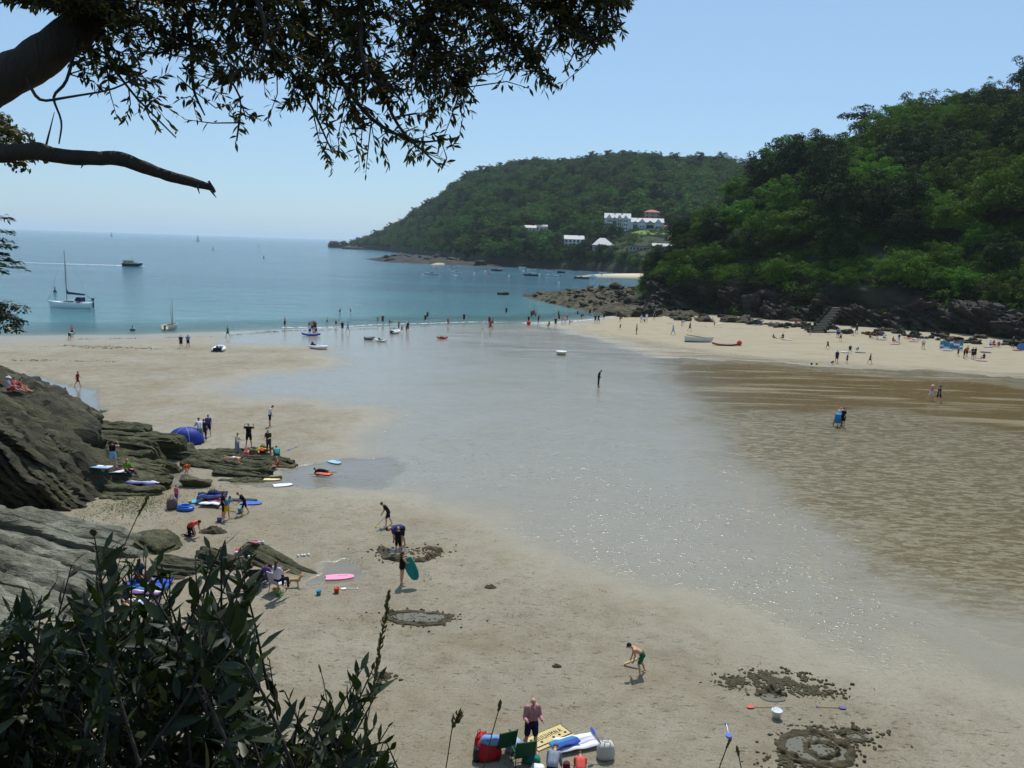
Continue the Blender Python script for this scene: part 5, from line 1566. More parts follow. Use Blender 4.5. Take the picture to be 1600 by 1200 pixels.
# small sailing dinghy
d = boat_at(267, 513, 'sailing_dinghy', 'small cream boat with a bare mast seen from its stern', 'sailboat', 86)
mobj('hull', hull_mesh(4.0, 1.75, .62, paint(srgb(214, 206, 184), 0.5), .12, .8, 1, True), d)
MB().box((-.4, 0, .45), (.3, 1.4, .05)).box((.7, 0, .45), (.3, 1.3, .05)).build('thwart', WOODB, d)
MB().tube([(.7, 0, .1), (.7, 0, 4.9)], [.06, .03], 7).build('mast', WOODB, d, True)
MB().tube([(.6, .12, .5), (.55, .3, 3.3)], [.05, .03], 7).build('furled_sail', paint(srgb(120, 50, 44), 0.8), d, True)
MB().tube([(.6, -.05, .7), (-1.4, -.1, .75)], [.09, .06], 7).build('sail_bundle', paint(srgb(120, 50, 44), 0.8), d, True)
MB().box((-2.0, 0, .2), (.06, .3, .9)).build('rudder', WOODB, d)
# ferry under way, with its wake
fb = boat_at(207, 416, 'passenger_launch', 'dark hulled passenger launch with cream cabin trailing a wake', 'launch', 0)
mobj('hull', hull_mesh(8.6, 2.8, 1.2, HULLD, .2, .8), fb)
cbn = MB().box((-1.6, 0, 1.75), (4.2, 2.0, 1.3)).build('cabin', paint(srgb(222, 200, 150), 0.6), fb)
for k in range(4): MB().box((-3.1 + k * 1.0, -1.02, 1.85), (.6, .06, .5)).build('window', GLASS, cbn)
MB().box((-1.6, 0, 2.47), (4.5, 2.2, .12)).build('cabin_roof', WOODB, fb)
MB().box((1.4, 0, 1.6), (1.2, 1.6, 1.0)).build('wheelhouse', HULLW, fb)
MB().tube([(1.0, 0, 2.0), (1.0, 0, 4.6)], .05, 6).build('mast', HULLW, fb)
pw_ = on_z(207, 416)
vs = []; fs = []
for k in range(70):
    u = k / 69; x = pw_.x - 3.5 - u * 46; w = 1.0 + 1.6 * u
    vs += [(x, pw_.y - w, .06), (x, pw_.y, .30 * (1 - u) + .08), (x, pw_.y + w, .06)]
    if k: b0 = k * 3; fs += [(b0 - 3, b0, b0 + 1, b0 - 2), (b0 - 2, b0 + 1, b0 + 2, b0 - 1)]
tag(mobj('wake', mesh_from('wake', vs, fs, [FOAM], True)), 'white wake trailing behind the passenger launch', 'wake', kind='stuff')
tag(MB().lathe([(1.3, 0.02), (1.1, .22), (.4, .3)], 12, (pw_.x + 4.3, pw_.y - .3, 0)).build('bow_wave', FOAM, None, True), 'white bow wave under the passenger launch', 'wave', kind='stuff')
# far sails and markers on the horizon
def far_sail(px, py, h, label, L=8.0):
    o = boat_at(px, py, 'sailing_boat', label, 'sailboat', 20)
    mobj('hull', hull_mesh(L, 2.4, 1.0, HULLW), o)
    MB().tube([(.5, 0, 1), (.5, 0, h)], .09, 6).build('mast', ALU, o)
    MB().add([(.4, .02, 1.6), (-3.4, .3, 1.8), (.4, .02, h), (.4, -.03, 1.6), (-3.4, .26, 1.8), (.4, -.03, h)], [(0, 1, 2), (5, 4, 3), (0, 3, 4, 1), (1, 4, 5, 2), (2, 5, 3, 0)]).build('mainsail', HULLW, o)
    MB().add([(.7, 0, h * .85), (4.0, 0, 1.3), (.7, -.5, 1.5), (.7, .05, h * .85), (4.0, .05, 1.3), (.7, -.45, 1.5)], [(0, 1, 2), (5, 4, 3), (0, 3, 4, 1), (1, 4, 5, 2), (2, 5, 3, 0)]).build('jib', HULLW, o)
far_sail(309, 377, 15, 'white sailing boat far out below the horizon', 10)
far_sail(174, 370, 16, 'tiny pale sail almost on the horizon', 10)
BUOYP = MB().lathe([(.5, -.3), (.62, 0), (.5, .4), (.22, .6), (.12, 1.5), (.2, 1.7), (.02, 2.0)], 12)
for px, py, lab, s in [(333, 390, 'dark channel buoy far out in the bay', 1.3), (404, 385, 'dark channel buoy nearest the islet', 1.6), (412, 403, 'small dark mooring buoy in open water', 1.0), (86, 456, 'dark mooring buoy beyond the yacht bow', 0.7)]:
    p = on_z(px, py); tag(mobj('buoy', BUOYP.mesh('buoy', RUBBER, True), None, (p.x, p.y, 0), None, s), lab, 'buoy')
p = on_z(207, 516)
sw = empty('moored_buoy', (p.x, p.y, 0)); tag(sw, 'dark buoy with a small flag near the strand', 'buoy')
MB().lathe([(.25, -.15), (.42, .02), (.38, .18), (.1, .25)], 12).build('float', RUBBER, sw, True); MB().tube([(0, 0, .2), (0, 0, .75)], .05, 6).build('post', RUBBER, sw)

# small craft in the far bay: one kind with parts, then copies
def motorboat(hullm, L, name='motor_boat'):
    o = empty(name); mobj('hull', hull_mesh(L, L * .36, .75, hullm, .15, .85, 1, True), o)
    c = MB().loft([[(-.1, -.7, .7), (-.1, .7, .7), (-.1, .62, 1.3), (-.1, -.62, 1.3)], [(1.0, -.55, .8), (1.0, .55, .8), (.6, .4, 1.25), (.6, -.4, 1.25)]]).build('windscreen', GLASS, o)
    MB().box((-1.2, 0, .6), (.4, 1.3, .1)).build('seat', WOODB, o)
    outboard(o, -L / 2, .6, 1.0); return o
BOATS = [(706, 419.5, 'white open boat nearest the sandy spit', 'w', 5, 175), (714, 427.5, 'low white boat behind the small moored cruiser', 'w', 6, 170), (776, 423.5, 'grey open boat under the dark shore trees', 'd', 6, 170), (829, 431, 'long dark boat with pale gunwale in mid bay', 'd', 7.2, 172), (831, 422.5, 'white boat close to the shore rocks', 'w', 5.5, 175), (863, 432, 'white and dark open boat in mid bay', 'w', 7, 175), (860, 425, 'small white boat beached on the weedy shore', 'w', 4.5, 170), (816, 419, 'tiny white boat under the shore trees', 'w', 4.5, 170), (876, 426.5, 'dark small boat off the weedy shore', 'd', 4.5, 170), (909, 435.5, 'long dark boat beside the white tender', 'd', 7, 175), (941, 432.5, 'plump white boat off the pale cove', 'w', 4.6, 178), (942, 427, 'cream boat pulled up on the pale cove', 'w', 5, 170)]
for px, py, lab, c, L_, rz in BOATS:
    o = motorboat(HULLW if c == 'w' else HULLD, L_); p = on_z(px, py); o.location = (p.x, p.y, 0); o.rotation_euler = (0, 0, R(rz)); tag(o, lab, 'boat', 'small boats in the far bay')
# moored cruiser with mast
o = motorboat(HULLW, 7.4, 'moored_cruiser'); p = on_z(676, 429); o.location = (p.x, p.y, 0); o.rotation_euler = (0, 0, R(170)); tag(o, 'small white cruiser with a thin mast moored in the bay', 'boat')
MB().tube([(.6, 0, .8), (.6, 0, 6.5)], .05, 6).build('mast', ALU, o)
# white bow-up tender
o = empty('tender', on_z(926, 435)); tag(o, 'rounded bright white tender beside the long dark boat', 'boat')
mobj('hull', hull_mesh(3.6, 2.0, 1.1, HULLW, .35, .9), o); MB().loft([[(-1, -.8, 1.1), (-1, .8, 1.1), (-.8, .5, 2.0), (-.8, -.5, 2.0)], [(1, -.6, 1.2), (1, .6, 1.2), (.6, .4, 2.0), (.6, -.4, 2.0)]]).build('canopy', HULLW, o)
for k, (px, py, col) in enumerate([(764, 428, 'red'), (758, 424, 'white'), (711, 432, 'white'), (741, 428, 'white'), (818, 424, 'white'), (843, 430, 'white'), (899, 435, 'white'), (956, 436, 'pink'), (873, 443, 'white'), (795, 432, 'white'), (660, 431, 'white'), (682, 420, 'red')]):
    p = on_z(px, py)
    tag(mobj('mooring_buoy', MB().lathe([(.2, -.15), (.48, .05), (.5, .3), (.25, .55), (.06, .62)], 10).mesh('mooring_buoy', paint(dict(red=srgb(214, 70, 70), white=srgb(232, 232, 228), pink=srgb(224, 120, 130))[col], 0.5), True), None, (p.x, p.y, 0)), '%s mooring buoy floating in the far bay' % col, 'buoy', 'mooring buoys of the far bay')

# inflatable dinghies on the wet sand
INFL = paint(srgb(226, 226, 232), 0.5, 0.4); INFG = paint(srgb(120, 122, 130), 0.6, 0.3)
def inflatable(px, py, rz, label, L=2.9, B=1.5, motor=True, tubem=INFL, seats=1):
    p = ground(px, py); o = empty('inflatable_dinghy', (p.x, p.y, p.z), R(rz)); tag(o, label, 'dinghy')
    r_ = .21; pts = [(-L / 2, B / 2 - r_, r_ + .05), (-.1 * L, B / 2 - r_, r_ + .03), (.22 * L, B / 2 - r_ - .02, r_ + .05), (.40 * L, B * .27, r_ + .12), (.5 * L, 0, r_ + .2)]
    pts += [(a, -b_, c) for a, b_, c in pts[-2::-1]]
    MB().tube(pts, [r_ * .55] + [r_] * (len(pts) - 2) + [r_ * .55], 10).build('tube', tubem, o, True)
    MB().prism([(-L * .42, -B * .36), (L * .2, -B * .36), (L * .42, 0), (L * .2, B * .36), (-L * .42, B * .36)], .02, .10).build('floor', INFG, o)
    MB().box((-L * .42, 0, .3), (.06, B * .64, .42)).build('transom', RUBBER, o)
    for k in range(seats): MB().box((.05 + .5 * k, 0, .36), (.24, B * .66, .06)).build('seat', HULLD, o)
    if motor: outboard(o, -L * .42, .42, .85)
    return o
inflatable(342, 548, 100, 'pale inflatable dinghy with an outboard motor seen end on', 2.7, 1.7)
inflatable(498, 545, -38, 'white inflatable dinghy tilted on its wheels with a motor', 2.9, 1.5, seats=2)
inflatable(576, 531, 10, 'small grey inflatable on the wet sand', 1.5, 1.0, False, INFG)
inflatable(617, 521, 60, 'small white inflatable propped beside the waders', 1.9, 1.2, False)
p = ground(877, 554); o = empty('tub_boat', p); tag(o, 'small round white tub boat alone on the wet sand', 'boat')
MB().lathe([(.35, .0), (.6, .06), (.68, .3), (.70, .42), (.62, .44), (.56, .3), (.3, .14)], 20).build('hull', paint(srgb(196, 192, 180), 0.6), o, True)
MB().lathe([(.70, .36), (.755, .40), (.75, .47), (.68, .48)], 20).build('rim', HULLW, o, True); MB().box((0, 0, .36), (.24, 1.2, .05)).build('seat', WOODB, o)
# open kayaks
def kayak(px, py, rz, L, B, mat, label, cat='kayak', name='kayak', z=None, cock=True):
    p = ground(px, py); o = empty(name, p, R(rz)); tag(o, label, cat)
    b = MB(); rings = []
    for i in range(13):
        u = i / 12 * 2 - 1; w = max(.02, B / 2 * (1 - abs(u) ** 2.3)); x = u * L / 2; lift = .16 * abs(u) ** 3
        rings.append([(x, w * math.cos(a), lift + .16 + .16 * math.sin(a)) for a in np.linspace(0, 2 * math.pi, 12, endpoint=False)])
    b.loft(rings).build('hull', mat, o, True)
    if cock: MB().lathe([(.3, .29), (.34, .34), (.30, .35), (.24, .30)], 14).build('cockpit', RUBBER, o, True); MB().box((-.3, 0, .42), (.08, .4, .3), (0, R(-15), 0)).build('seat_back', RUBBER, o)
    return o
kayak(595, 534, -22, 2.3, .7, HULLW, 'white sit on kayak with a black seat on the wet sand')
kayak(691, 529.5, 6, 1.7, .65, paint(srgb(206, 70, 44), 0.5), 'short red kayak on the wet sand')
kayak(486, 524.5, 2, 2.9, .75, paint(srgb(44, 60, 176), 0.4), 'blue paddle board at the edge among a huddle', 'paddle board', 'paddle_board', cock=False)
kayak(1133, 540, -8, 4.0, .85, paint(srgb(120, 54, 34), 0.5), 'red brown canoe lying on the far beach', 'canoe', 'canoe', cock=False)
# rowing boat with oars
p = ground(1091, 534); o = empty('rowing_boat', (p.x, p.y, p.z + .1), R(-8)); tag(o, 'pale rowing boat with two oars drawn up on the far beach', 'boat')
mobj('hull', hull_mesh(4.4, 1.5, .62, paint(srgb(206, 204, 196), 0.5), .15, .7, 1, True, below=.16), o)
for xx in (-1, 0, 1.0): MB().box((xx, 0, .42), (.24, 1.15, .05)).build('thwart', WOODB, o)
for s in (-1, 1):
    e = MB().tube([(-1.9, s * .3, .95), (1.3, s * .45, .55)], .03, 6).build('oar', WOODB, o); MB().box((-1.75, s * .305, .93), (.55, .15, .03), (0, R(7), 0)).build('blade', WOODB, e)
# red ball buoys
for px, py, lab in [(826, 507.5, 'red ball float at the edge of the surf'), (1155, 539.5, 'red ball float beside the canoe')]:
    p = ground(px, py); o = empty('ball_float', p); tag(o, lab, 'buoy')
    MB().lathe([(.08, .0), (.25, .05), (.36, .2), (.4, .38), (.34, .58), (.2, .72), (.06, .76)], 16).build('ball', REDP, o, True); MB().lathe([(.06, .74), (.08, .8), (.04, .84)], 8).build('ring', RUBBER, o)
# ================================================================== people
def rcone(bm, a, b, ra, rb, n=10):
    """closed tapered capsule between a and b"""
    a = Vector(a); b = Vector(b); d = b - a; L = d.length
    if L < 1e-6: d = Vector((0, 0, 1))
    d = d.normalized()
    x = d.cross(Vector((0, 0, 1)) if abs(d.z) < .9 else Vector((1, 0, 0))).normalized(); y = d.cross(x)
    rings = [(a - d * ra * .92, ra * .38), (a - d * ra * .55, ra * .83), (a, ra), (b, rb), (b + d * rb * .55, rb * .83), (b + d * rb * .92, rb * .38)]
    vs = []
    for c, r_ in rings:
        vs.append([bm.verts.new(c + (x * math.cos(6.28319 * k / n) + y * math.sin(6.28319 * k / n)) * r_) for k in range(n)])
    for i in range(len(vs) - 1):
        for k in range(n):
            bm.faces.new((vs[i][k], vs[i][(k + 1) % n], vs[i + 1][(k + 1) % n], vs[i + 1][k]))
    bm.faces.new(vs[0][::-1]); bm.faces.new(vs[-1])

def ellip(bm, c, r_, rot=None, n=14):
    M = Matrix.Translation(Vector(c)) @ (rot.to_4x4() if rot is not None else Matrix.Identity(4)) @ Matrix.Diagonal((r_[0], r_[1], r_[2], 1))
    bmesh.ops.create_uvsphere(bm, u_segments=n, v_segments=max(8, n // 2 + 2), radius=1.0, matrix=M)

def fuse(name, build, voxel, mats, smooth_it=3):
    bm = bmesh.new(); build(bm)
    bmesh.ops.recalc_face_normals(bm, faces=bm.faces)
    me = bpy.data.meshes.new(name); bm.to_mesh(me); bm.free()
    o = bpy.data.objects.new(name, me); COL.objects.link(o)
    md = o.modifiers.new('r', 'REMESH'); md.mode = 'VOXEL'; md.voxel_size = voxel; md.use_smooth_shade = True
    if smooth_it:
        ms = o.modifiers.new('s', 'SMOOTH'); ms.iterations = smooth_it; ms.factor = 0.5
    dg = bpy.context.evaluated_depsgraph_get()
    out = bpy.data.meshes.new_from_object(o.evaluated_get(dg)); out.name = name
    bpy.data.objects.remove(o); bpy.data.meshes.remove(me)
    out.materials.clear()
    for m_ in mats: out.materials.append(m_)
    return out

def rx(a): return Matrix.Rotation(R(a), 3, 'X')
def ry(a): return Matrix.Rotation(R(a), 3, 'Y')

def skeleton(torso=0, head=0, armL=(5, 8, 12), armR=(5, 8, 12), legL=(0, 4, 0), legR=(0, 4, 0), pelvis=0, turn=0):
    """figure 1.75 m tall facing -Y; angles in degrees. arm/leg = (forward, out, bend)"""
    J = {}
    P0 = Vector((0, 0, 0))
    Rp = rx(pelvis)                       # + leans forward (towards -Y)
    Rt = Rp @ rx(torso)
    J['pelvis'] = P0
    J['waist'] = P0 + Rp @ Vector((0, 0, 0.12))
    J['chest'] = J['waist'] + Rt @ Vector((0, 0.0, 0.25))
    J['neck'] = J['chest'] + Rt @ Vector((0, 0.01, 0.17))
    Rh = Rt @ rx(head) @ Matrix.Rotation(R(turn), 3, 'Z')
    J['head'] = J['neck'] + Rh @ Vector((0, -0.025, 0.155)); J['Rh'] = Rh; J['Rt'] = Rt; J['Rp'] = Rp
    for s, sd, arm, leg in ((-1, 'R', armR, legR), (1, 'L', armL, legL)):
        sh = J['chest'] + Rt @ Vector((s * 0.175, 0.01, 0.115)); J['sh' + sd] = sh
        up = Rt @ rx(-arm[0]) @ ry(-s * arm[1])
        el = sh + up @ Vector((0, 0, -0.285)); J['el' + sd] = el
        fo = up @ rx(-arm[2])
        wr = el + fo @ Vector((0, 0, -0.255)); J['wr' + sd] = wr; J['Rf' + sd] = fo
        J['ha' + sd] = wr + fo @ Vector((0, 0, -0.085))
        hp = P0 + Rp @ Vector((s * 0.09, 0, -0.03)); J['hip' + sd] = hp
        th = rx(-leg[0]) @ ry(-s * leg[1])
        kn = hp + th @ Vector((0, 0, -0.43)); J['kn' + sd] = kn
        sn = th @ rx(leg[2])
        an = kn + sn @ Vector((0, 0, -0.42)); J['an' + sd] = an
        ft = sn @ rx(leg[3] if len(leg) > 3 else 0)
        J['heel' + sd] = an + ft @ Vector((0, 0.035, -0.04)); J['toe' + sd] = an + ft @ Vector((s * 0.015, -0.15, -0.055)); J['Rs' + sd] = sn
    return J

def body_build(J, fingers):
    def f(bm):
        Rt, Rp, Rh = J['Rt'], J['Rp'], J['Rh']
        for s in (-1, 1):
            rcone(bm, J['pelvis'] + Rp @ Vector((s * .065, .015, -.03)), J['waist'] + Rp @ Vector((s * .06, 0, 0)), .108, .098)
            rcone(bm, J['waist'] + Rp @ Vector((s * .06, 0, 0)), J['chest'] + Rt @ Vector((s * .075, 0, .02)), .098, .108)
            rcone(bm, J['chest'] + Rt @ Vector((s * .075, 0, .02)), J['chest'] + Rt @ Vector((s * .13, .01, .105)), .105, .072)
        rcone(bm, J['chest'] + Rt @ Vector((0, .005, .1)), J['neck'], .085, .056)
        rcone(bm, J['neck'], J['head'] + Rh @ Vector((0, .02, -.05)), .056, .054)
        ellip(bm, J['head'] + Rh @ Vector((0, 0.012, .018)), (.076, .094, .1), Rh)
        ellip(bm, J['head'] + Rh @ Vector((0, -.03, -.05)), (.055, .058, .062), Rh)
        rcone(bm, J['head'] + Rh @ Vector((0, -.082, .012)), J['head'] + Rh @ Vector((0, -.102, -.024)), .012, .016, 8)   # nose
        for s in (-1, 1): ellip(bm, J['head'] + Rh @ Vector((s * .078, .012, 0)), (.014, .024, .034), Rh, 8)                  # ears
        for sd, s in (('L', 1), ('R', -1)):
            sh, el, wr, fo = J['sh' + sd], J['el' + sd], J['wr' + sd], J['Rf' + sd]
            rcone(bm, sh, el, .058, .042); rcone(bm, el, wr, .043, .028)
            pc = wr + fo @ Vector((0, 0, -.05))
            ellip(bm, pc, (.021, .042, .052), fo, 10)
            if fingers:
                for k, (oy, L) in enumerate(((-.030, .062), (-.010, .073), (.010, .069), (.029, .054))):
                    a = wr + fo @ Vector((0, oy, -.085)); b_ = a + fo @ Vector((-s * .008, oy * .15, -L * .52)); c = b_ + fo @ Vector((-s * .022, 0, -L * .45))
                    rcone(bm, a, b_, .0098, .0092, 6); rcone(bm, b_, c, .0092, .0078, 6)
                a = wr + fo @ Vector((0, -.032, -.035)); b_ = a + fo @ Vector((-s * .012, -.026, -.026)); c = b_ + fo @ Vector((-s * .014, -.010, -.028))
                rcone(bm, a, b_, .0125, .0105, 6); rcone(bm, b_, c, .0105, .0085, 6)
            else:
                rcone(bm, pc, J['ha' + sd] + fo @ Vector((-s * .02, 0, -.045)), .03, .022, 8)
                rcone(bm, wr + fo @ Vector((0, -.03, -.03)), wr + fo @ Vector((-s * .02, -.062, -.08)), .014, .011, 6)
            hp, kn, an = J['hip' + sd], J['kn' + sd], J['an' + sd]; sn = J['Rs' + sd]
            rcone(bm, hp, kn, .092, .055); rcone(bm, kn, kn.lerp(an, .3) + sn @ Vector((0, .018, 0)), .055, .056); rcone(bm, kn.lerp(an, .3) + sn @ Vector((0, .018, 0)), an, .056, .036)
            rcone(bm, J['heel' + sd], J['toe' + sd], .036, .03)
    return f

def top_build(J, sleeve=0.55, pad=0.016, long_=0.0):
    def f(bm):
        Rt, Rp = J['Rt'], J['Rp']
        for s in (-1, 1):
            rcone(bm, J['pelvis'] + Rp @ Vector((s * .065, .01, .03 - long_)), J['waist'] + Rp @ Vector((s * .062, 0, 0)), .108 + pad, .104 + pad)
            rcone(bm, J['waist'] + Rp @ Vector((s * .062, 0, 0)), J['chest'] + Rt @ Vector((s * .075, 0, .02)), .104 + pad, .109 + pad)
            rcone(bm, J['chest'] + Rt @ Vector((s * .075, 0, .02)), J['chest'] + Rt @ Vector((s * .13, .01, .105)), .105 + pad, .072 + pad)
        rcone(bm, J['chest'] + Rt @ Vector((0, .005, .1)), J['neck'] + Rt @ Vector((0, 0, -.02)), .085 + pad, .062)
        if sleeve > 0:
            for sd in 'LR':
                if sleeve <= 1: rcone(bm, J['sh' + sd], J['sh' + sd].lerp(J['el' + sd], sleeve), .058 + pad, .052 + pad)
                else:
                    rcone(bm, J['sh' + sd], J['el' + sd], .058 + pad, .044 + pad); rcone(bm, J['el' + sd], J['el' + sd].lerp(J['wr' + sd], sleeve - 1), .045 + pad, .032 + pad)
    return f

def bottom_build(J, length=0.75, pad=0.02):
    def f(bm):
        Rp = J['Rp']
        for s in (-1, 1):
            rcone(bm, J['pelvis'] + Rp @ Vector((s * .065, .015, -.03)), J['pelvis'] + Rp @ Vector((s * .062, .0, .07)), .11 + pad, .104 + pad)
        for sd in 'LR':
            hp, kn, an = J['hip' + sd], J['kn' + sd], J['an' + sd]
            if length <= 1: rcone(bm, hp, hp.lerp(kn, length), .094 + pad, .07 + pad)
            else:
                rcone(bm, hp, kn, .094 + pad, .058 + pad); rcone(bm, kn, kn.lerp(an, length - 1), .06 + pad, .042 + pad)
    return f

def hair_build(J, style):
    def f(bm):
        Rh, Rt = J['Rh'], J['Rt']
        c = J['head']
        ellip(bm, c + Rh @ Vector((0, .026, .042)), (.087, .096, .092), Rh)
        if style == 'long':
            rcone(bm, c + Rh @ Vector((0, .075, .0)), J['neck'] + Rt @ Vector((0, .085, -.12)), .07, .045)
    return f

def hat_mesh(J, mat, kind):
    Rh = J['Rh']; c = J['head'] + Rh @ Vector((0, .01, .07))
    b = MB()
    if kind == 'cap':
        b.lathe([(.097, -.02), (.099, .02), (.085, .06), (.04, .085), (.005, .09)], 14)
        b.add([(-.07, -.085, -.008), (.07, -.085, -.008), (.06, -.165, -.03), (-.06, -.165, -.03), (-.07, -.085, .004), (.07, -.085, .004), (.06, -.165, -.018), (-.06, -.165, -.018)], [(0, 3, 2, 1), (4, 5, 6, 7), (0, 1, 5, 4), (1, 2, 6, 5), (2, 3, 7, 6), (3, 0, 4, 7)])
    else:
        b.lathe([(.19, -.012), (.19, -.004), (.1, .005), (.096, .05), (.07, .085), (.005, .09)], 16)
    b.v = [tuple(c + Rh @ Vector(v)) for v in b.v]
    return b.mesh('hat', mat, True)

POSES = {
    'stand': dict(armL=(8, 9, 14), armR=(2, 9, 12), legL=(4, 4, 2), legR=(-4, 4, 2)),
    'relaxed': dict(torso=4, head=8, armL=(18, 16, 40), armR=(-4, 20, 30), legL=(8, 6, 8), legR=(-5, 5, 4)),
    'walk': dict(torso=5, armL=(28, 7, 22), armR=(-24, 7, 18), legL=(-22, 2, 12), legR=(26, 2, 10)),
    'run': dict(torso=10, armL=(40, 8, 70), armR=(-35, 8, 60), legL=(-30, 2, 45), legR=(38, 2, 20)),
    'glass': dict(torso=-2, head=-4, armL=(58, 42, 118), armR=(58, 42, 118), legL=(0, 7, 2), legR=(0, 7, 2)),
    'hold': dict(torso=5, head=14, armL=(22, 10, 78), armR=(20, 12, 86), legL=(4, 4, 4), legR=(-3, 5, 2)),
    'fold': dict(torso=4, head=12, armL=(24, 10, 70), armR=(24, 10, 62), legL=(2, 4, 2), legR=(-2, 4, 2)),
    'look_down': dict(torso=12, head=34, armL=(10, 6, 12), armR=(16, 6, 18), legL=(3, 3, 2), legR=(-3, 3, 2)),
    'bend': dict(torso=48, pelvis=52, head=2, armL=(88, 4, 10), armR=(80, 4, 14), legL=(10, 6, 14), legR=(-2, 6, 12)),
    'bat': dict(torso=32, pelvis=32, head=-18, armL=(52, -4, 24), armR=(58, 2, 20), legL=(24, 10, 34), legR=(-2, 8, 22)),
    'dig': dict(torso=22, pelvis=14, head=16, armL=(44, -4, 26), armR=(30, 4, 30), legL=(20, 4, 18), legR=(-14, 4, 10)),
    'kneel': dict(torso=36, pelvis=26, head=16, armL=(60, 6, 16), armR=(68, 6, 18), legL=(20, 6, 108, 55), legR=(12, 6, 100, 55)),
    'squat': dict(torso=34, pelvis=26, head=-14, armL=(72, 4, 24), armR=(64, 6, 30), legL=(104, 12, 132, 18), legR=(98, 12, 128, 18)),
    'sit': dict(torso=16, pelvis=-14, head=14, armL=(38, 8, 40), armR=(30, 10, 46), legL=(96, 8, 44), legR=(88, 8, 22)),
    'chair': dict(torso=6, pelvis=-10, head=8, armL=(30, 10, 62), armR=(30, 10, 62), legL=(84, 6, 82), legR=(80, 8, 76)),
    'lie': dict(torso=8, pelvis=84, head=-30, armL=(120, 20, 50), armR=(110, 24, 60), legL=(-88, 6, 8, 50), legR=(-84, 6, 4, 50)),
    'reach': dict(torso=14, pelvis=8, head=12, armL=(64, 6, 16), armR=(52, 8, 20), legL=(6, 6, 6), legR=(-6, 6, 4)),
    'carry': dict(torso=2, head=4, armL=(12, 12, 50), armR=(38, 6, 62), legL=(2, 3, 2), legR=(-3, 3, 2)),
    'splash': dict(torso=14, head=4, armL=(60, 50, 20), armR=(20, 46, 30), legL=(12, 4, 14), legR=(-12, 4, 10)),
}
EYE = paint((0.02, 0.015, 0.012), 0.3, 0.5)
LIP = paint((0.36, 0.13, 0.11), 0.5)
_pose_cache = {}
def pose_data(pose, detail):
    k = (pose, detail)
    if k in _pose_cache: return _pose_cache[k]
    J = skeleton(**POSES[pose])
    vox = 0.011 if detail else 0.024
    body = fuse('person', body_build(J, detail), vox, [None], 2 if detail else 1)
    zmin = min(v.co.z for v in body.vertices)
    if detail:
        Rh = J['Rh']; c = J['head']
        eyes = [c + Rh @ Vector((s * .032, -.082, .012)) for s in (-1, 1)]; mouth = c + Rh @ Vector((0, -.088, -.055))
        body.materials.append(EYE); body.materials.append(LIP)
        for f in body.polygons:
            if any((f.center - e).length < .0125 for e in eyes): f.material_index = 1
            elif (Rh.transposed() @ (f.center - mouth)).xz.length < .02 and abs((Rh.transposed() @ (f.center - mouth)).z) < .008: f.material_index = 2
    d = dict(J=J, body=body, z=zmin, parts={}, vox=vox)
    _pose_cache[k] = d
    return d

def cloth(d, kind):
    if kind in d['parts']: return d['parts'][kind]
    J, v = d['J'], d['vox']
    if kind == 'tee': me = fuse('shirt', top_build(J, 0.6), v, [None])
    elif kind == 'vest': me = fuse('swim_top', top_build(J, 0.0, 0.010), v, [None])
    elif kind == 'long': me = fuse('shirt', top_build(J, 1.92, 0.016), v, [None])
    elif kind == 'shorts': me = fuse('shorts', bottom_build(J, 0.78), v, [None])
    elif kind == 'trunks': me = fuse('swim_trunks', bottom_build(J, 0.16, 0.010), v, [None])
    elif kind == 'trousers': me = fuse('trousers', bottom_build(J, 1.88, 0.014), v, [None])
    elif kind == 'legs34': me = fuse('wetsuit_legs', bottom_build(J, 1.05, 0.010), v, [None])
    elif kind == 'skirt': me = fuse('skirt', bottom_build(J, 0.7, 0.035), v * 1.2, [None])
    elif kind in ('short_hair', 'long_hair'): me = fuse('hair', hair_build(J, kind.split('_')[0]), v, [None])
    d['parts'][kind] = me
    return me

SKINS = [srgb(206, 158, 128), srgb(190, 138, 108), srgb(222, 176, 148), srgb(168, 116, 86)]
HAIRS = dict(dark=srgb(38, 28, 22), brown=srgb(84, 58, 36), blond=srgb(196, 164, 108), grey=srgb(180, 176, 170), bald=None, ginger=srgb(130, 74, 36))
COLS = dict(white=srgb(228, 228, 232), navy=srgb(34, 38, 62), black=srgb(24, 24, 28), dark=srgb(36, 34, 38), blue=srgb(56, 84, 168), red=srgb(190, 48, 44), pink=srgb(214, 108, 120), maroon=srgb(112, 40, 48), green=srgb(40, 104, 70), lime=srgb(92, 140, 52), teal=srgb(24, 138, 136), grey=srgb(138, 146, 160), khaki=srgb(150, 146, 120), yellow=srgb(214, 178, 40), orange=srgb(216, 88, 34), purple=srgb(112, 76, 138), lilac=srgb(206, 200, 222), violet=srgb(66, 66, 122), salmon=srgb(220, 92, 84), lightblue=srgb(140, 176, 206), olive=srgb(58, 62, 44), skyblue=srgb(74, 128, 178), cream=srgb(216, 206, 182), brown=srgb(96, 66, 48))
def fabric(c): return paint(COLS[c] if isinstance(c, str) else c, 0.85, 0.15, 0.1)
def set_mat(o, m_, i=0):
    o.material_slots[i].link = 'OBJECT'; o.material_slots[i].material = m_

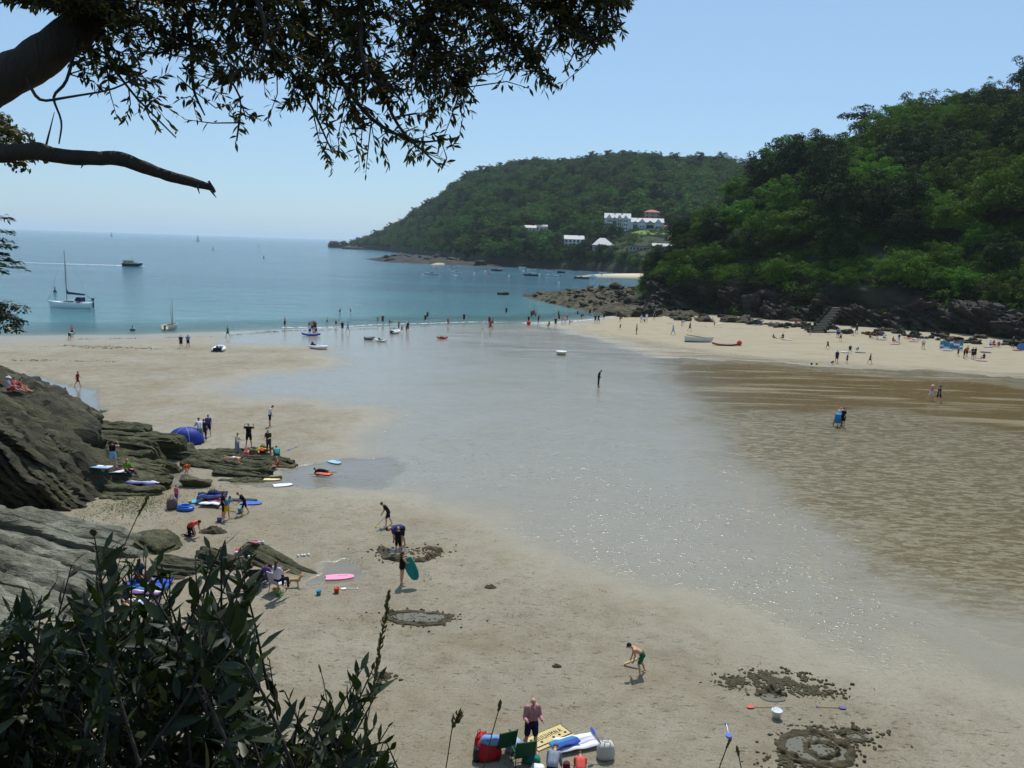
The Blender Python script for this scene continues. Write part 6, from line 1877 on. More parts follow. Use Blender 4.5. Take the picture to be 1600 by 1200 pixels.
def put_person(loc, pose, h, face, top=None, bottom=('navy', 'shorts'), hair='brown', long_hair=False, skin=0, hat=None, label='', group=None, detail=False, tilt=(0, 0), sink=0.0, topm=None):
    d = pose_data(pose, detail); s = h / 1.75
    o = bpy.data.objects.new('person', d['body']); COL.objects.link(o)
    o.location = (loc[0], loc[1], loc[2] - d['z'] * s - sink); o.rotation_euler = (tilt[0], tilt[1], R(face)); o.scale = (s, s, s)
    set_mat(o, paint(SKINS[skin], 0.6, 0.3, 0.06))
    if detail:
        set_mat(o, EYE, 1); set_mat(o, LIP, 2)
    tag(o, label, 'person', group)
    def child(kind, m_, z=0):
        me = cloth(d, kind); c = bpy.data.objects.new(me.name.split('.')[0], me); COL.objects.link(c); c.parent = o
        set_mat(c, m_)
        return c
    if bottom: child(bottom[1], fabric(bottom[0]))
    if top: child(top[1], topm or fabric(top[0]))
    if HAIRS.get(hair): child('long_hair' if long_hair else 'short_hair', paint(HAIRS[hair], 0.6, 0.3, 0.15))
    if hat: mobj('hat', hat_mesh(d['J'], fabric(hat[0]), hat[1]), o)
    return o

def hit(px, py, start=22.0):
    """the first surface the pixel's ray meets beyond the near plants"""
    d = ray(px, py).normalized(); o_ = CAM + d * start
    ok, loc, nrm, _, ob, _ = scene.ray_cast(bpy.context.evaluated_depsgraph_get(), o_, d)
    return loc if ok else ground(px, py)
bpy.context.view_layer.update()

def person(px, py, pose, h, face, top=None, bottom=('navy', 'shorts'), z=None, **kw):
    p = ground(px, py) if z is None else (hit(px, py) if z == 'rock' else on_z(px, py, z))
    return put_person(p, pose, h, face, top, bottom, **kw)

# checked shirt
t = NT('checked_cotton')
P = t.obj()
w1 = t.node('ShaderNodeTexWave'); w1.wave_type = 'BANDS'; w1.bands_direction = 'X'; w1.inputs['Scale'].default_value = 11
w2 = t.node('ShaderNodeTexWave'); w2.wave_type = 'BANDS'; w2.bands_direction = 'Z'; w2.inputs['Scale'].default_value = 11
t.lk(P, w1.inputs[0]); t.lk(P, w2.inputs[0])
f = t.math('MULTIPLY', t.math('ADD', w1.outputs['Fac'], w2.outputs['Fac']), 0.5)
t.set(Base_Color=t.mix(f, srgb(128, 62, 74), srgb(206, 160, 164)), Roughness=0.85)
CHECK = t.m

# ------------------------------------------------------------------ people near the viewpoint
man = person(829, 1176, 'hold', 1.78, 12, ('maroon', 'long'), ('navy', 'shorts'), hair='bald', detail=True, topm=CHECK, label='bald man in a pink checked shirt and navy shorts beside green camping chairs')
_J = pose_data('hold', True)['J']
b = MB()
for s_ in (-1, 1): b.box((s_ * .034, -.098, .014), (.05, .012, .034)).box((s_ * .075, -.04, .018), (.008, .12, .01))
b.box((0, -.1, .02), (.02, .01, .008)); b.v = [tuple(_J['head'] + _J['Rh'] @ Vector(v)) for v in b.v]
b.build('sunglasses', EYE, man)
person(1001, 1054, 'bat', 1.38, -88, None, ('green', 'shorts'), hair='dark', hat=('navy', 'cap'), detail=True, label='bare chested boy in green shorts and a cap bending over a bat')
person(862, 1222, 'kneel', 1.5, 168, ('grey', 'long'), ('navy', 'trousers'), hair='brown', detail=True, label='brown haired child in a grey top kneeling by the blue and white towel')
person(906, 1226, 'kneel', 1.3, 178, ('salmon', 'tee'), ('navy', 'trousers'), hair='brown', detail=True, label='child in a red tee shirt kneeling beside the pale tote bag')
person(628, 915, 'carry', 1.52, 120, ('black', 'vest'), ('black', 'trunks'), hair='brown', long_hair=True, detail=True, label='girl in a black swimsuit holding a teal board under her arm')
person(622, 866, 'stand', 1.34, 178, ('black', 'tee'), ('black', 'shorts'), hair='blond', detail=True, label='fair haired child in black standing inside the sand ring')
person(628, 856, 'bend', 1.78, -84, ('violet', 'tee'), ('black', 'shorts'), hair='dark', detail=True, label='adult in a violet blue top bent double over the sand ring')
person(606, 822, 'dig', 1.42, -70, ('dark', 'tee'), ('dark', 'shorts'), hair='dark', detail=True, label='boy in a dark wetsuit pushing a long yellow spade')
person(298, 838, 'kneel', 1.72, 66, ('salmon', 'tee'), ('black', 'trousers'), hair='dark', label='person in a salmon red shirt kneeling and digging the sand')
person(355, 812, 'reach', 1.34, 70, ('skyblue', 'tee'), ('yellow', 'shorts'), hair='dark', label='child in a blue top and bright yellow shorts')
person(349, 810, 'relaxed', 1.45, 120, ('black', 'tee'), ('black', 'legs34'), hair='brown', long_hair=True, label='long haired girl in black beside the child in yellow shorts')
person(382, 804, 'dig', 1.36, -72, ('black', 'tee'), ('black', 'legs34'), hair='brown', label='child in a black wetsuit digging with a turquoise spade')
person(276, 787, 'stand', 1.05, 160, ('pink', 'tee'), ('purple', 'legs34'), hair='brown', label='small child in pink and purple beside the blue inflatable boat')
# rock ledge people on the left
person(177, 731, 'glass', 1.65, 200, ('black', 'vest'), ('lightblue', 'skirt'), z='rock', hair='dark', label='woman in a black top and pale skirt standing on the ledge')
person(199, 742, 'sit', 1.55, 60, ('lime', 'long'), ('navy', 'trousers'), z='rock', hair='blond', long_hair=True, label='fair haired person in a lime green top sitting on the ledge')
person(288, 741, 'squat', 1.35, 70, ('orange', 'tee'), ('brown', 'trunks'), hair='dark', label='child in an orange top crouching between the rocks')
person(365, 722, 'lie', 1.5, 80, None, ('white', 'trunks'), z='rock', hair='brown', label='bare backed sunbather lying on the flat rock ridge')
person(14, 614, 'sit', 1.6, 120, ('lilac', 'tee'), ('red', 'shorts'), z='rock', hair='grey', hat=('white', 'sun'), label='person in a white hat sitting on the brown rocks')
person(23, 613, 'sit', 1.5, 100, ('pink', 'tee'), ('purple', 'shorts'), z='rock', hair='brown', label='person in a pink top sitting on the brown rocks')
person(32, 614, 'sit', 1.4, 120, ('red', 'tee'), ('red', 'shorts'), z='rock', hair='dark', label='person in red sitting at the end of the brown rocks')
person(218, 912, 'sit', 1.75, 70, ('navy', 'tee'), ('brown', 'shorts'), z='rock', hair='brown', label='person in a navy shirt sitting against the pale slabs')
person(196, 950, 'sit', 1.6, 60, ('navy', 'vest'), ('navy', 'trunks'), z='rock', hair='dark', label='sunbather in navy swimwear behind the dark shrub')
# group by the tent and rocks
person(389, 699, 'glass', 1.78, 185, ('black', 'tee'), ('black', 'shorts'), hair='grey', skin=1, label='grey haired man in black looking through field glasses')
person(371, 712, 'fold', 1.62, 70, ('cream', 'long'), ('grey', 'trousers'), hair='blond', label='woman in a cream top and grey trousers looking down')
person(420, 709, 'fold', 1.72, -14, ('olive', 'tee'), ('olive', 'trousers'), hair='grey', label='man in dark olive clothes with his hands together')
person(433, 721, 'squat', 1.6, 200, ('teal', 'tee'), ('dark', 'trousers'), hair='brown', label='person in a teal shirt crouching beside the bags')
person(433, 733, 'sit', 1.3, -60, ('red', 'vest'), ('red', 'trunks'), z='rock', hair='blond', label='child in red sitting at the tip of the flat ridge')
person(422, 667, 'look_down', 1.75, 110, ('white', 'tee'), ('navy', 'shorts'), hair='dark', label='man in a white shirt and navy shorts walking alone')
person(313, 691, 'reach', 1.78, 215, ('white', 'long'), ('khaki', 'shorts'), hair='dark', label='man in a white shirt leaning into the blue tent', tilt=(0, 0))
person(319, 689, 'stand', 1.6, 200, ('navy', 'tee'), ('navy', 'trousers'), hair='dark', label='person in navy half hidden behind the man at the tent')
person(326, 682, 'stand', 1.62, 30, ('violet', 'tee'), ('dark', 'shorts'), hair='dark', label='slim person in a violet top standing behind the tent')
person(122, 604, 'walk', 1.5, 100, ('maroon', 'tee'), ('maroon', 'shorts'), hair='dark', skin=1, label='child in maroon striding past the tide pool')
person(434, 924, 'chair', 1.68, 150, ('lilac', 'tee'), ('black', 'trousers'), z=0.58, hair='brown', long_hair=True, label='woman in a lilac top seated in a low camping chair')
person(416, 912, 'sit', 1.55, 160, ('purple', 'tee'), ('purple', 'trousers'), hair='brown', label='person in purple sitting beside the chairs at the slate wedge')
person(505, 742, 'lie', 1.45, -104, ('black', 'tee'), ('black', 'legs34'), z=0.30, hair='dark', label='child in a black wetsuit lying on an orange board in the pool')
# walkers on the wet sand
person(935, 603, 'look_down', 1.78, 80, ('black', 'long'), ('dark', 'trousers'), hair='dark', skin=1, label='lone man in black looking down on the wet sand')
person(1317, 667, 'relaxed', 1.66, -60, ('black', 'tee'), ('black', 'shorts'), hair='dark', label='person in black standing beside the blue pushchair')
person(1312, 663, 'reach', 1.6, -20, ('white', 'tee'), ('navy', 'trousers'), hair='blond', label='fair haired person bending behind the blue pushchair')
person(1454, 626, 'walk', 1.68, 100, ('pink', 'tee'), ('lilac', 'skirt'), hair='grey', hat=('white', 'sun'), label='walker in a white hat and pale shorts crossing the brown stream')
person(1466, 629, 'walk', 1.75, 95, ('navy', 'tee'), ('black', 'shorts'), hair='dark', hat=('black', 'cap'), label='walker in navy and a black cap crossing the brown stream')

# ------------------------------------------------------------------ people at the waterline (px, py, pose, height, facing, top, bottom)
CR = [
 (113, 527, 'stand', 1.7, 170, 'pink', 'navy'), (109, 531, 'bend', 1.65, 90, 'lightblue', 'navy'), (283, 544, 'stand', 1.72, 20, 'navy', 'black'), (294, 543, 'fold', 1.7, 30, 'skyblue', 'black'), (356, 527, 'walk', 1.74, -80, 'teal', 'navy'),
 (445, 511, 'relaxed', 1.75, 150, None, 'navy'), (483, 518, 'relaxed', 1.72, 120, 'maroon', 'black'), (487, 519, 'stand', 1.75, 200, 'grey', 'black'), (490, 517, 'stand', 1.72, 160, 'olive', 'navy'), (493, 518, 'fold', 1.7, 220, 'maroon', 'black'), (484, 523, 'hold', 1.6, 200, 'lilac', 'navy'), (494, 523, 'bend', 1.7, 250, 'grey', 'maroon'), (489, 522, 'squat', 1.2, 140, 'cream', 'red'),
 (511, 505, 'splash', 1.2, 90, None, 'black'), (525, 510, 'relaxed', 1.6, 0, None, 'maroon'), (535, 518, 'stand', 1.65, 170, 'black', 'black'), (543.5, 520, 'walk', 1.75, 150, 'lightblue', 'lightblue'), (531, 488, 'splash', 1.3, 60, None, 'black'), (548, 488, 'splash', 1.4, -40, None, 'black'),
 (590, 503.5, 'splash', 1.2, 30, None, 'pink'), (598, 506, 'stand', 1.78, 10, 'maroon', 'navy'), (609, 509, 'bend', 1.5, 120, None, 'dark'), (623, 517, 'relaxed', 1.78, 100, 'navy', 'black'), (628, 519, 'walk', 1.25, 90, 'maroon', 'dark'), (637, 519, 'look_down', 1.8, 160, 'navy', 'navy'), (635, 519, 'stand', 1.15, 150, 'red', 'red'),
 (664.5, 503, 'stand', 1.6, 170, 'black', 'black'), (668, 496, 'splash', 1.6, 200, 'black', 'black'), (700, 510, 'walk', 1.6, 60, 'red', 'navy'), (725, 502, 'stand', 1.7, 10, 'black', 'black'), (754, 513, 'stand', 1.35, 10, 'white', 'white'), (764.5, 507, 'stand', 1.6, 190, 'maroon', 'navy'), (766, 516, 'relaxed', 1.75, 180, 'red', 'maroon'), (769.5, 509, 'stand', 1.6, 170, 'grey', 'navy'), (791, 489.5, 'stand', 1.7, 180, 'black', 'black'),
 (830.5, 495, 'stand', 1.75, 170, 'maroon', 'dark'), (834, 493, 'stand', 1.7, 190, 'red', 'dark'), (837, 493, 'stand', 1.1, 190, None, 'dark'), (826, 505, 'stand', 1.5, 10, 'black', 'black'), (841, 506, 'splash', 1.7, 120, 'black', 'black'), (855.5, 512, 'squat', 1.3, 20, None, 'dark'), (858, 511, 'stand', 1.2, 20, None, 'dark'), (868, 510.5, 'stand', 1.75, 180, 'navy', 'navy'), (872.5, 492, 'stand', 1.4, 160, None, 'navy'), (873.5, 502, 'stand', 1.5, 170, 'navy', 'navy'), (878.5, 507, 'relaxed', 1.5, 0, None, 'lilac'), (883, 507, 'stand', 1.45, 20, None, 'lilac'), (886, 500, 'bend', 1.6, -90, 'salmon', 'navy'), (890, 507.5, 'bend', 1.3, 80, None, 'black'), (902.5, 493, 'stand', 1.4, 180, None, 'navy'), (908.5, 499.5, 'bend', 1.75, 70, 'black', 'black'), (921.5, 492.5, 'stand', 1.6, 170, 'black', 'black'), (930, 505, 'relaxed', 1.75, 190, 'black', 'black'), (935, 505, 'walk', 1.75, 150, 'black', 'navy'), (943.5, 499, 'stand', 1.5, 180, 'dark', 'dark')]
for k, (px, py, pose, h, fc, top, bot) in enumerate(CR):
    wl = float(np.interp(px, [p[0] for p in _wl], [p[1] for p in _wl]))
    inwater = py < wl - 1.5
    tn = top or 'bare'
    lab = ('person in %s top and %s swimwear ' % (top, bot) if top else 'bare chested bather in %s swimwear ' % bot)
    if 480 < px < 497: where = 'around the blue paddle board'
    elif px > 805: where = ('wading' if inwater else 'standing') + ' in the shallows beside the reef'
    elif px < 360: where = 'on the wet strand near the moored yacht'
    else: where = ('wading out' if inwater else 'paddling') + ' along the middle of the bay'
    person(px, py, pose, h, fc, (top, 'tee') if top else None, (bot, 'shorts'), hair=['dark', 'brown', 'blond', 'dark'][k % 4], skin=k % 4, sink=(0.35 if inwater and wl - py > 8 else 0.12 if inwater else 0.0), label=lab + where, group='bathers along the waterline')
# ------------------------------------------------------------------ people on the far beach
BE = [(968.5, 502.5, 'bend', 1.4, 60, 'olive', 'black'), (994.5, 522, 'stand', 1.75, 80, 'grey', 'dark'), (969, 514.5, 'run', 1.1, 60, 'dark', 'dark'), (1002, 504.5, 'stand', 1.6, 10, 'lilac', 'lilac'), (1010, 503.5, 'stand', 1.75, 10, 'white', 'white'), (1006.5, 505, 'stand', 1.0, 10, None, 'dark'), (1022, 500, 'stand', 1.7, 30, 'violet', 'navy'), (1051.5, 523.5, 'walk', 1.78, -70, 'lightblue', 'lightblue'), (1065.5, 509.5, 'bend', 1.7, 110, 'lightblue', 'khaki'), (1077.5, 517.5, 'walk', 1.7, 80, 'navy', 'dark'), (1113, 504, 'sit', 1.7, 30, 'lilac', 'navy'), (1116, 509.5, 'stand', 0.95, 20, 'yellow', 'dark'), (1168, 508, 'stand', 0.9, 10, 'pink', 'dark'), (1187, 509, 'bend', 1.65, 60, 'lightblue', 'navy'), (1201, 509, 'squat', 1.5, 60, 'lightblue', 'grey'), (1208, 529, 'sit', 1.3, 60, 'dark', 'dark'), (1223, 530, 'sit', 1.6, -60, 'black', 'black'), (1243, 506, 'sit', 1.7, 10, 'red', 'navy'), (1265.5, 523, 'stand', 1.2, 30, 'olive', 'khaki'), (1293, 545, 'run', 1.35, -60, 'dark', 'dark'), (1308, 527, 'stand', 1.55, 190, 'skyblue', 'navy'), (1311, 527, 'stand', 1.6, 170, 'lightblue', 'navy'), (1313, 533, 'walk', 1.5, 150, None, 'maroon'), (1328, 549, 'sit', 1.6, -20, 'navy', 'black'), (1338, 549, 'squat', 1.3, 20, 'lightblue', 'grey'), (1332, 524, 'bend', 1.6, 20, 'white', 'navy'), (1338, 521, 'stand', 1.7, 10, 'dark', 'black'), (1307, 567, 'stand', 1.75, -20, 'navy', 'navy'), (1323, 567.5, 'relaxed', 1.3, 40, 'violet', 'navy'), (1359, 568, 'walk', 1.45, 70, 'violet', 'dark'), (1299, 570, 'squat', 1.1, 30, 'dark', 'dark'), (1442, 545, 'stand', 1.75, 170, 'white', 'khaki'), (1359, 529, 'sit', 1.6, 30, 'maroon', 'dark'), (1370, 528, 'stand', 1.7, 30, 'olive', 'navy'), (1381, 530, 'sit', 1.6, 10, 'white', 'navy'), (1395, 535, 'sit', 1.6, 60, 'navy', 'red'), (1404, 536, 'stand', 1.6, 200, 'violet', 'lilac'), (1421, 531, 'lie', 1.6, 60, None, 'red'), (1430, 532, 'lie', 1.6, 80, None, 'white'), (1474, 540, 'sit', 1.7, 20, 'black', 'dark'), (1490, 541, 'sit', 1.7, -20, 'purple', 'navy'), (1485, 546, 'walk', 1.2, 120, 'skyblue', 'skyblue'), (1496.5, 556.5, 'stand', 1.25, 20, 'maroon', 'maroon'), (1506, 560, 'look_down', 1.7, 60, 'black', 'black'), (1510, 558, 'relaxed', 1.72, 110, 'orange', 'dark'), (1519, 561, 'fold', 1.72, -60, 'navy', 'black'), (1523, 560, 'stand', 1.7, 210, 'dark', 'dark'), (1537, 562, 'sit', 1.6, -80, 'black', 'black'), (1547, 541, 'sit', 1.6, 20, 'lilac', 'navy'), (1552, 541, 'sit', 1.7, 20, 'red', 'dark'), (1560, 542, 'sit', 1.6, -20, 'purple', 'dark'), (1582, 543, 'stand', 1.75, 10, 'olive', 'dark')]
for k, (px, py, pose, h, fc, top, bot) in enumerate(BE):
    what = {'sit': 'sitting', 'lie': 'sunbathing', 'bend': 'bending over', 'squat': 'crouching', 'run': 'running', 'walk': 'walking'}.get(pose, 'standing')
    where = 'on the far beach sand' if py > 512 + max(0, (px - 1050)) * 0.065 else 'by the far beach rocks'
    if 1470 < px < 1495: where = 'in front of the striped windbreak'
    if 1500 < px < 1540: where = 'in the huddle near the windbreak'
    lab = ('person in %s top and %s shorts %s ' % (top, bot, what) if top else 'bare chested person in %s trunks %s ' % (bot, what)) + where
    person(px, py, pose, h, fc, (top, 'tee') if top else None, (bot, 'shorts'), hair=['dark', 'brown', 'blond', 'grey'][k % 4], skin=k % 4, label=lab, group='people on the far beach')
# ================================================================== things on the beach
def pstrip(name, mat, parent, pts, th): return MB().prism(pts, 0, th).build(name, mat, parent)
def board(px, py, rz, mat, label, L=1.05, W=0.55, under=None, z=None, tilt=(0, 0), loc=None):
    p = loc if loc is not None else (ground(px, py) if z is None else on_z(px, py, z))
    o = empty('bodyboard', (p[0], p[1], p[2] + .015)); o.rotation_euler = (tilt[0], tilt[1], R(rz)); tag(o, label, 'bodyboard')
    a, b = L / 2, W / 2
    out = [(-a, -b * .78), (-a * .92, -b * .86), (-a * .3, -b), (a * .35, -b * .96), (a * .8, -b * .68), (a * .96, -b * .35), (a, 0), (a * .96, b * .35), (a * .8, b * .68), (a * .35, b * .96), (-a * .3, b), (-a * .92, b * .86), (-a, b * .78), (-a * .95, 0)]
    MB().prism(out, .012, .05).build('deck', mat, o)
    MB().prism([(x * 1.015, y * 1.03) for x, y in out], 0.0, .026).build('rail', under or paint(srgb(40, 44, 54), 0.6), o)
    MB().tube([(a * .55, 0, .05), (a * .5, .1, .056), (a * .2, .14, .054), (-.1, .1, .054)], .006, 5).build('leash', RUBBER, o)
    return o
PW = paint(srgb(232, 236, 240), 0.5); CY = paint(srgb(76, 176, 206), 0.5); BL = paint(srgb(70, 104, 196), 0.5); PK = paint(srgb(240, 150, 178), 0.5); LB = paint(srgb(150, 196, 226), 0.5); OR = paint(srgb(222, 96, 44), 0.5); TE = paint(srgb(0, 140, 132), 0.5); YW = paint(srgb(230, 214, 150), 0.5); BK = paint(srgb(34, 36, 44), 0.5)
board(442, 759, 25, PW, 'white bodyboard at the edge of the shallow pool', 1.15, .6)
board(425, 750, 8, YW, 'cream and yellow bodyboard against the flat ridge', 1.0, .5)
board(523, 723, -35, LB, 'pale blue bodyboard on the sand above the pool', 1.05, .58)
board(505, 741, 166, OR, 'orange bodyboard under the child in the pool', 1.1, .55)
board(531, 903, 14, PK, 'pink bodyboard lying in the small pool', 1.25, .58, paint(srgb(236, 190, 204), 0.5))
board(311, 784, 28, CY, 'turquoise bodyboard beside the heap of bags', 1.1, .6)
board(393, 787, 3, BL, 'blue bodyboard on the sand beside the digging child', 1.15, .6)
board(381, 782, 4, BK, 'dark bodyboard beyond the blue one', 1.5, .4)
# teal board held by the girl: stands on edge against her arm
p = ground(628, 915)
board(0, 0, -20, TE, 'teal bodyboard held upright under the girl\'s arm', 1.02, .52, TE, tilt=(R(84), R(62)), loc=(p.x + .42, p.y - .05, p.z + .78))
# towels
def towel(px, py, rz, L, W, cols, label, z=None, wave=0.02, n=12):
    p = ground(px, py) if z is None else hit(px, py)
    o = empty('towel', p, R(rz)); tag(o, label, 'towel')
    k = len(cols)
    for s in range(k):
        y0 = -W / 2 + W * s / k; y1 = -W / 2 + W * (s + 1) / k; vs = []; fs = []
        for i in range(n + 1):
            x = -L / 2 + L * i / n
            for yy in (y0, y1):
                zz = .015 + wave * (1 + noise.noise(Vector((x * 3 + px, yy * 3, 1)))) + wave
                ex = .04 * noise.noise(Vector((yy * 5, px, x)))
                vs += [(x + ex, yy, zz), (x + ex, yy, zz - .012)]
        for i in range(n):
            a = i * 4; fs += [(a, a + 4, a + 6, a + 2), (a + 1, a + 3, a + 7, a + 5), (a, a + 1, a + 5, a + 4), (a + 2, a + 6, a + 7, a + 3)]
        fs += [(0, 2, 3, 1), (n * 4, n * 4 + 1, n * 4 + 3, n * 4 + 2)]
        mobj('stripe' if k > 1 else 'cloth', mesh_from('stripe', vs, fs, [fabric(cols[s])], True), o)
    return o
towel(150, 730, -6, 1.8, .6, ['lightblue', 'white'], 'pale blue and white towel spread on the ledge', 1.75)
towel(188, 738, 10, 1.3, .8, ['white', 'pink'], 'crumpled white and pink towel on the ledge', 1.75, .05)
towel(222, 758, -5, 1.8, .7, ['violet', 'grey', 'lilac'], 'violet and grey towels hung over the ledge edge', 1.15, .08)
towel(232, 916, 0, 1.9, 1.0, ['blue', 'blue'], 'bright blue towel beside the seated person at the slabs', 0.7, .07)
towel(226, 930, 0, 1.5, .8, ['purple', 'cream', 'skyblue'], 'patterned beach bags cloth beside the bright blue towel', 0.6, .1)
towel(210, 948, 20, 1.0, .8, ['lightblue', 'white'], 'pale towel behind the leaves of the shrub', 0.7, .08)
towel(332, 783, 15, 1.6, 1.1, ['navy', 'blue', 'navy'], 'heap of navy bags and towels on the sand', None, .16)
towel(330, 790, 0, 1.1, .8, ['white', 'skyblue', 'red'], 'white and red towel beside the navy heap', None, .10)
towel(395, 853, -10, .5, .3, ['black', 'pink'], 'black and pink clothes left on the slate wedge', 1.2, .08)
towel(378, 865, 20, .6, .5, ['lilac', 'red'], 'lilac cloth hanging on the left end of the slate wedge', 1.0, .08)
towel(405, 709, 5, 1.8, .9, ['red', 'olive', 'yellow', 'navy'], 'jumble of red yellow and navy clothes by the rock ridge', None, .16)
towel(432, 925, 0, .3, .3, ['orange', 'yellow'], 'small orange cloth behind the low chair', None, .06)
for k, (px, py, cols, lab) in enumerate([(1230, 531, ['white', 'cream'], 'white towel beside a sitter on the far beach'), (1322, 551, ['white', 'lilac'], 'white towel beside the navy sitter on the far beach'), (1344, 551, ['lightblue', 'khaki'], 'pale blue towel where a child crouches on the far beach'), (1533, 564, ['pink', 'white'], 'pink and white towel near the knot of people'), (1512, 550, ['orange', 'cream'], 'orange towel behind the knot of people'), (1540, 551, ['purple', 'navy'], 'purple towel on the sand beyond the windbreak'), (1398, 538, ['white', 'red'], 'red and white towel among the sitters by the rocks'), (1376, 531, ['lilac', 'green'], 'lilac and green towel among the sitters by the rocks'), (1545, 543, ['white', 'blue'], 'white and blue towel at the back of the beach'), (1427, 534, ['salmon', 'lilac'], 'salmon towel under the sunbathers by the rocks'), (1480, 548, ['lightblue', 'white'], 'pale mat spread before the striped windbreak'), (1590, 548, ['red', 'navy'], 'red cloth beside the blue beach shelter'), (1126, 507, ['white', 'cream'], 'white cloths on the rocks behind the far beach'), (1180, 509, ['white', 'lilac'], 'white towels left against the cliff rocks'), (1047, 505, ['pink', 'lilac'], 'pink towel at the sand end of the reef')]):
    towel(px, py, -8, 1.5, .8, cols, lab, None, .05, 6)

# the lettered straw mat
p = ground(858, 1153); mat_ = empty('straw_mat', p, R(37)); tag(mat_, 'straw beach mat with dark lettering and dots beside the man', 'mat')
MB().box((0, 0, .02), (1.45, .74, .02)).build('weave', paint(srgb(206, 188, 132), 0.9, 0.15, 0.12), mat_)
DKP = paint(srgb(52, 36, 66), 0.85)
MB().box((0, -.235, .033), (1.45, .045, .006)).box((0, .345, .033), (1.45, .02, .006)).box((-.715, 0, .033), (.02, .70, .006)).box((.715, .05, .033), (.02, .5, .006)).build('border', DKP, mat_)
b = MB()
for k, ch in enumerate('VOUUHMNA'):
    x = -.56 + k * .15; w = .042; h = .085
    st_ = {'V': [(-1, 1, 0, -1), (0, -1, 1, 1)], 'O': [(-1, -1, -1, 1), (-1, 1, 1, 1), (1, 1, 1, -1), (1, -1, -1, -1)], 'U': [(-1, 1, -1, -1), (-1, -1, 1, -1), (1, -1, 1, 1)], 'H': [(-1, -1, -1, 1), (1, -1, 1, 1), (-1, 0, 1, 0)], 'M': [(-1, -1, -1, 1), (-1, 1, 0, 0), (0, 0, 1, 1), (1, 1, 1, -1)], 'N': [(-1, -1, -1, 1), (-1, 1, 1, -1), (1, -1, 1, 1)], 'A': [(-1, -1, 0, 1), (0, 1, 1, -1), (-.5, -.2, .5, -.2)]}[ch]
    for x0, y0, x1, y1 in st_:
        a = Vector((x + x0 * w, .10 + y0 * h, .034)); c = Vector((x + x1 * w, .10 + y1 * h, .034)); d = c - a
        b.box((a + c) / 2, (d.length + .016, .018, .006), (0, 0, math.atan2(d.y, d.x)))
b.build('lettering', DKP, mat_)
for k in range(6):
    if k == 2: continue
    MB().lathe([(.048, .03), (.045, .038)], 14, (-.58 + k * .23, -.08, 0)).build('dot', DKP, mat_)
# blue and white towels where the children kneel
towel(900, 1166, 20, 1.25, .7, ['white', 'lilac', 'white'], 'crumpled white towel with blue print before the children', None, .06)
towel(882, 1170, 30, .9, .42, ['blue', 'skyblue'], 'bright blue cloth across the white towel', None, .10)
# tote bag with spade
def bag(px, py, rz, size, mat, label, name='bag', cat='bag', handles=True, sag=.12, loc=None):
    p = loc if loc is not None else ground(px, py)
    o = empty(name, p, R(rz)); tag(o, label, cat)
    w, d, h = size; rings = []
    for i, (u, s) in enumerate([(0, .82), (.05, .96), (.3, 1.05), (.6, 1.0), (.85, .9), (1.0, .72)]):
        n = 16; ring = []
        for k in range(n):
            a = 2 * math.pi * k / n; c, s_ = math.cos(a), math.sin(a)
            rr = 1 / (abs(c) ** 4 + abs(s_) ** 4) ** .25
            ring.append((c * rr * w / 2 * s * (1 + sag * .5 * noise.noise(Vector((c * 2, u * 3, px)))), s_ * rr * d / 2 * s * (1 + sag * noise.noise(Vector((s_ * 2, u * 3, px + 3)))), h * u * (1 + sag * .5 * noise.noise(Vector((a, px, u))))))
        rings.append(ring)
    MB().loft(rings).build('body', mat, o, True)
    if handles:
        for s in (-1, 1): MB().tube([(-w * .2, s * d * .3, h * .95), (-w * .15, s * d * .3, h * 1.2), (w * .15, s * d * .3, h * 1.2), (w * .2, s * d * .3, h * .95)], .014, 6).build('handle', mat, o, True)
    return o
bag(946, 1184, 10, (.5, .38, .48), paint(srgb(196, 194, 186), 0.85), 'large pale canvas tote bag standing on the sand', 'tote_bag')
def spade(px, py, rz, L, blade, shaft, label, lean=0.0, loc=None, grip=True):
    p = loc if loc is not None else ground(px, py)
    o = empty('spade', (p[0], p[1], p[2] + .03)); o.rotation_euler = (0, -R(lean), R(rz)); tag(o, label, 'spade')
    MB().tube([(0, 0, 0), (L, 0, 0)], .014, 7).build('shaft', shaft, o, True)
    MB().loft([[(-.2, -.05, .0), (-.2, .05, .0), (-.2, .05, .012), (-.2, -.05, .012)], [(-.1, -.085, .0), (-.1, .085, .0), (-.1, .085, .014), (-.1, -.085, .014)], [(.02, -.07, .0), (.02, .07, .0), (.02, .07, .02), (.02, -.07, .02)]]).build('blade', blade, o)
    if grip: MB().box((L, 0, 0), (.03, .12, .03)).build('grip', blade, o)
    return o
BLS = paint(srgb(60, 100, 206), 0.45); RDS = paint(srgb(216, 74, 58), 0.45); PUS = paint(srgb(104, 84, 150), 0.45); YLS = paint(srgb(196, 180, 40), 0.45); TQS = paint(srgb(60, 160, 190), 0.45); STK = paint(srgb(196, 170, 128), 0.6)
p = ground(946, 1184); spade(0, 0, 150, .55, BLS, BLS, 'blue plastic spade sticking out of the tote bag', 58, (p.x - .10, p.y + .03, p.z + .42))
bpy.context.view_layer.update()
o = bpy.data.objects['spade']; o.rotation_euler = (0, R(52), R(-20)); o.location = (p.x - .36, p.y + .03, p.z + .74)
spade(1138, 1148, 82, .55, BLS, PW, 'blue headed toy spade lying on the sand')
spade(1176, 1106, 5, .75, RDS, STK, 'red toy spade lying beside the ring pool')
spade(1312, 1107, 178, .75, PUS, STK, 'purple toy spade lying beyond the ring pools')
p = ground(588, 824); spade(0, 0, 20, .95, YLS, STK, 'long yellow spade pushed by the boy in the dark wetsuit', 42, (p.x, p.y, p.z + .05))
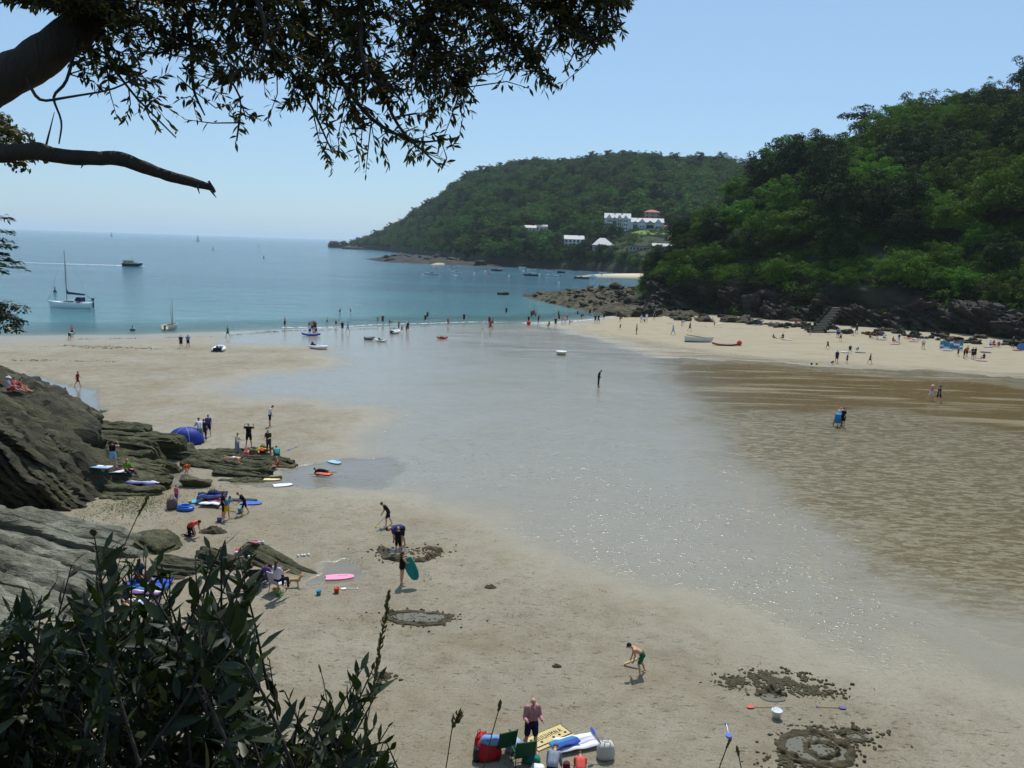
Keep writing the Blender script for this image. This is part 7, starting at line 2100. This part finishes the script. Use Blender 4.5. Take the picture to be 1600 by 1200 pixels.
p = ground(370, 803); spade(0, 0, 12, .62, TQS, STK, 'turquoise spade of the child in the black wetsuit', 42, (p.x + .1, p.y, p.z + .05))
spade(452, 703, 70, .8, BLS, ALU, 'grey spade lying beyond the group near the tent')
spade(341, 795, -25, 1.2, BK, BK, 'dark pole lying across the sand by the bags', grip=False)
def bucket(px, py, mat, label, s=1.0):
    p = ground(px, py); o = empty('bucket', p, 0.3, s); tag(o, label, 'bucket')
    MB().lathe([(.09, 0), (.125, .2), (.135, .21), (.12, .21), (.085, .03)], 16).build('pail', mat, o, True)
    MB().tube([(-.12, 0, .2), (-.08, .02, .29), (.08, .02, .29), (.12, 0, .2)], .006, 5).build('handle', PW, o)
bucket(526, 926, RDS, 'red toy bucket at the edge of the small pool')
spade(540, 921, 8, .5, PW, PW, 'white toy spade handle lying beside the red bucket')
bucket(376, 801, TQS, 'turquoise toy bucket beside the black wetsuit child', 1.3)
bucket(343, 816, PUS, 'purple toy bucket beside the child in yellow shorts', 1.05)
bucket(1213, 1122, PW, 'white plastic bag like bucket beside the ring pool', 1.3)
bucket(297, 787, YLS, 'small yellow toy bucket behind the blue inflatable', .8)
bucket(1276, 570, YLS, 'yellow toy bucket at the edge of the stream', 1.3)
bucket(1268, 570, BK, 'dark toy bucket at the edge of the stream', 1.2)
bucket(498, 929, TQS, 'dull blue toy bucket lying near the dog', .9)
bucket(435, 931, paint(srgb(90, 160, 50), .6), 'bright green toy bucket behind the low chair', .9)
# cricket bat
p = ground(975, 1040); o = empty('bat', (p.x, p.y, p.z + .02)); o.rotation_euler = (0, -R(28), R(-6)); tag(o, 'pale wooden bat held low by the boy in green shorts', 'bat')
MB().box((.28, 0, .03), (.56, .108, .045), None, .9).build('blade', STK, o); MB().tube([(.54, 0, .035), (.82, 0, .035)], .017, 8).build('handle', RUBBER, o)
# camping chairs
GREENC = paint(srgb(20, 74, 50), 0.8); LILC = paint(srgb(190, 186, 206), 0.8); BLKC = paint(srgb(26, 28, 32), 0.8)
def chair(px, py, rz, mat, label, s=1.0):
    p = ground(px, py); o = empty('camping_chair', p, R(rz), s); tag(o, label, 'chair')
    MB().box((0, 0, .40), (.52, .46, .025)).build('seat', mat, o)
    MB().box((0, .28, .68), (.54, .03, .56), (R(-16), 0, 0)).build('backrest', mat, o)
    for sx in (-1, 1):
        for sy in (-1, 1): MB().tube([(sx * .27, sy * .24, 0), (sx * .25, -sy * .02 + sy * .2, .42)], .013, 6).build('leg', RUBBER, o)
        MB().tube([(sx * .28, .22, .4), (sx * .28, .36, .98)], .013, 6).build('back_post', RUBBER, o)
        MB().box((sx * .30, -.02, .60), (.05, .46, .02)).build('armrest', mat, o)
    MB().tube([(-.27, -.24, .02), (.27, -.24, .4)], .01, 5).tube([(.27, -.24, .02), (-.27, -.24, .4)], .01, 5).build('cross_brace', RUBBER, o)
    return o
chair(786, 1180, 205, GREENC, 'green camping chair next to the red bags', 1.0)
chair(816, 1196, 195, GREENC, 'green camping chair at the feet of the man', 1.0)
chair(434, 924, 150, LILC, 'low lilac camping chair with the woman in it', 1.0)
chair(402, 918, 190, BLKC, 'dark camping chair beside the slate wedge', 1.0)
# bags at the bottom
REDB = paint(srgb(170, 26, 38), 0.7, .3)
bag(763, 1184, 20, (.72, .5, .55), REDB, 'large red rucksack beside the green chair', 'rucksack')
bag(752, 1174, 60, (.4, .34, .55), REDB, 'smaller red rucksack behind the large one', 'rucksack')
bag(747, 1188, 10, (.3, .26, .4), BK, 'black and red bag leaning on the red rucksacks', 'rucksack')
bag(775, 1160, 0, (.55, .3, .22), paint(srgb(110, 150, 196), .85), 'pale blue towel bundle on top of the red rucksacks', 'bundle', 'bundle', False, .4, (ground(766, 1186)[0], ground(766, 1186)[1], ground(766, 1186)[2] + .5))
bag(803, 1172, 30, (.5, .34, .3), paint(srgb(150, 180, 206), .85), 'blue and white clothes bundle between the chairs', 'bundle', 'bundle', False, .5)
bag(801, 1160, 0, (.34, .26, .16), paint(srgb(206, 198, 176), .85), 'cream hat and clothes behind the green chairs', 'bundle', 'bundle', False, .5)
bag(840, 1212, 0, (.4, .3, .3), PW, 'white bag beside the kneeling child in grey', 'bundle', 'bundle', False, .4)
bag(830, 1190, 0, (.5, .34, .2), paint(srgb(30, 120, 100), .85), 'teal cloth bundle under the second green chair', 'bundle', 'bundle', False, .4)
bag(885, 1202, 0, (.2, .2, .22), paint(srgb(96, 22, 36), .8), 'dark red bag beside the child in the red tee', 'bundle', 'bundle', False, .3)
bag(269, 795, 20, (.55, .45, .6), paint(srgb(110, 92, 96), .85), 'grey and pink bag beside the blue inflatable boat', 'beach_bag')
bag(333, 780, 20, (.6, .5, .5), paint(srgb(34, 36, 66), .85), 'navy beach bag on top of the heap', 'beach_bag')
bag(396, 711, 0, (.55, .4, .4), paint(srgb(96, 84, 40), .85), 'olive bag among the clothes by the rock ridge', 'beach_bag')
bag(411, 707, 0, (.45, .35, .5), paint(srgb(120, 104, 56), .85), 'straw coloured bag among the clothes by the rock ridge', 'beach_bag')
bag(384, 713, 0, (.45, .35, .3), paint(srgb(160, 44, 60), .85), 'crimson bag among the clothes by the rock ridge', 'beach_bag')
# blue inflatable boat (toy)
p = ground(290, 797); o = empty('toy_boat', p, R(-8), .62); tag(o, 'bright blue toy inflatable boat on the sand', 'dinghy')
BLI = paint(srgb(40, 112, 210), 0.35, .5)
pts = [(.62 * math.cos(a), .4 * math.sin(a), .19) for a in np.linspace(0, 2 * math.pi, 22)]
MB().tube(pts, .17, 10, False).build('tube', BLI, o, True); MB().tube([(x * .92, y_ * .92, .40) for x, y_, _ in pts], .08, 8, False).build('upper_tube', BLI, o, True)
MB().lathe([(.5, .05), (.5, .12)], 20).build('floor', BLI, o)
# blue dome tent
p = ground(291, 692); o = empty('dome_tent', p, R(14)); tag(o, 'blue pop up dome tent beside the rock ledge', 'tent')
TENTM = paint(srgb(26, 50, 138), 0.6, .3, .10); TENTL = paint(srgb(150, 164, 206), 0.7)
vs = []; fs = []; na_, nb_ = 22, 10
for i in range(nb_ + 1):
    e = math.pi / 2 * i / nb_
    for k in range(na_ + 1):
        a = 2 * math.pi * k / na_
        vs.append((1.25 * math.cos(a) * math.cos(e) ** .8, 1.0 * math.sin(a) * math.cos(e) ** .8, 1.15 * math.sin(e) ** .85 if e > 0 else 0))
for i in range(nb_):
    for k in range(na_):
        a = i * (na_ + 1) + k; fs.append((a, a + 1, a + na_ + 2, a + na_ + 1))
me = mesh_from('fly', vs, fs, [TENTM], True); fly = mobj('flysheet', me, o)
md = fly.modifiers.new('s', 'SOLIDIFY'); md.thickness = .012
for az_ in (0.3, 1.45, 2.6, 3.6, 4.5):
    pts = [(1.27 * math.cos(az_ + .5) * math.cos(e), 1.02 * math.sin(az_ + .5) * math.cos(e), 1.17 * math.sin(e) ** .85 if e > 0 else 0) for e in np.linspace(0, math.pi / 2, 10)]
    MB().tube(pts, .024, 6).build('pole_seam', TENTL, o, True)
MB().prism([(-1.1, -.8), (1.1, -.8), (1.15, .6), (0, .95), (-1.15, .6)], .004, .02).build('groundsheet', BLKC, o)
# windbreak: striped panels between poles
p0 = ground(1467, 545); p1 = ground(1505, 547)
def windbreak(pa, pb, n, h, label, zig=.5):
    o = empty('windbreak', pa); tag(o, label, 'windbreak')
    cols = ['skyblue', 'lightblue', 'teal', 'white', 'skyblue', 'white', 'blue']
    P2 = [pa.lerp(pb, i / n) + Vector((0, zig * (1 if i % 2 else -1) * .4, 0)) - pa for i in range(n + 1)]
    for i, q_ in enumerate(P2): MB().tube([q_ + Vector((0, 0, -.1)), q_ + Vector((0, 0, h + .15))], .025, 6).build('pole', STK, o)
    for i in range(n):
        a, c = P2[i], P2[i + 1]; d = (c - a)
        pan = empty('panel'); pan.parent = o
        for s in range(4):
            z0 = .1 + (h - .1) * s / 4; z1 = .1 + (h - .1) * (s + 1) / 4
            nrm = Vector((-d.y, d.x, 0)).normalized() * .012
            v = [a + Vector((0, 0, z0)), c + Vector((0, 0, z0)), c + Vector((0, 0, z1)), a + Vector((0, 0, z1))]
            MB().add([q_ - nrm for q_ in v] + [q_ + nrm for q_ in v], [(0, 1, 2, 3), (7, 6, 5, 4), (0, 4, 5, 1), (1, 5, 6, 2), (2, 6, 7, 3), (3, 7, 4, 0)]).build('stripe', fabric(['skyblue', 'white', 'skyblue', 'teal'][(s + i) % 4]), pan)
windbreak(p0, p1, 5, 1.25, 'blue and white striped windbreak at the back of the beach')
p = ground(1600, 546); o = empty('beach_shelter', p); tag(o, 'blue beach shelter at the back of the far beach', 'shelter')
MB().loft([[(-.9, -.6, 0), (.9, -.6, 0), (.9, -.35, 1.0), (-.9, -.35, 1.0)], [(-.9, .6, 0), (.9, .6, 0), (.9, .3, .7), (-.9, .3, .7)]]).build('canopy', fabric('skyblue'), o); MB().box((0, -.5, .02), (1.9, 1.0, .03)).build('groundsheet', fabric('maroon'), o)
# pushchair
p = ground(1308, 667); o = empty('pushchair', p, R(-20)); tag(o, 'three wheeled pushchair with a blue hood on the wet sand', 'pushchair')
MB().loft([[(-.24, -.1, .35), (.24, -.1, .35), (.24, .3, .4), (-.24, .3, .4)], [(-.26, -.2, .75), (.26, -.2, .75), (.26, .38, .8), (-.26, .38, .8)], [(-.22, -.1, 1.12), (.22, -.1, 1.12), (.22, .34, 1.16), (-.22, .34, 1.16)]]).build('hood', paint(srgb(36, 124, 178), .8), o)
MB().tube([(-.26, .5, .2), (-.26, .3, .6), (-.26, .62, 1.1), (.26, .62, 1.1), (.26, .3, .6), (.26, .5, .2)], .018, 6).tube([(0, -.6, .18), (0, -.1, .4)], .02, 6).build('frame', RUBBER, o)
for x, yy in ((-.32, .5), (.32, .5), (0, -.65)):
    w = MB(); w.tube([(x + (0), yy + .17 * math.cos(a), .18 + .17 * math.sin(a)) for a in np.linspace(0, 2 * math.pi, 15)], .03, 6, False).build('wheel', RUBBER, o, True)
# shoes
def shoes(px, py, mat, label, z=None):
    p = ground(px, py) if z is None else hit(px, py)
    o = empty('shoes', p, .4); tag(o, label, 'shoes')
    for s in (-1, 1):
        e = MB().loft([[(s * .09 + dx * w, yy, zz * (.4 if i > 1 else 1) if dz else 0) for dx, dz, zz in ((-1, 0, 0), (1, 0, 0), (1, 1, h_), (-1, 1, h_))] for i, (yy, w, h_) in enumerate(((-.13, .03, .1), (-.05, .045, .1), (.06, .05, .11), (.14, .035, .08)))]).build('shoe', mat, o)
shoes(469, 869, PW, 'white trainers on the sand by the slate wedge')
shoes(479, 868, PW, 'second pair of white trainers further along the sand')
shoes(408, 848, PW, 'white trainers left on top of the slate wedge', 1.15)
shoes(392, 870, PW, 'white sandals beside the dark boulder', .9)
# the dog
def dog(px, py, rz):
    p = ground(px, py); s = .62
    def f(bm):
        rcone(bm, (-.3, 0, .5), (.02, 0, .5), .125, .12); rcone(bm, (.02, 0, .5), (.3, 0, .5), .12, .16); rcone(bm, (.25, 0, .46), (.33, 0, .5), .15, .14)
        rcone(bm, (.36, 0, .58), (.52, 0, .76), .09, .075); ellip(bm, (.58, 0, .80), (.10, .08, .085)); rcone(bm, (.62, 0, .78), (.76, 0, .75), .05, .038)
        for y_ in (-.075, .075):
            rcone(bm, (.54, y_ * 1.1, .86), (.50, y_ * 1.35, .76), .032, .022, 8)
            rcone(bm, (.28, y_ * 1.2, .44), (.27, y_ * 1.2, .24), .062, .036); rcone(bm, (.27, y_ * 1.2, .24), (.29, y_ * 1.2, .04), .034, .026); rcone(bm, (.29, y_ * 1.2, .03), (.34, y_ * 1.2, .025), .03, .026)
            rcone(bm, (-.3, y_ * 1.2, .46), (-.24, y_ * 1.2, .30), .09, .05); rcone(bm, (-.24, y_ * 1.2, .30), (-.36, y_ * 1.2, .19), .045, .03); rcone(bm, (-.36, y_ * 1.2, .19), (-.34, y_ * 1.2, .04), .03, .025); rcone(bm, (-.34, y_ * 1.2, .03), (-.28, y_ * 1.2, .025), .03, .025)
        rcone(bm, (-.4, 0, .56), (-.55, 0, .66), .035, .025); rcone(bm, (-.55, 0, .66), (-.62, 0, .78), .025, .015)
    me = fuse('dog', f, .016, [paint(srgb(188, 156, 104), .85, .2, .15)], 2)
    o = mobj('dog', me, None, p, (0, 0, R(rz)), s); tag(o, 'small sandy coloured dog standing by the low chair', 'dog')
    MB().lathe([(.085, -.015), (.09, 0), (.085, .015)], 12, (0, 0, 0)).build('collar', paint(srgb(150, 40, 40), .6), o, True, loc=(.44, 0, .67), rot=(0, R(40), 0))
dog(459, 917, 8)

# ------------------------------------------------------------------ dug sand rings, pools, weed
WETS = NT('dug_sand'); P = WETS.pos(); n_ = WETS.noise(P, 7, 5, .75)
WETS.set(Base_Color=WETS.mix(n_, srgb(44, 38, 24), srgb(96, 85, 56)), Roughness=.85); WETS.lk(WETS.bump(n_, 1.0, .06), WETS.b.inputs['Normal']); WETS = WETS.m
POOLM = NT('pool_water'); POOLM.set(Base_Color=srgb(112, 108, 92), Roughness=.05, IOR=1.33); POOLM.lk(POOLM.bump(POOLM.noise(POOLM.pos(), 6, 2), .05, .02), POOLM.b.inputs['Normal']); POOLM = POOLM.m
def sand_ring(px, py, rx_, ry_, label, w=.22, h=.2, a0=0, a1=360, seed=0, pool=None, rot=0):
    p = ground(px, py); o = empty('sand_ring', p, R(rot)); tag(o, label, 'sand ring')
    n = 110; m_ = 9; vs = []; fs = []
    for i in range(n + 1):
        a = R(a0 + (a1 - a0) * i / n); fade = min(1, i / 6, (n - i) / 6) if a1 - a0 < 359 else 1
        for j in range(m_):
            v = j / (m_ - 1) * 2 - 1
            lump = noise.fractal(Vector((math.cos(a) * rx_ * 2.6 + seed, math.sin(a) * ry_ * 2.6, v * 1.2)), .7, 2.2, 4)
            rr = v * w * (1 + .55 * noise.noise(Vector((a * 3, v, seed))))
            z = max(-.02, (math.cos(v * math.pi / 2) ** .8) * h * (1 + 1.1 * lump) * (.75 + .7 * noise.noise(Vector((a * 1.7, seed, 0)))) * fade - (.03 if abs(v) == 1 else 0)) - .01
            wb = 1 + .22 * noise.noise(Vector((math.cos(a) * 1.3 + seed, math.sin(a) * 1.3, 2.0))) + .07 * noise.noise(Vector((math.cos(a) * 5, math.sin(a) * 5, seed)))
            vs.append(((rx_ * wb + rr) * math.cos(a), (ry_ * wb + rr) * math.sin(a), z))
        if i:
            for j in range(m_ - 1):
                b0 = (i - 1) * m_ + j; fs.append((b0, b0 + 1, b0 + m_ + 1, b0 + m_))
    mobj('bank', mesh_from('bank', vs, fs, [WETS], True), o)
    if pool:
        cx_, cy_, prx, pry = pool; pv = []
        for k in range(28):
            a = 2 * math.pi * k / 28; r_ = 1 + .12 * noise.noise(Vector((math.cos(a) * 2, math.sin(a) * 2, seed)))
            pv.append((cx_ + prx * r_ * math.cos(a), cy_ + pry * r_ * math.sin(a)))
        MB().prism(pv, -.02, .028).build('water', POOLM, o)
    # thrown clods around the bank
    b = MB(); gg = random.Random(seed + 5)
    for k in range(90):
        a = R(gg.uniform(a0, a1)); d_ = gg.gauss(0, w * 1.3); s = gg.uniform(.02, .07)
        b.lathe([(s * .7, -s * .3), (s, .1 * s), (s * .6, .6 * s)], 6, ((rx_ + d_) * math.cos(a), (ry_ + d_) * math.sin(a), s * .2))
    c = b.build('clods', WETS, o, True); c['kind'] = 'stuff'
    return o
sand_ring(641, 864, 1.35, 1.0, 'ring shaped bank of dug sand around the two bathers', .22, .22, 150, 420, 3, (-.55, .1, .45, .5))
sand_ring(655, 966, 1.25, .55, 'long shallow dug hole with a water filled middle', .16, .11, 0, 360, 5, (.05, .02, 1.08, .40))
sand_ring(1207, 1090, .48, .32, 'half ring bank around a small round pool', .13, .2, 10, 172, 9, (0, 0, .44, .30))
sand_ring(1275, 1172, 1.08, .80, 'outer ring bank of the double ring sand moat', .17, .15, 0, 360, 12, (0, 0, .95, .68))
sand_ring(1283, 1173, .5, .38, 'inner ring bank of the double ring sand moat', .12, .14, 0, 360, 15, (0, 0, .42, .30))
sand_ring(1338, 1150, .42, .26, 'small half finished ring beside the double moat', .1, .1, 20, 200, 18, (0, 0, .38, .2))
# a pile of dug sand by the kneeling person
def heap(px, py, L, W, h, label, seed, cat='sand heap'):
    p = ground(px, py); vs = []; fs = []; n, m_ = 26, 14
    for i in range(n):
        for j in range(m_):
            u = i / (n - 1) * 2 - 1; v = j / (m_ - 1) * 2 - 1; r2 = max(0, 1 - u * u - v * v)
            z = h * r2 ** .8 * (1 + .9 * noise.fractal(Vector((u * 3 + seed, v * 3, seed)), .8, 2.2, 4)) - .02
            vs.append((u * L / 2, v * W / 2, z if r2 > 0 else -.05))
    for i in range(n - 1):
        for j in range(m_ - 1): a = i * m_ + j; fs.append((a, a + m_, a + m_ + 1, a + 1))
    tag(mobj('sand_heap', mesh_from('sand_heap', vs, fs, [WETS], True), None, p), label, cat)
heap(333, 832, 1.5, .6, .25, 'low heap of dark dug sand before the kneeling person', 2)
heap(600, 1058, .55, .4, .15, 'small dark heap of dug sand behind the grass stalk', 4)
heap(766, 918, .6, .4, .12, 'small lumpy mound alone on the sand', 6)
heap(870, 1042, .4, .22, .10, 'tiny lumpy mound near the boy with the bat', 8)
def clods(px, py, L, W, n, label, seed):
    """a scatter of lumpy clods of dug wet sand"""
    p = ground(px, py); b = MB(); gg = random.Random(seed)
    for k in range(int(n * 1.8)):
        x = gg.gauss(0, L * .3); y_ = gg.gauss(0, W * .3)
        if noise.noise(Vector((x * 2.2, y_ * 2.2, seed))) < -.12: continue
        s_ = gg.uniform(.02, .065); st = gg.uniform(.8, 1.9); a_ = gg.uniform(0, 3.1)
        vs_ = []
        for r_, z_ in ((.75, -.4), (1.0, .1), (.75, .55), (.25, .8)):
            for q in range(7):
                t_ = 6.283 * q / 7; rr_ = r_ * s_ * gg.uniform(.75, 1.2); X_, Y_ = rr_ * math.cos(t_) * st, rr_ * math.sin(t_)
                vs_.append((x + X_ * math.cos(a_) - Y_ * math.sin(a_), y_ + X_ * math.sin(a_) + Y_ * math.cos(a_), z_ * s_))
        fs_ = [(i * 7 + q, i * 7 + (q + 1) % 7, (i + 1) * 7 + (q + 1) % 7, (i + 1) * 7 + q) for i in range(3) for q in range(7)] + [tuple(21 + q for q in range(7))]
        b.add(vs_, fs_)
    tag(b.build('sand_clods', WETS, None, True, loc=p), label, 'sand clods', kind='stuff')
clods(1215, 1062, 2.6, 1.0, 520, 'scatter of dark sand clods beyond the half ring', 10)
clods(1160, 1066, 1.8, .8, 200, 'scatter of dark sand clods left of the half ring', 12)
clods(1275, 1080, 1.4, .7, 200, 'scatter of dark sand clods right of the half ring', 14)
clods(1300, 1150, 2.4, 1.2, 260, 'scatter of dark sand clods beyond the double moat', 16)
clods(1240, 1190, 1.8, .6, 200, 'scatter of dark sand clods on the near side of the double moat', 18)
clods(648, 862, 3.2, 1.6, 90, 'scatter of sand clods round the big sand ring', 20)
clods(655, 966, 3.0, 1.1, 90, 'scatter of sand clods round the long dug hole', 22)
clods(598, 1058, .8, .5, 60, 'few sand clods behind the tall grass stalk', 24)

# seaweed: strand lines and scattered scraps, each a clump of small frond blades
WEED = leaf_mat('seaweed', srgb(58, 52, 24), srgb(112, 100, 48), 0.1, 3.0, .6, .3)
WEEDG = leaf_mat('green_weed', srgb(70, 92, 34), srgb(104, 126, 56), 0.1, 3.0, .6, .3)
def weed(lines, label, dens, mat, spread, size, seed):
    g = np.random.default_rng(seed); C = []; N = []
    for (x0, y0, x1, y1, w) in lines:
        a = ground(x0, y0); b = ground(x1, y1); L = (b - a).length; m_ = int(L * dens * w)
        for k in range(m_):
            u = g.random(); q_ = a.lerp(b, u)
            clump = vnoise(np.array([q_.x * .9]), np.array([q_.y * .9 + seed]), seed)[0]
            if clump < .42: continue
            off = g.normal(size=2) * w * .4
            C.append((q_.x + off[0] * .5, q_.y + off[1], 0)); N.append(g.normal(size=3) * .6 + np.array([0, 0, 1]))
    C = np.array(C); N = np.array(N); C[:, 2] = np.maximum(sand_z(C[:, 0], C[:, 1]), 0) + .02 + g.random(len(C)) * .03
    N /= np.linalg.norm(N, axis=1, keepdims=True)
    V, Q = leaf_cards(C, N, size, g, .3)
    tag(mobj('seaweed', np_mesh('seaweed', V, Q, [mat])), label, 'seaweed', kind='stuff')
weed([(30, 541, 180, 545, 1.2), (90, 540, 260, 546, 1.5), (120, 531, 330, 526, .8), (330, 526, 460, 516, 1.0), (400, 518, 620, 513, 1.0), (0, 563, 190, 566, .8), (40, 600, 70, 601, .6), (560, 514, 700, 509, .6)], 'brown seaweed strewn in strand lines along the left beach', 16, WEED, 1, .22, 61)
weed([(255, 765, 300, 800, 2.0), (240, 790, 270, 845, 1.6), (300, 760, 430, 770, 1.4), (165, 815, 240, 830, 1.5), (420, 768, 460, 772, .8), (350, 840, 390, 838, .6)], 'scraps of seaweed around the rocks and bags', 22, WEED, 1, .10, 62)
weed([(165, 790, 245, 790, 3.4), (180, 780, 232, 782, 1.6)], 'bright green weed film on the sand below the ledge', 150, WEEDG, 1, .12, 63)
weed([(148, 644, 165, 643, .7)], 'clump of green weed in the far tide pool', 220, WEEDG, 1, .18, 66)
weed([(650, 944, 700, 938, .5), (690, 965, 720, 970, .3), (520, 940, 560, 944, .5), (475, 1000, 490, 985, .3), (610, 1025, 640, 1040, .4), (845, 1040, 880, 1043, .25), (1090, 990, 1100, 991, .2), (470, 702, 490, 704, .5), (390, 690, 420, 700, .3)], 'little scraps of brown weed dotted over the near sand', 26, WEED, 1, .07, 64)
_gg = random.Random(99); _ln = []
for _k in range(120):
    _x = _gg.uniform(380, 1500); _y = _gg.uniform(790, 1190)
    if _y < 560 + 0.36 * _x and _x > 600: continue
    _ln.append((_x, _y, _x + _gg.uniform(4, 26), _y + _gg.uniform(-5, 6), _gg.uniform(.12, .4)))
weed(_ln, 'faint scrapes and crumbs of dark wet sand over the near beach', 80, WEED, 1, .085, 68)
weed([(1130, 1055, 1280, 1072, .9), (1180, 1050, 1260, 1066, .7), (1250, 1085, 1330, 1102, .6), (1240, 1140, 1360, 1190, 1.0), (1300, 1130, 1380, 1170, .6)], 'dark clods and weed thrown around the dug pools', 60, WEED, 1, .06, 65)
weed([(905, 521, 960, 524, 1.0), (1030, 549, 1160, 556, .9), (1060, 509, 1300, 524, .8), (1200, 536, 1290, 540, .5), (1300, 552, 1360, 556, .6), (1490, 552, 1560, 556, .6), (1440, 553, 1480, 560, .4)], 'thin lines of dry weed on the far beach', 6, WEED, 1, .20, 67)
# ------------------------------------------------------------------ sea haze
t = NT('haze_air')
t.n.remove(t.b)
pv = t.node('ShaderNodeVolumePrincipled')
pv.inputs['Color'].default_value = (0.80, 0.91, 1.0, 1)
pv.inputs['Density'].default_value = 0.00007
pv.inputs['Anisotropy'].default_value = 0.25
t.lk(pv.outputs[0], t.o.inputs['Volume'])
hb = MB().box((0, 20000, 90), (86000, 44000, 190))
tag(hb.build('haze', t.m), kind='stuff')
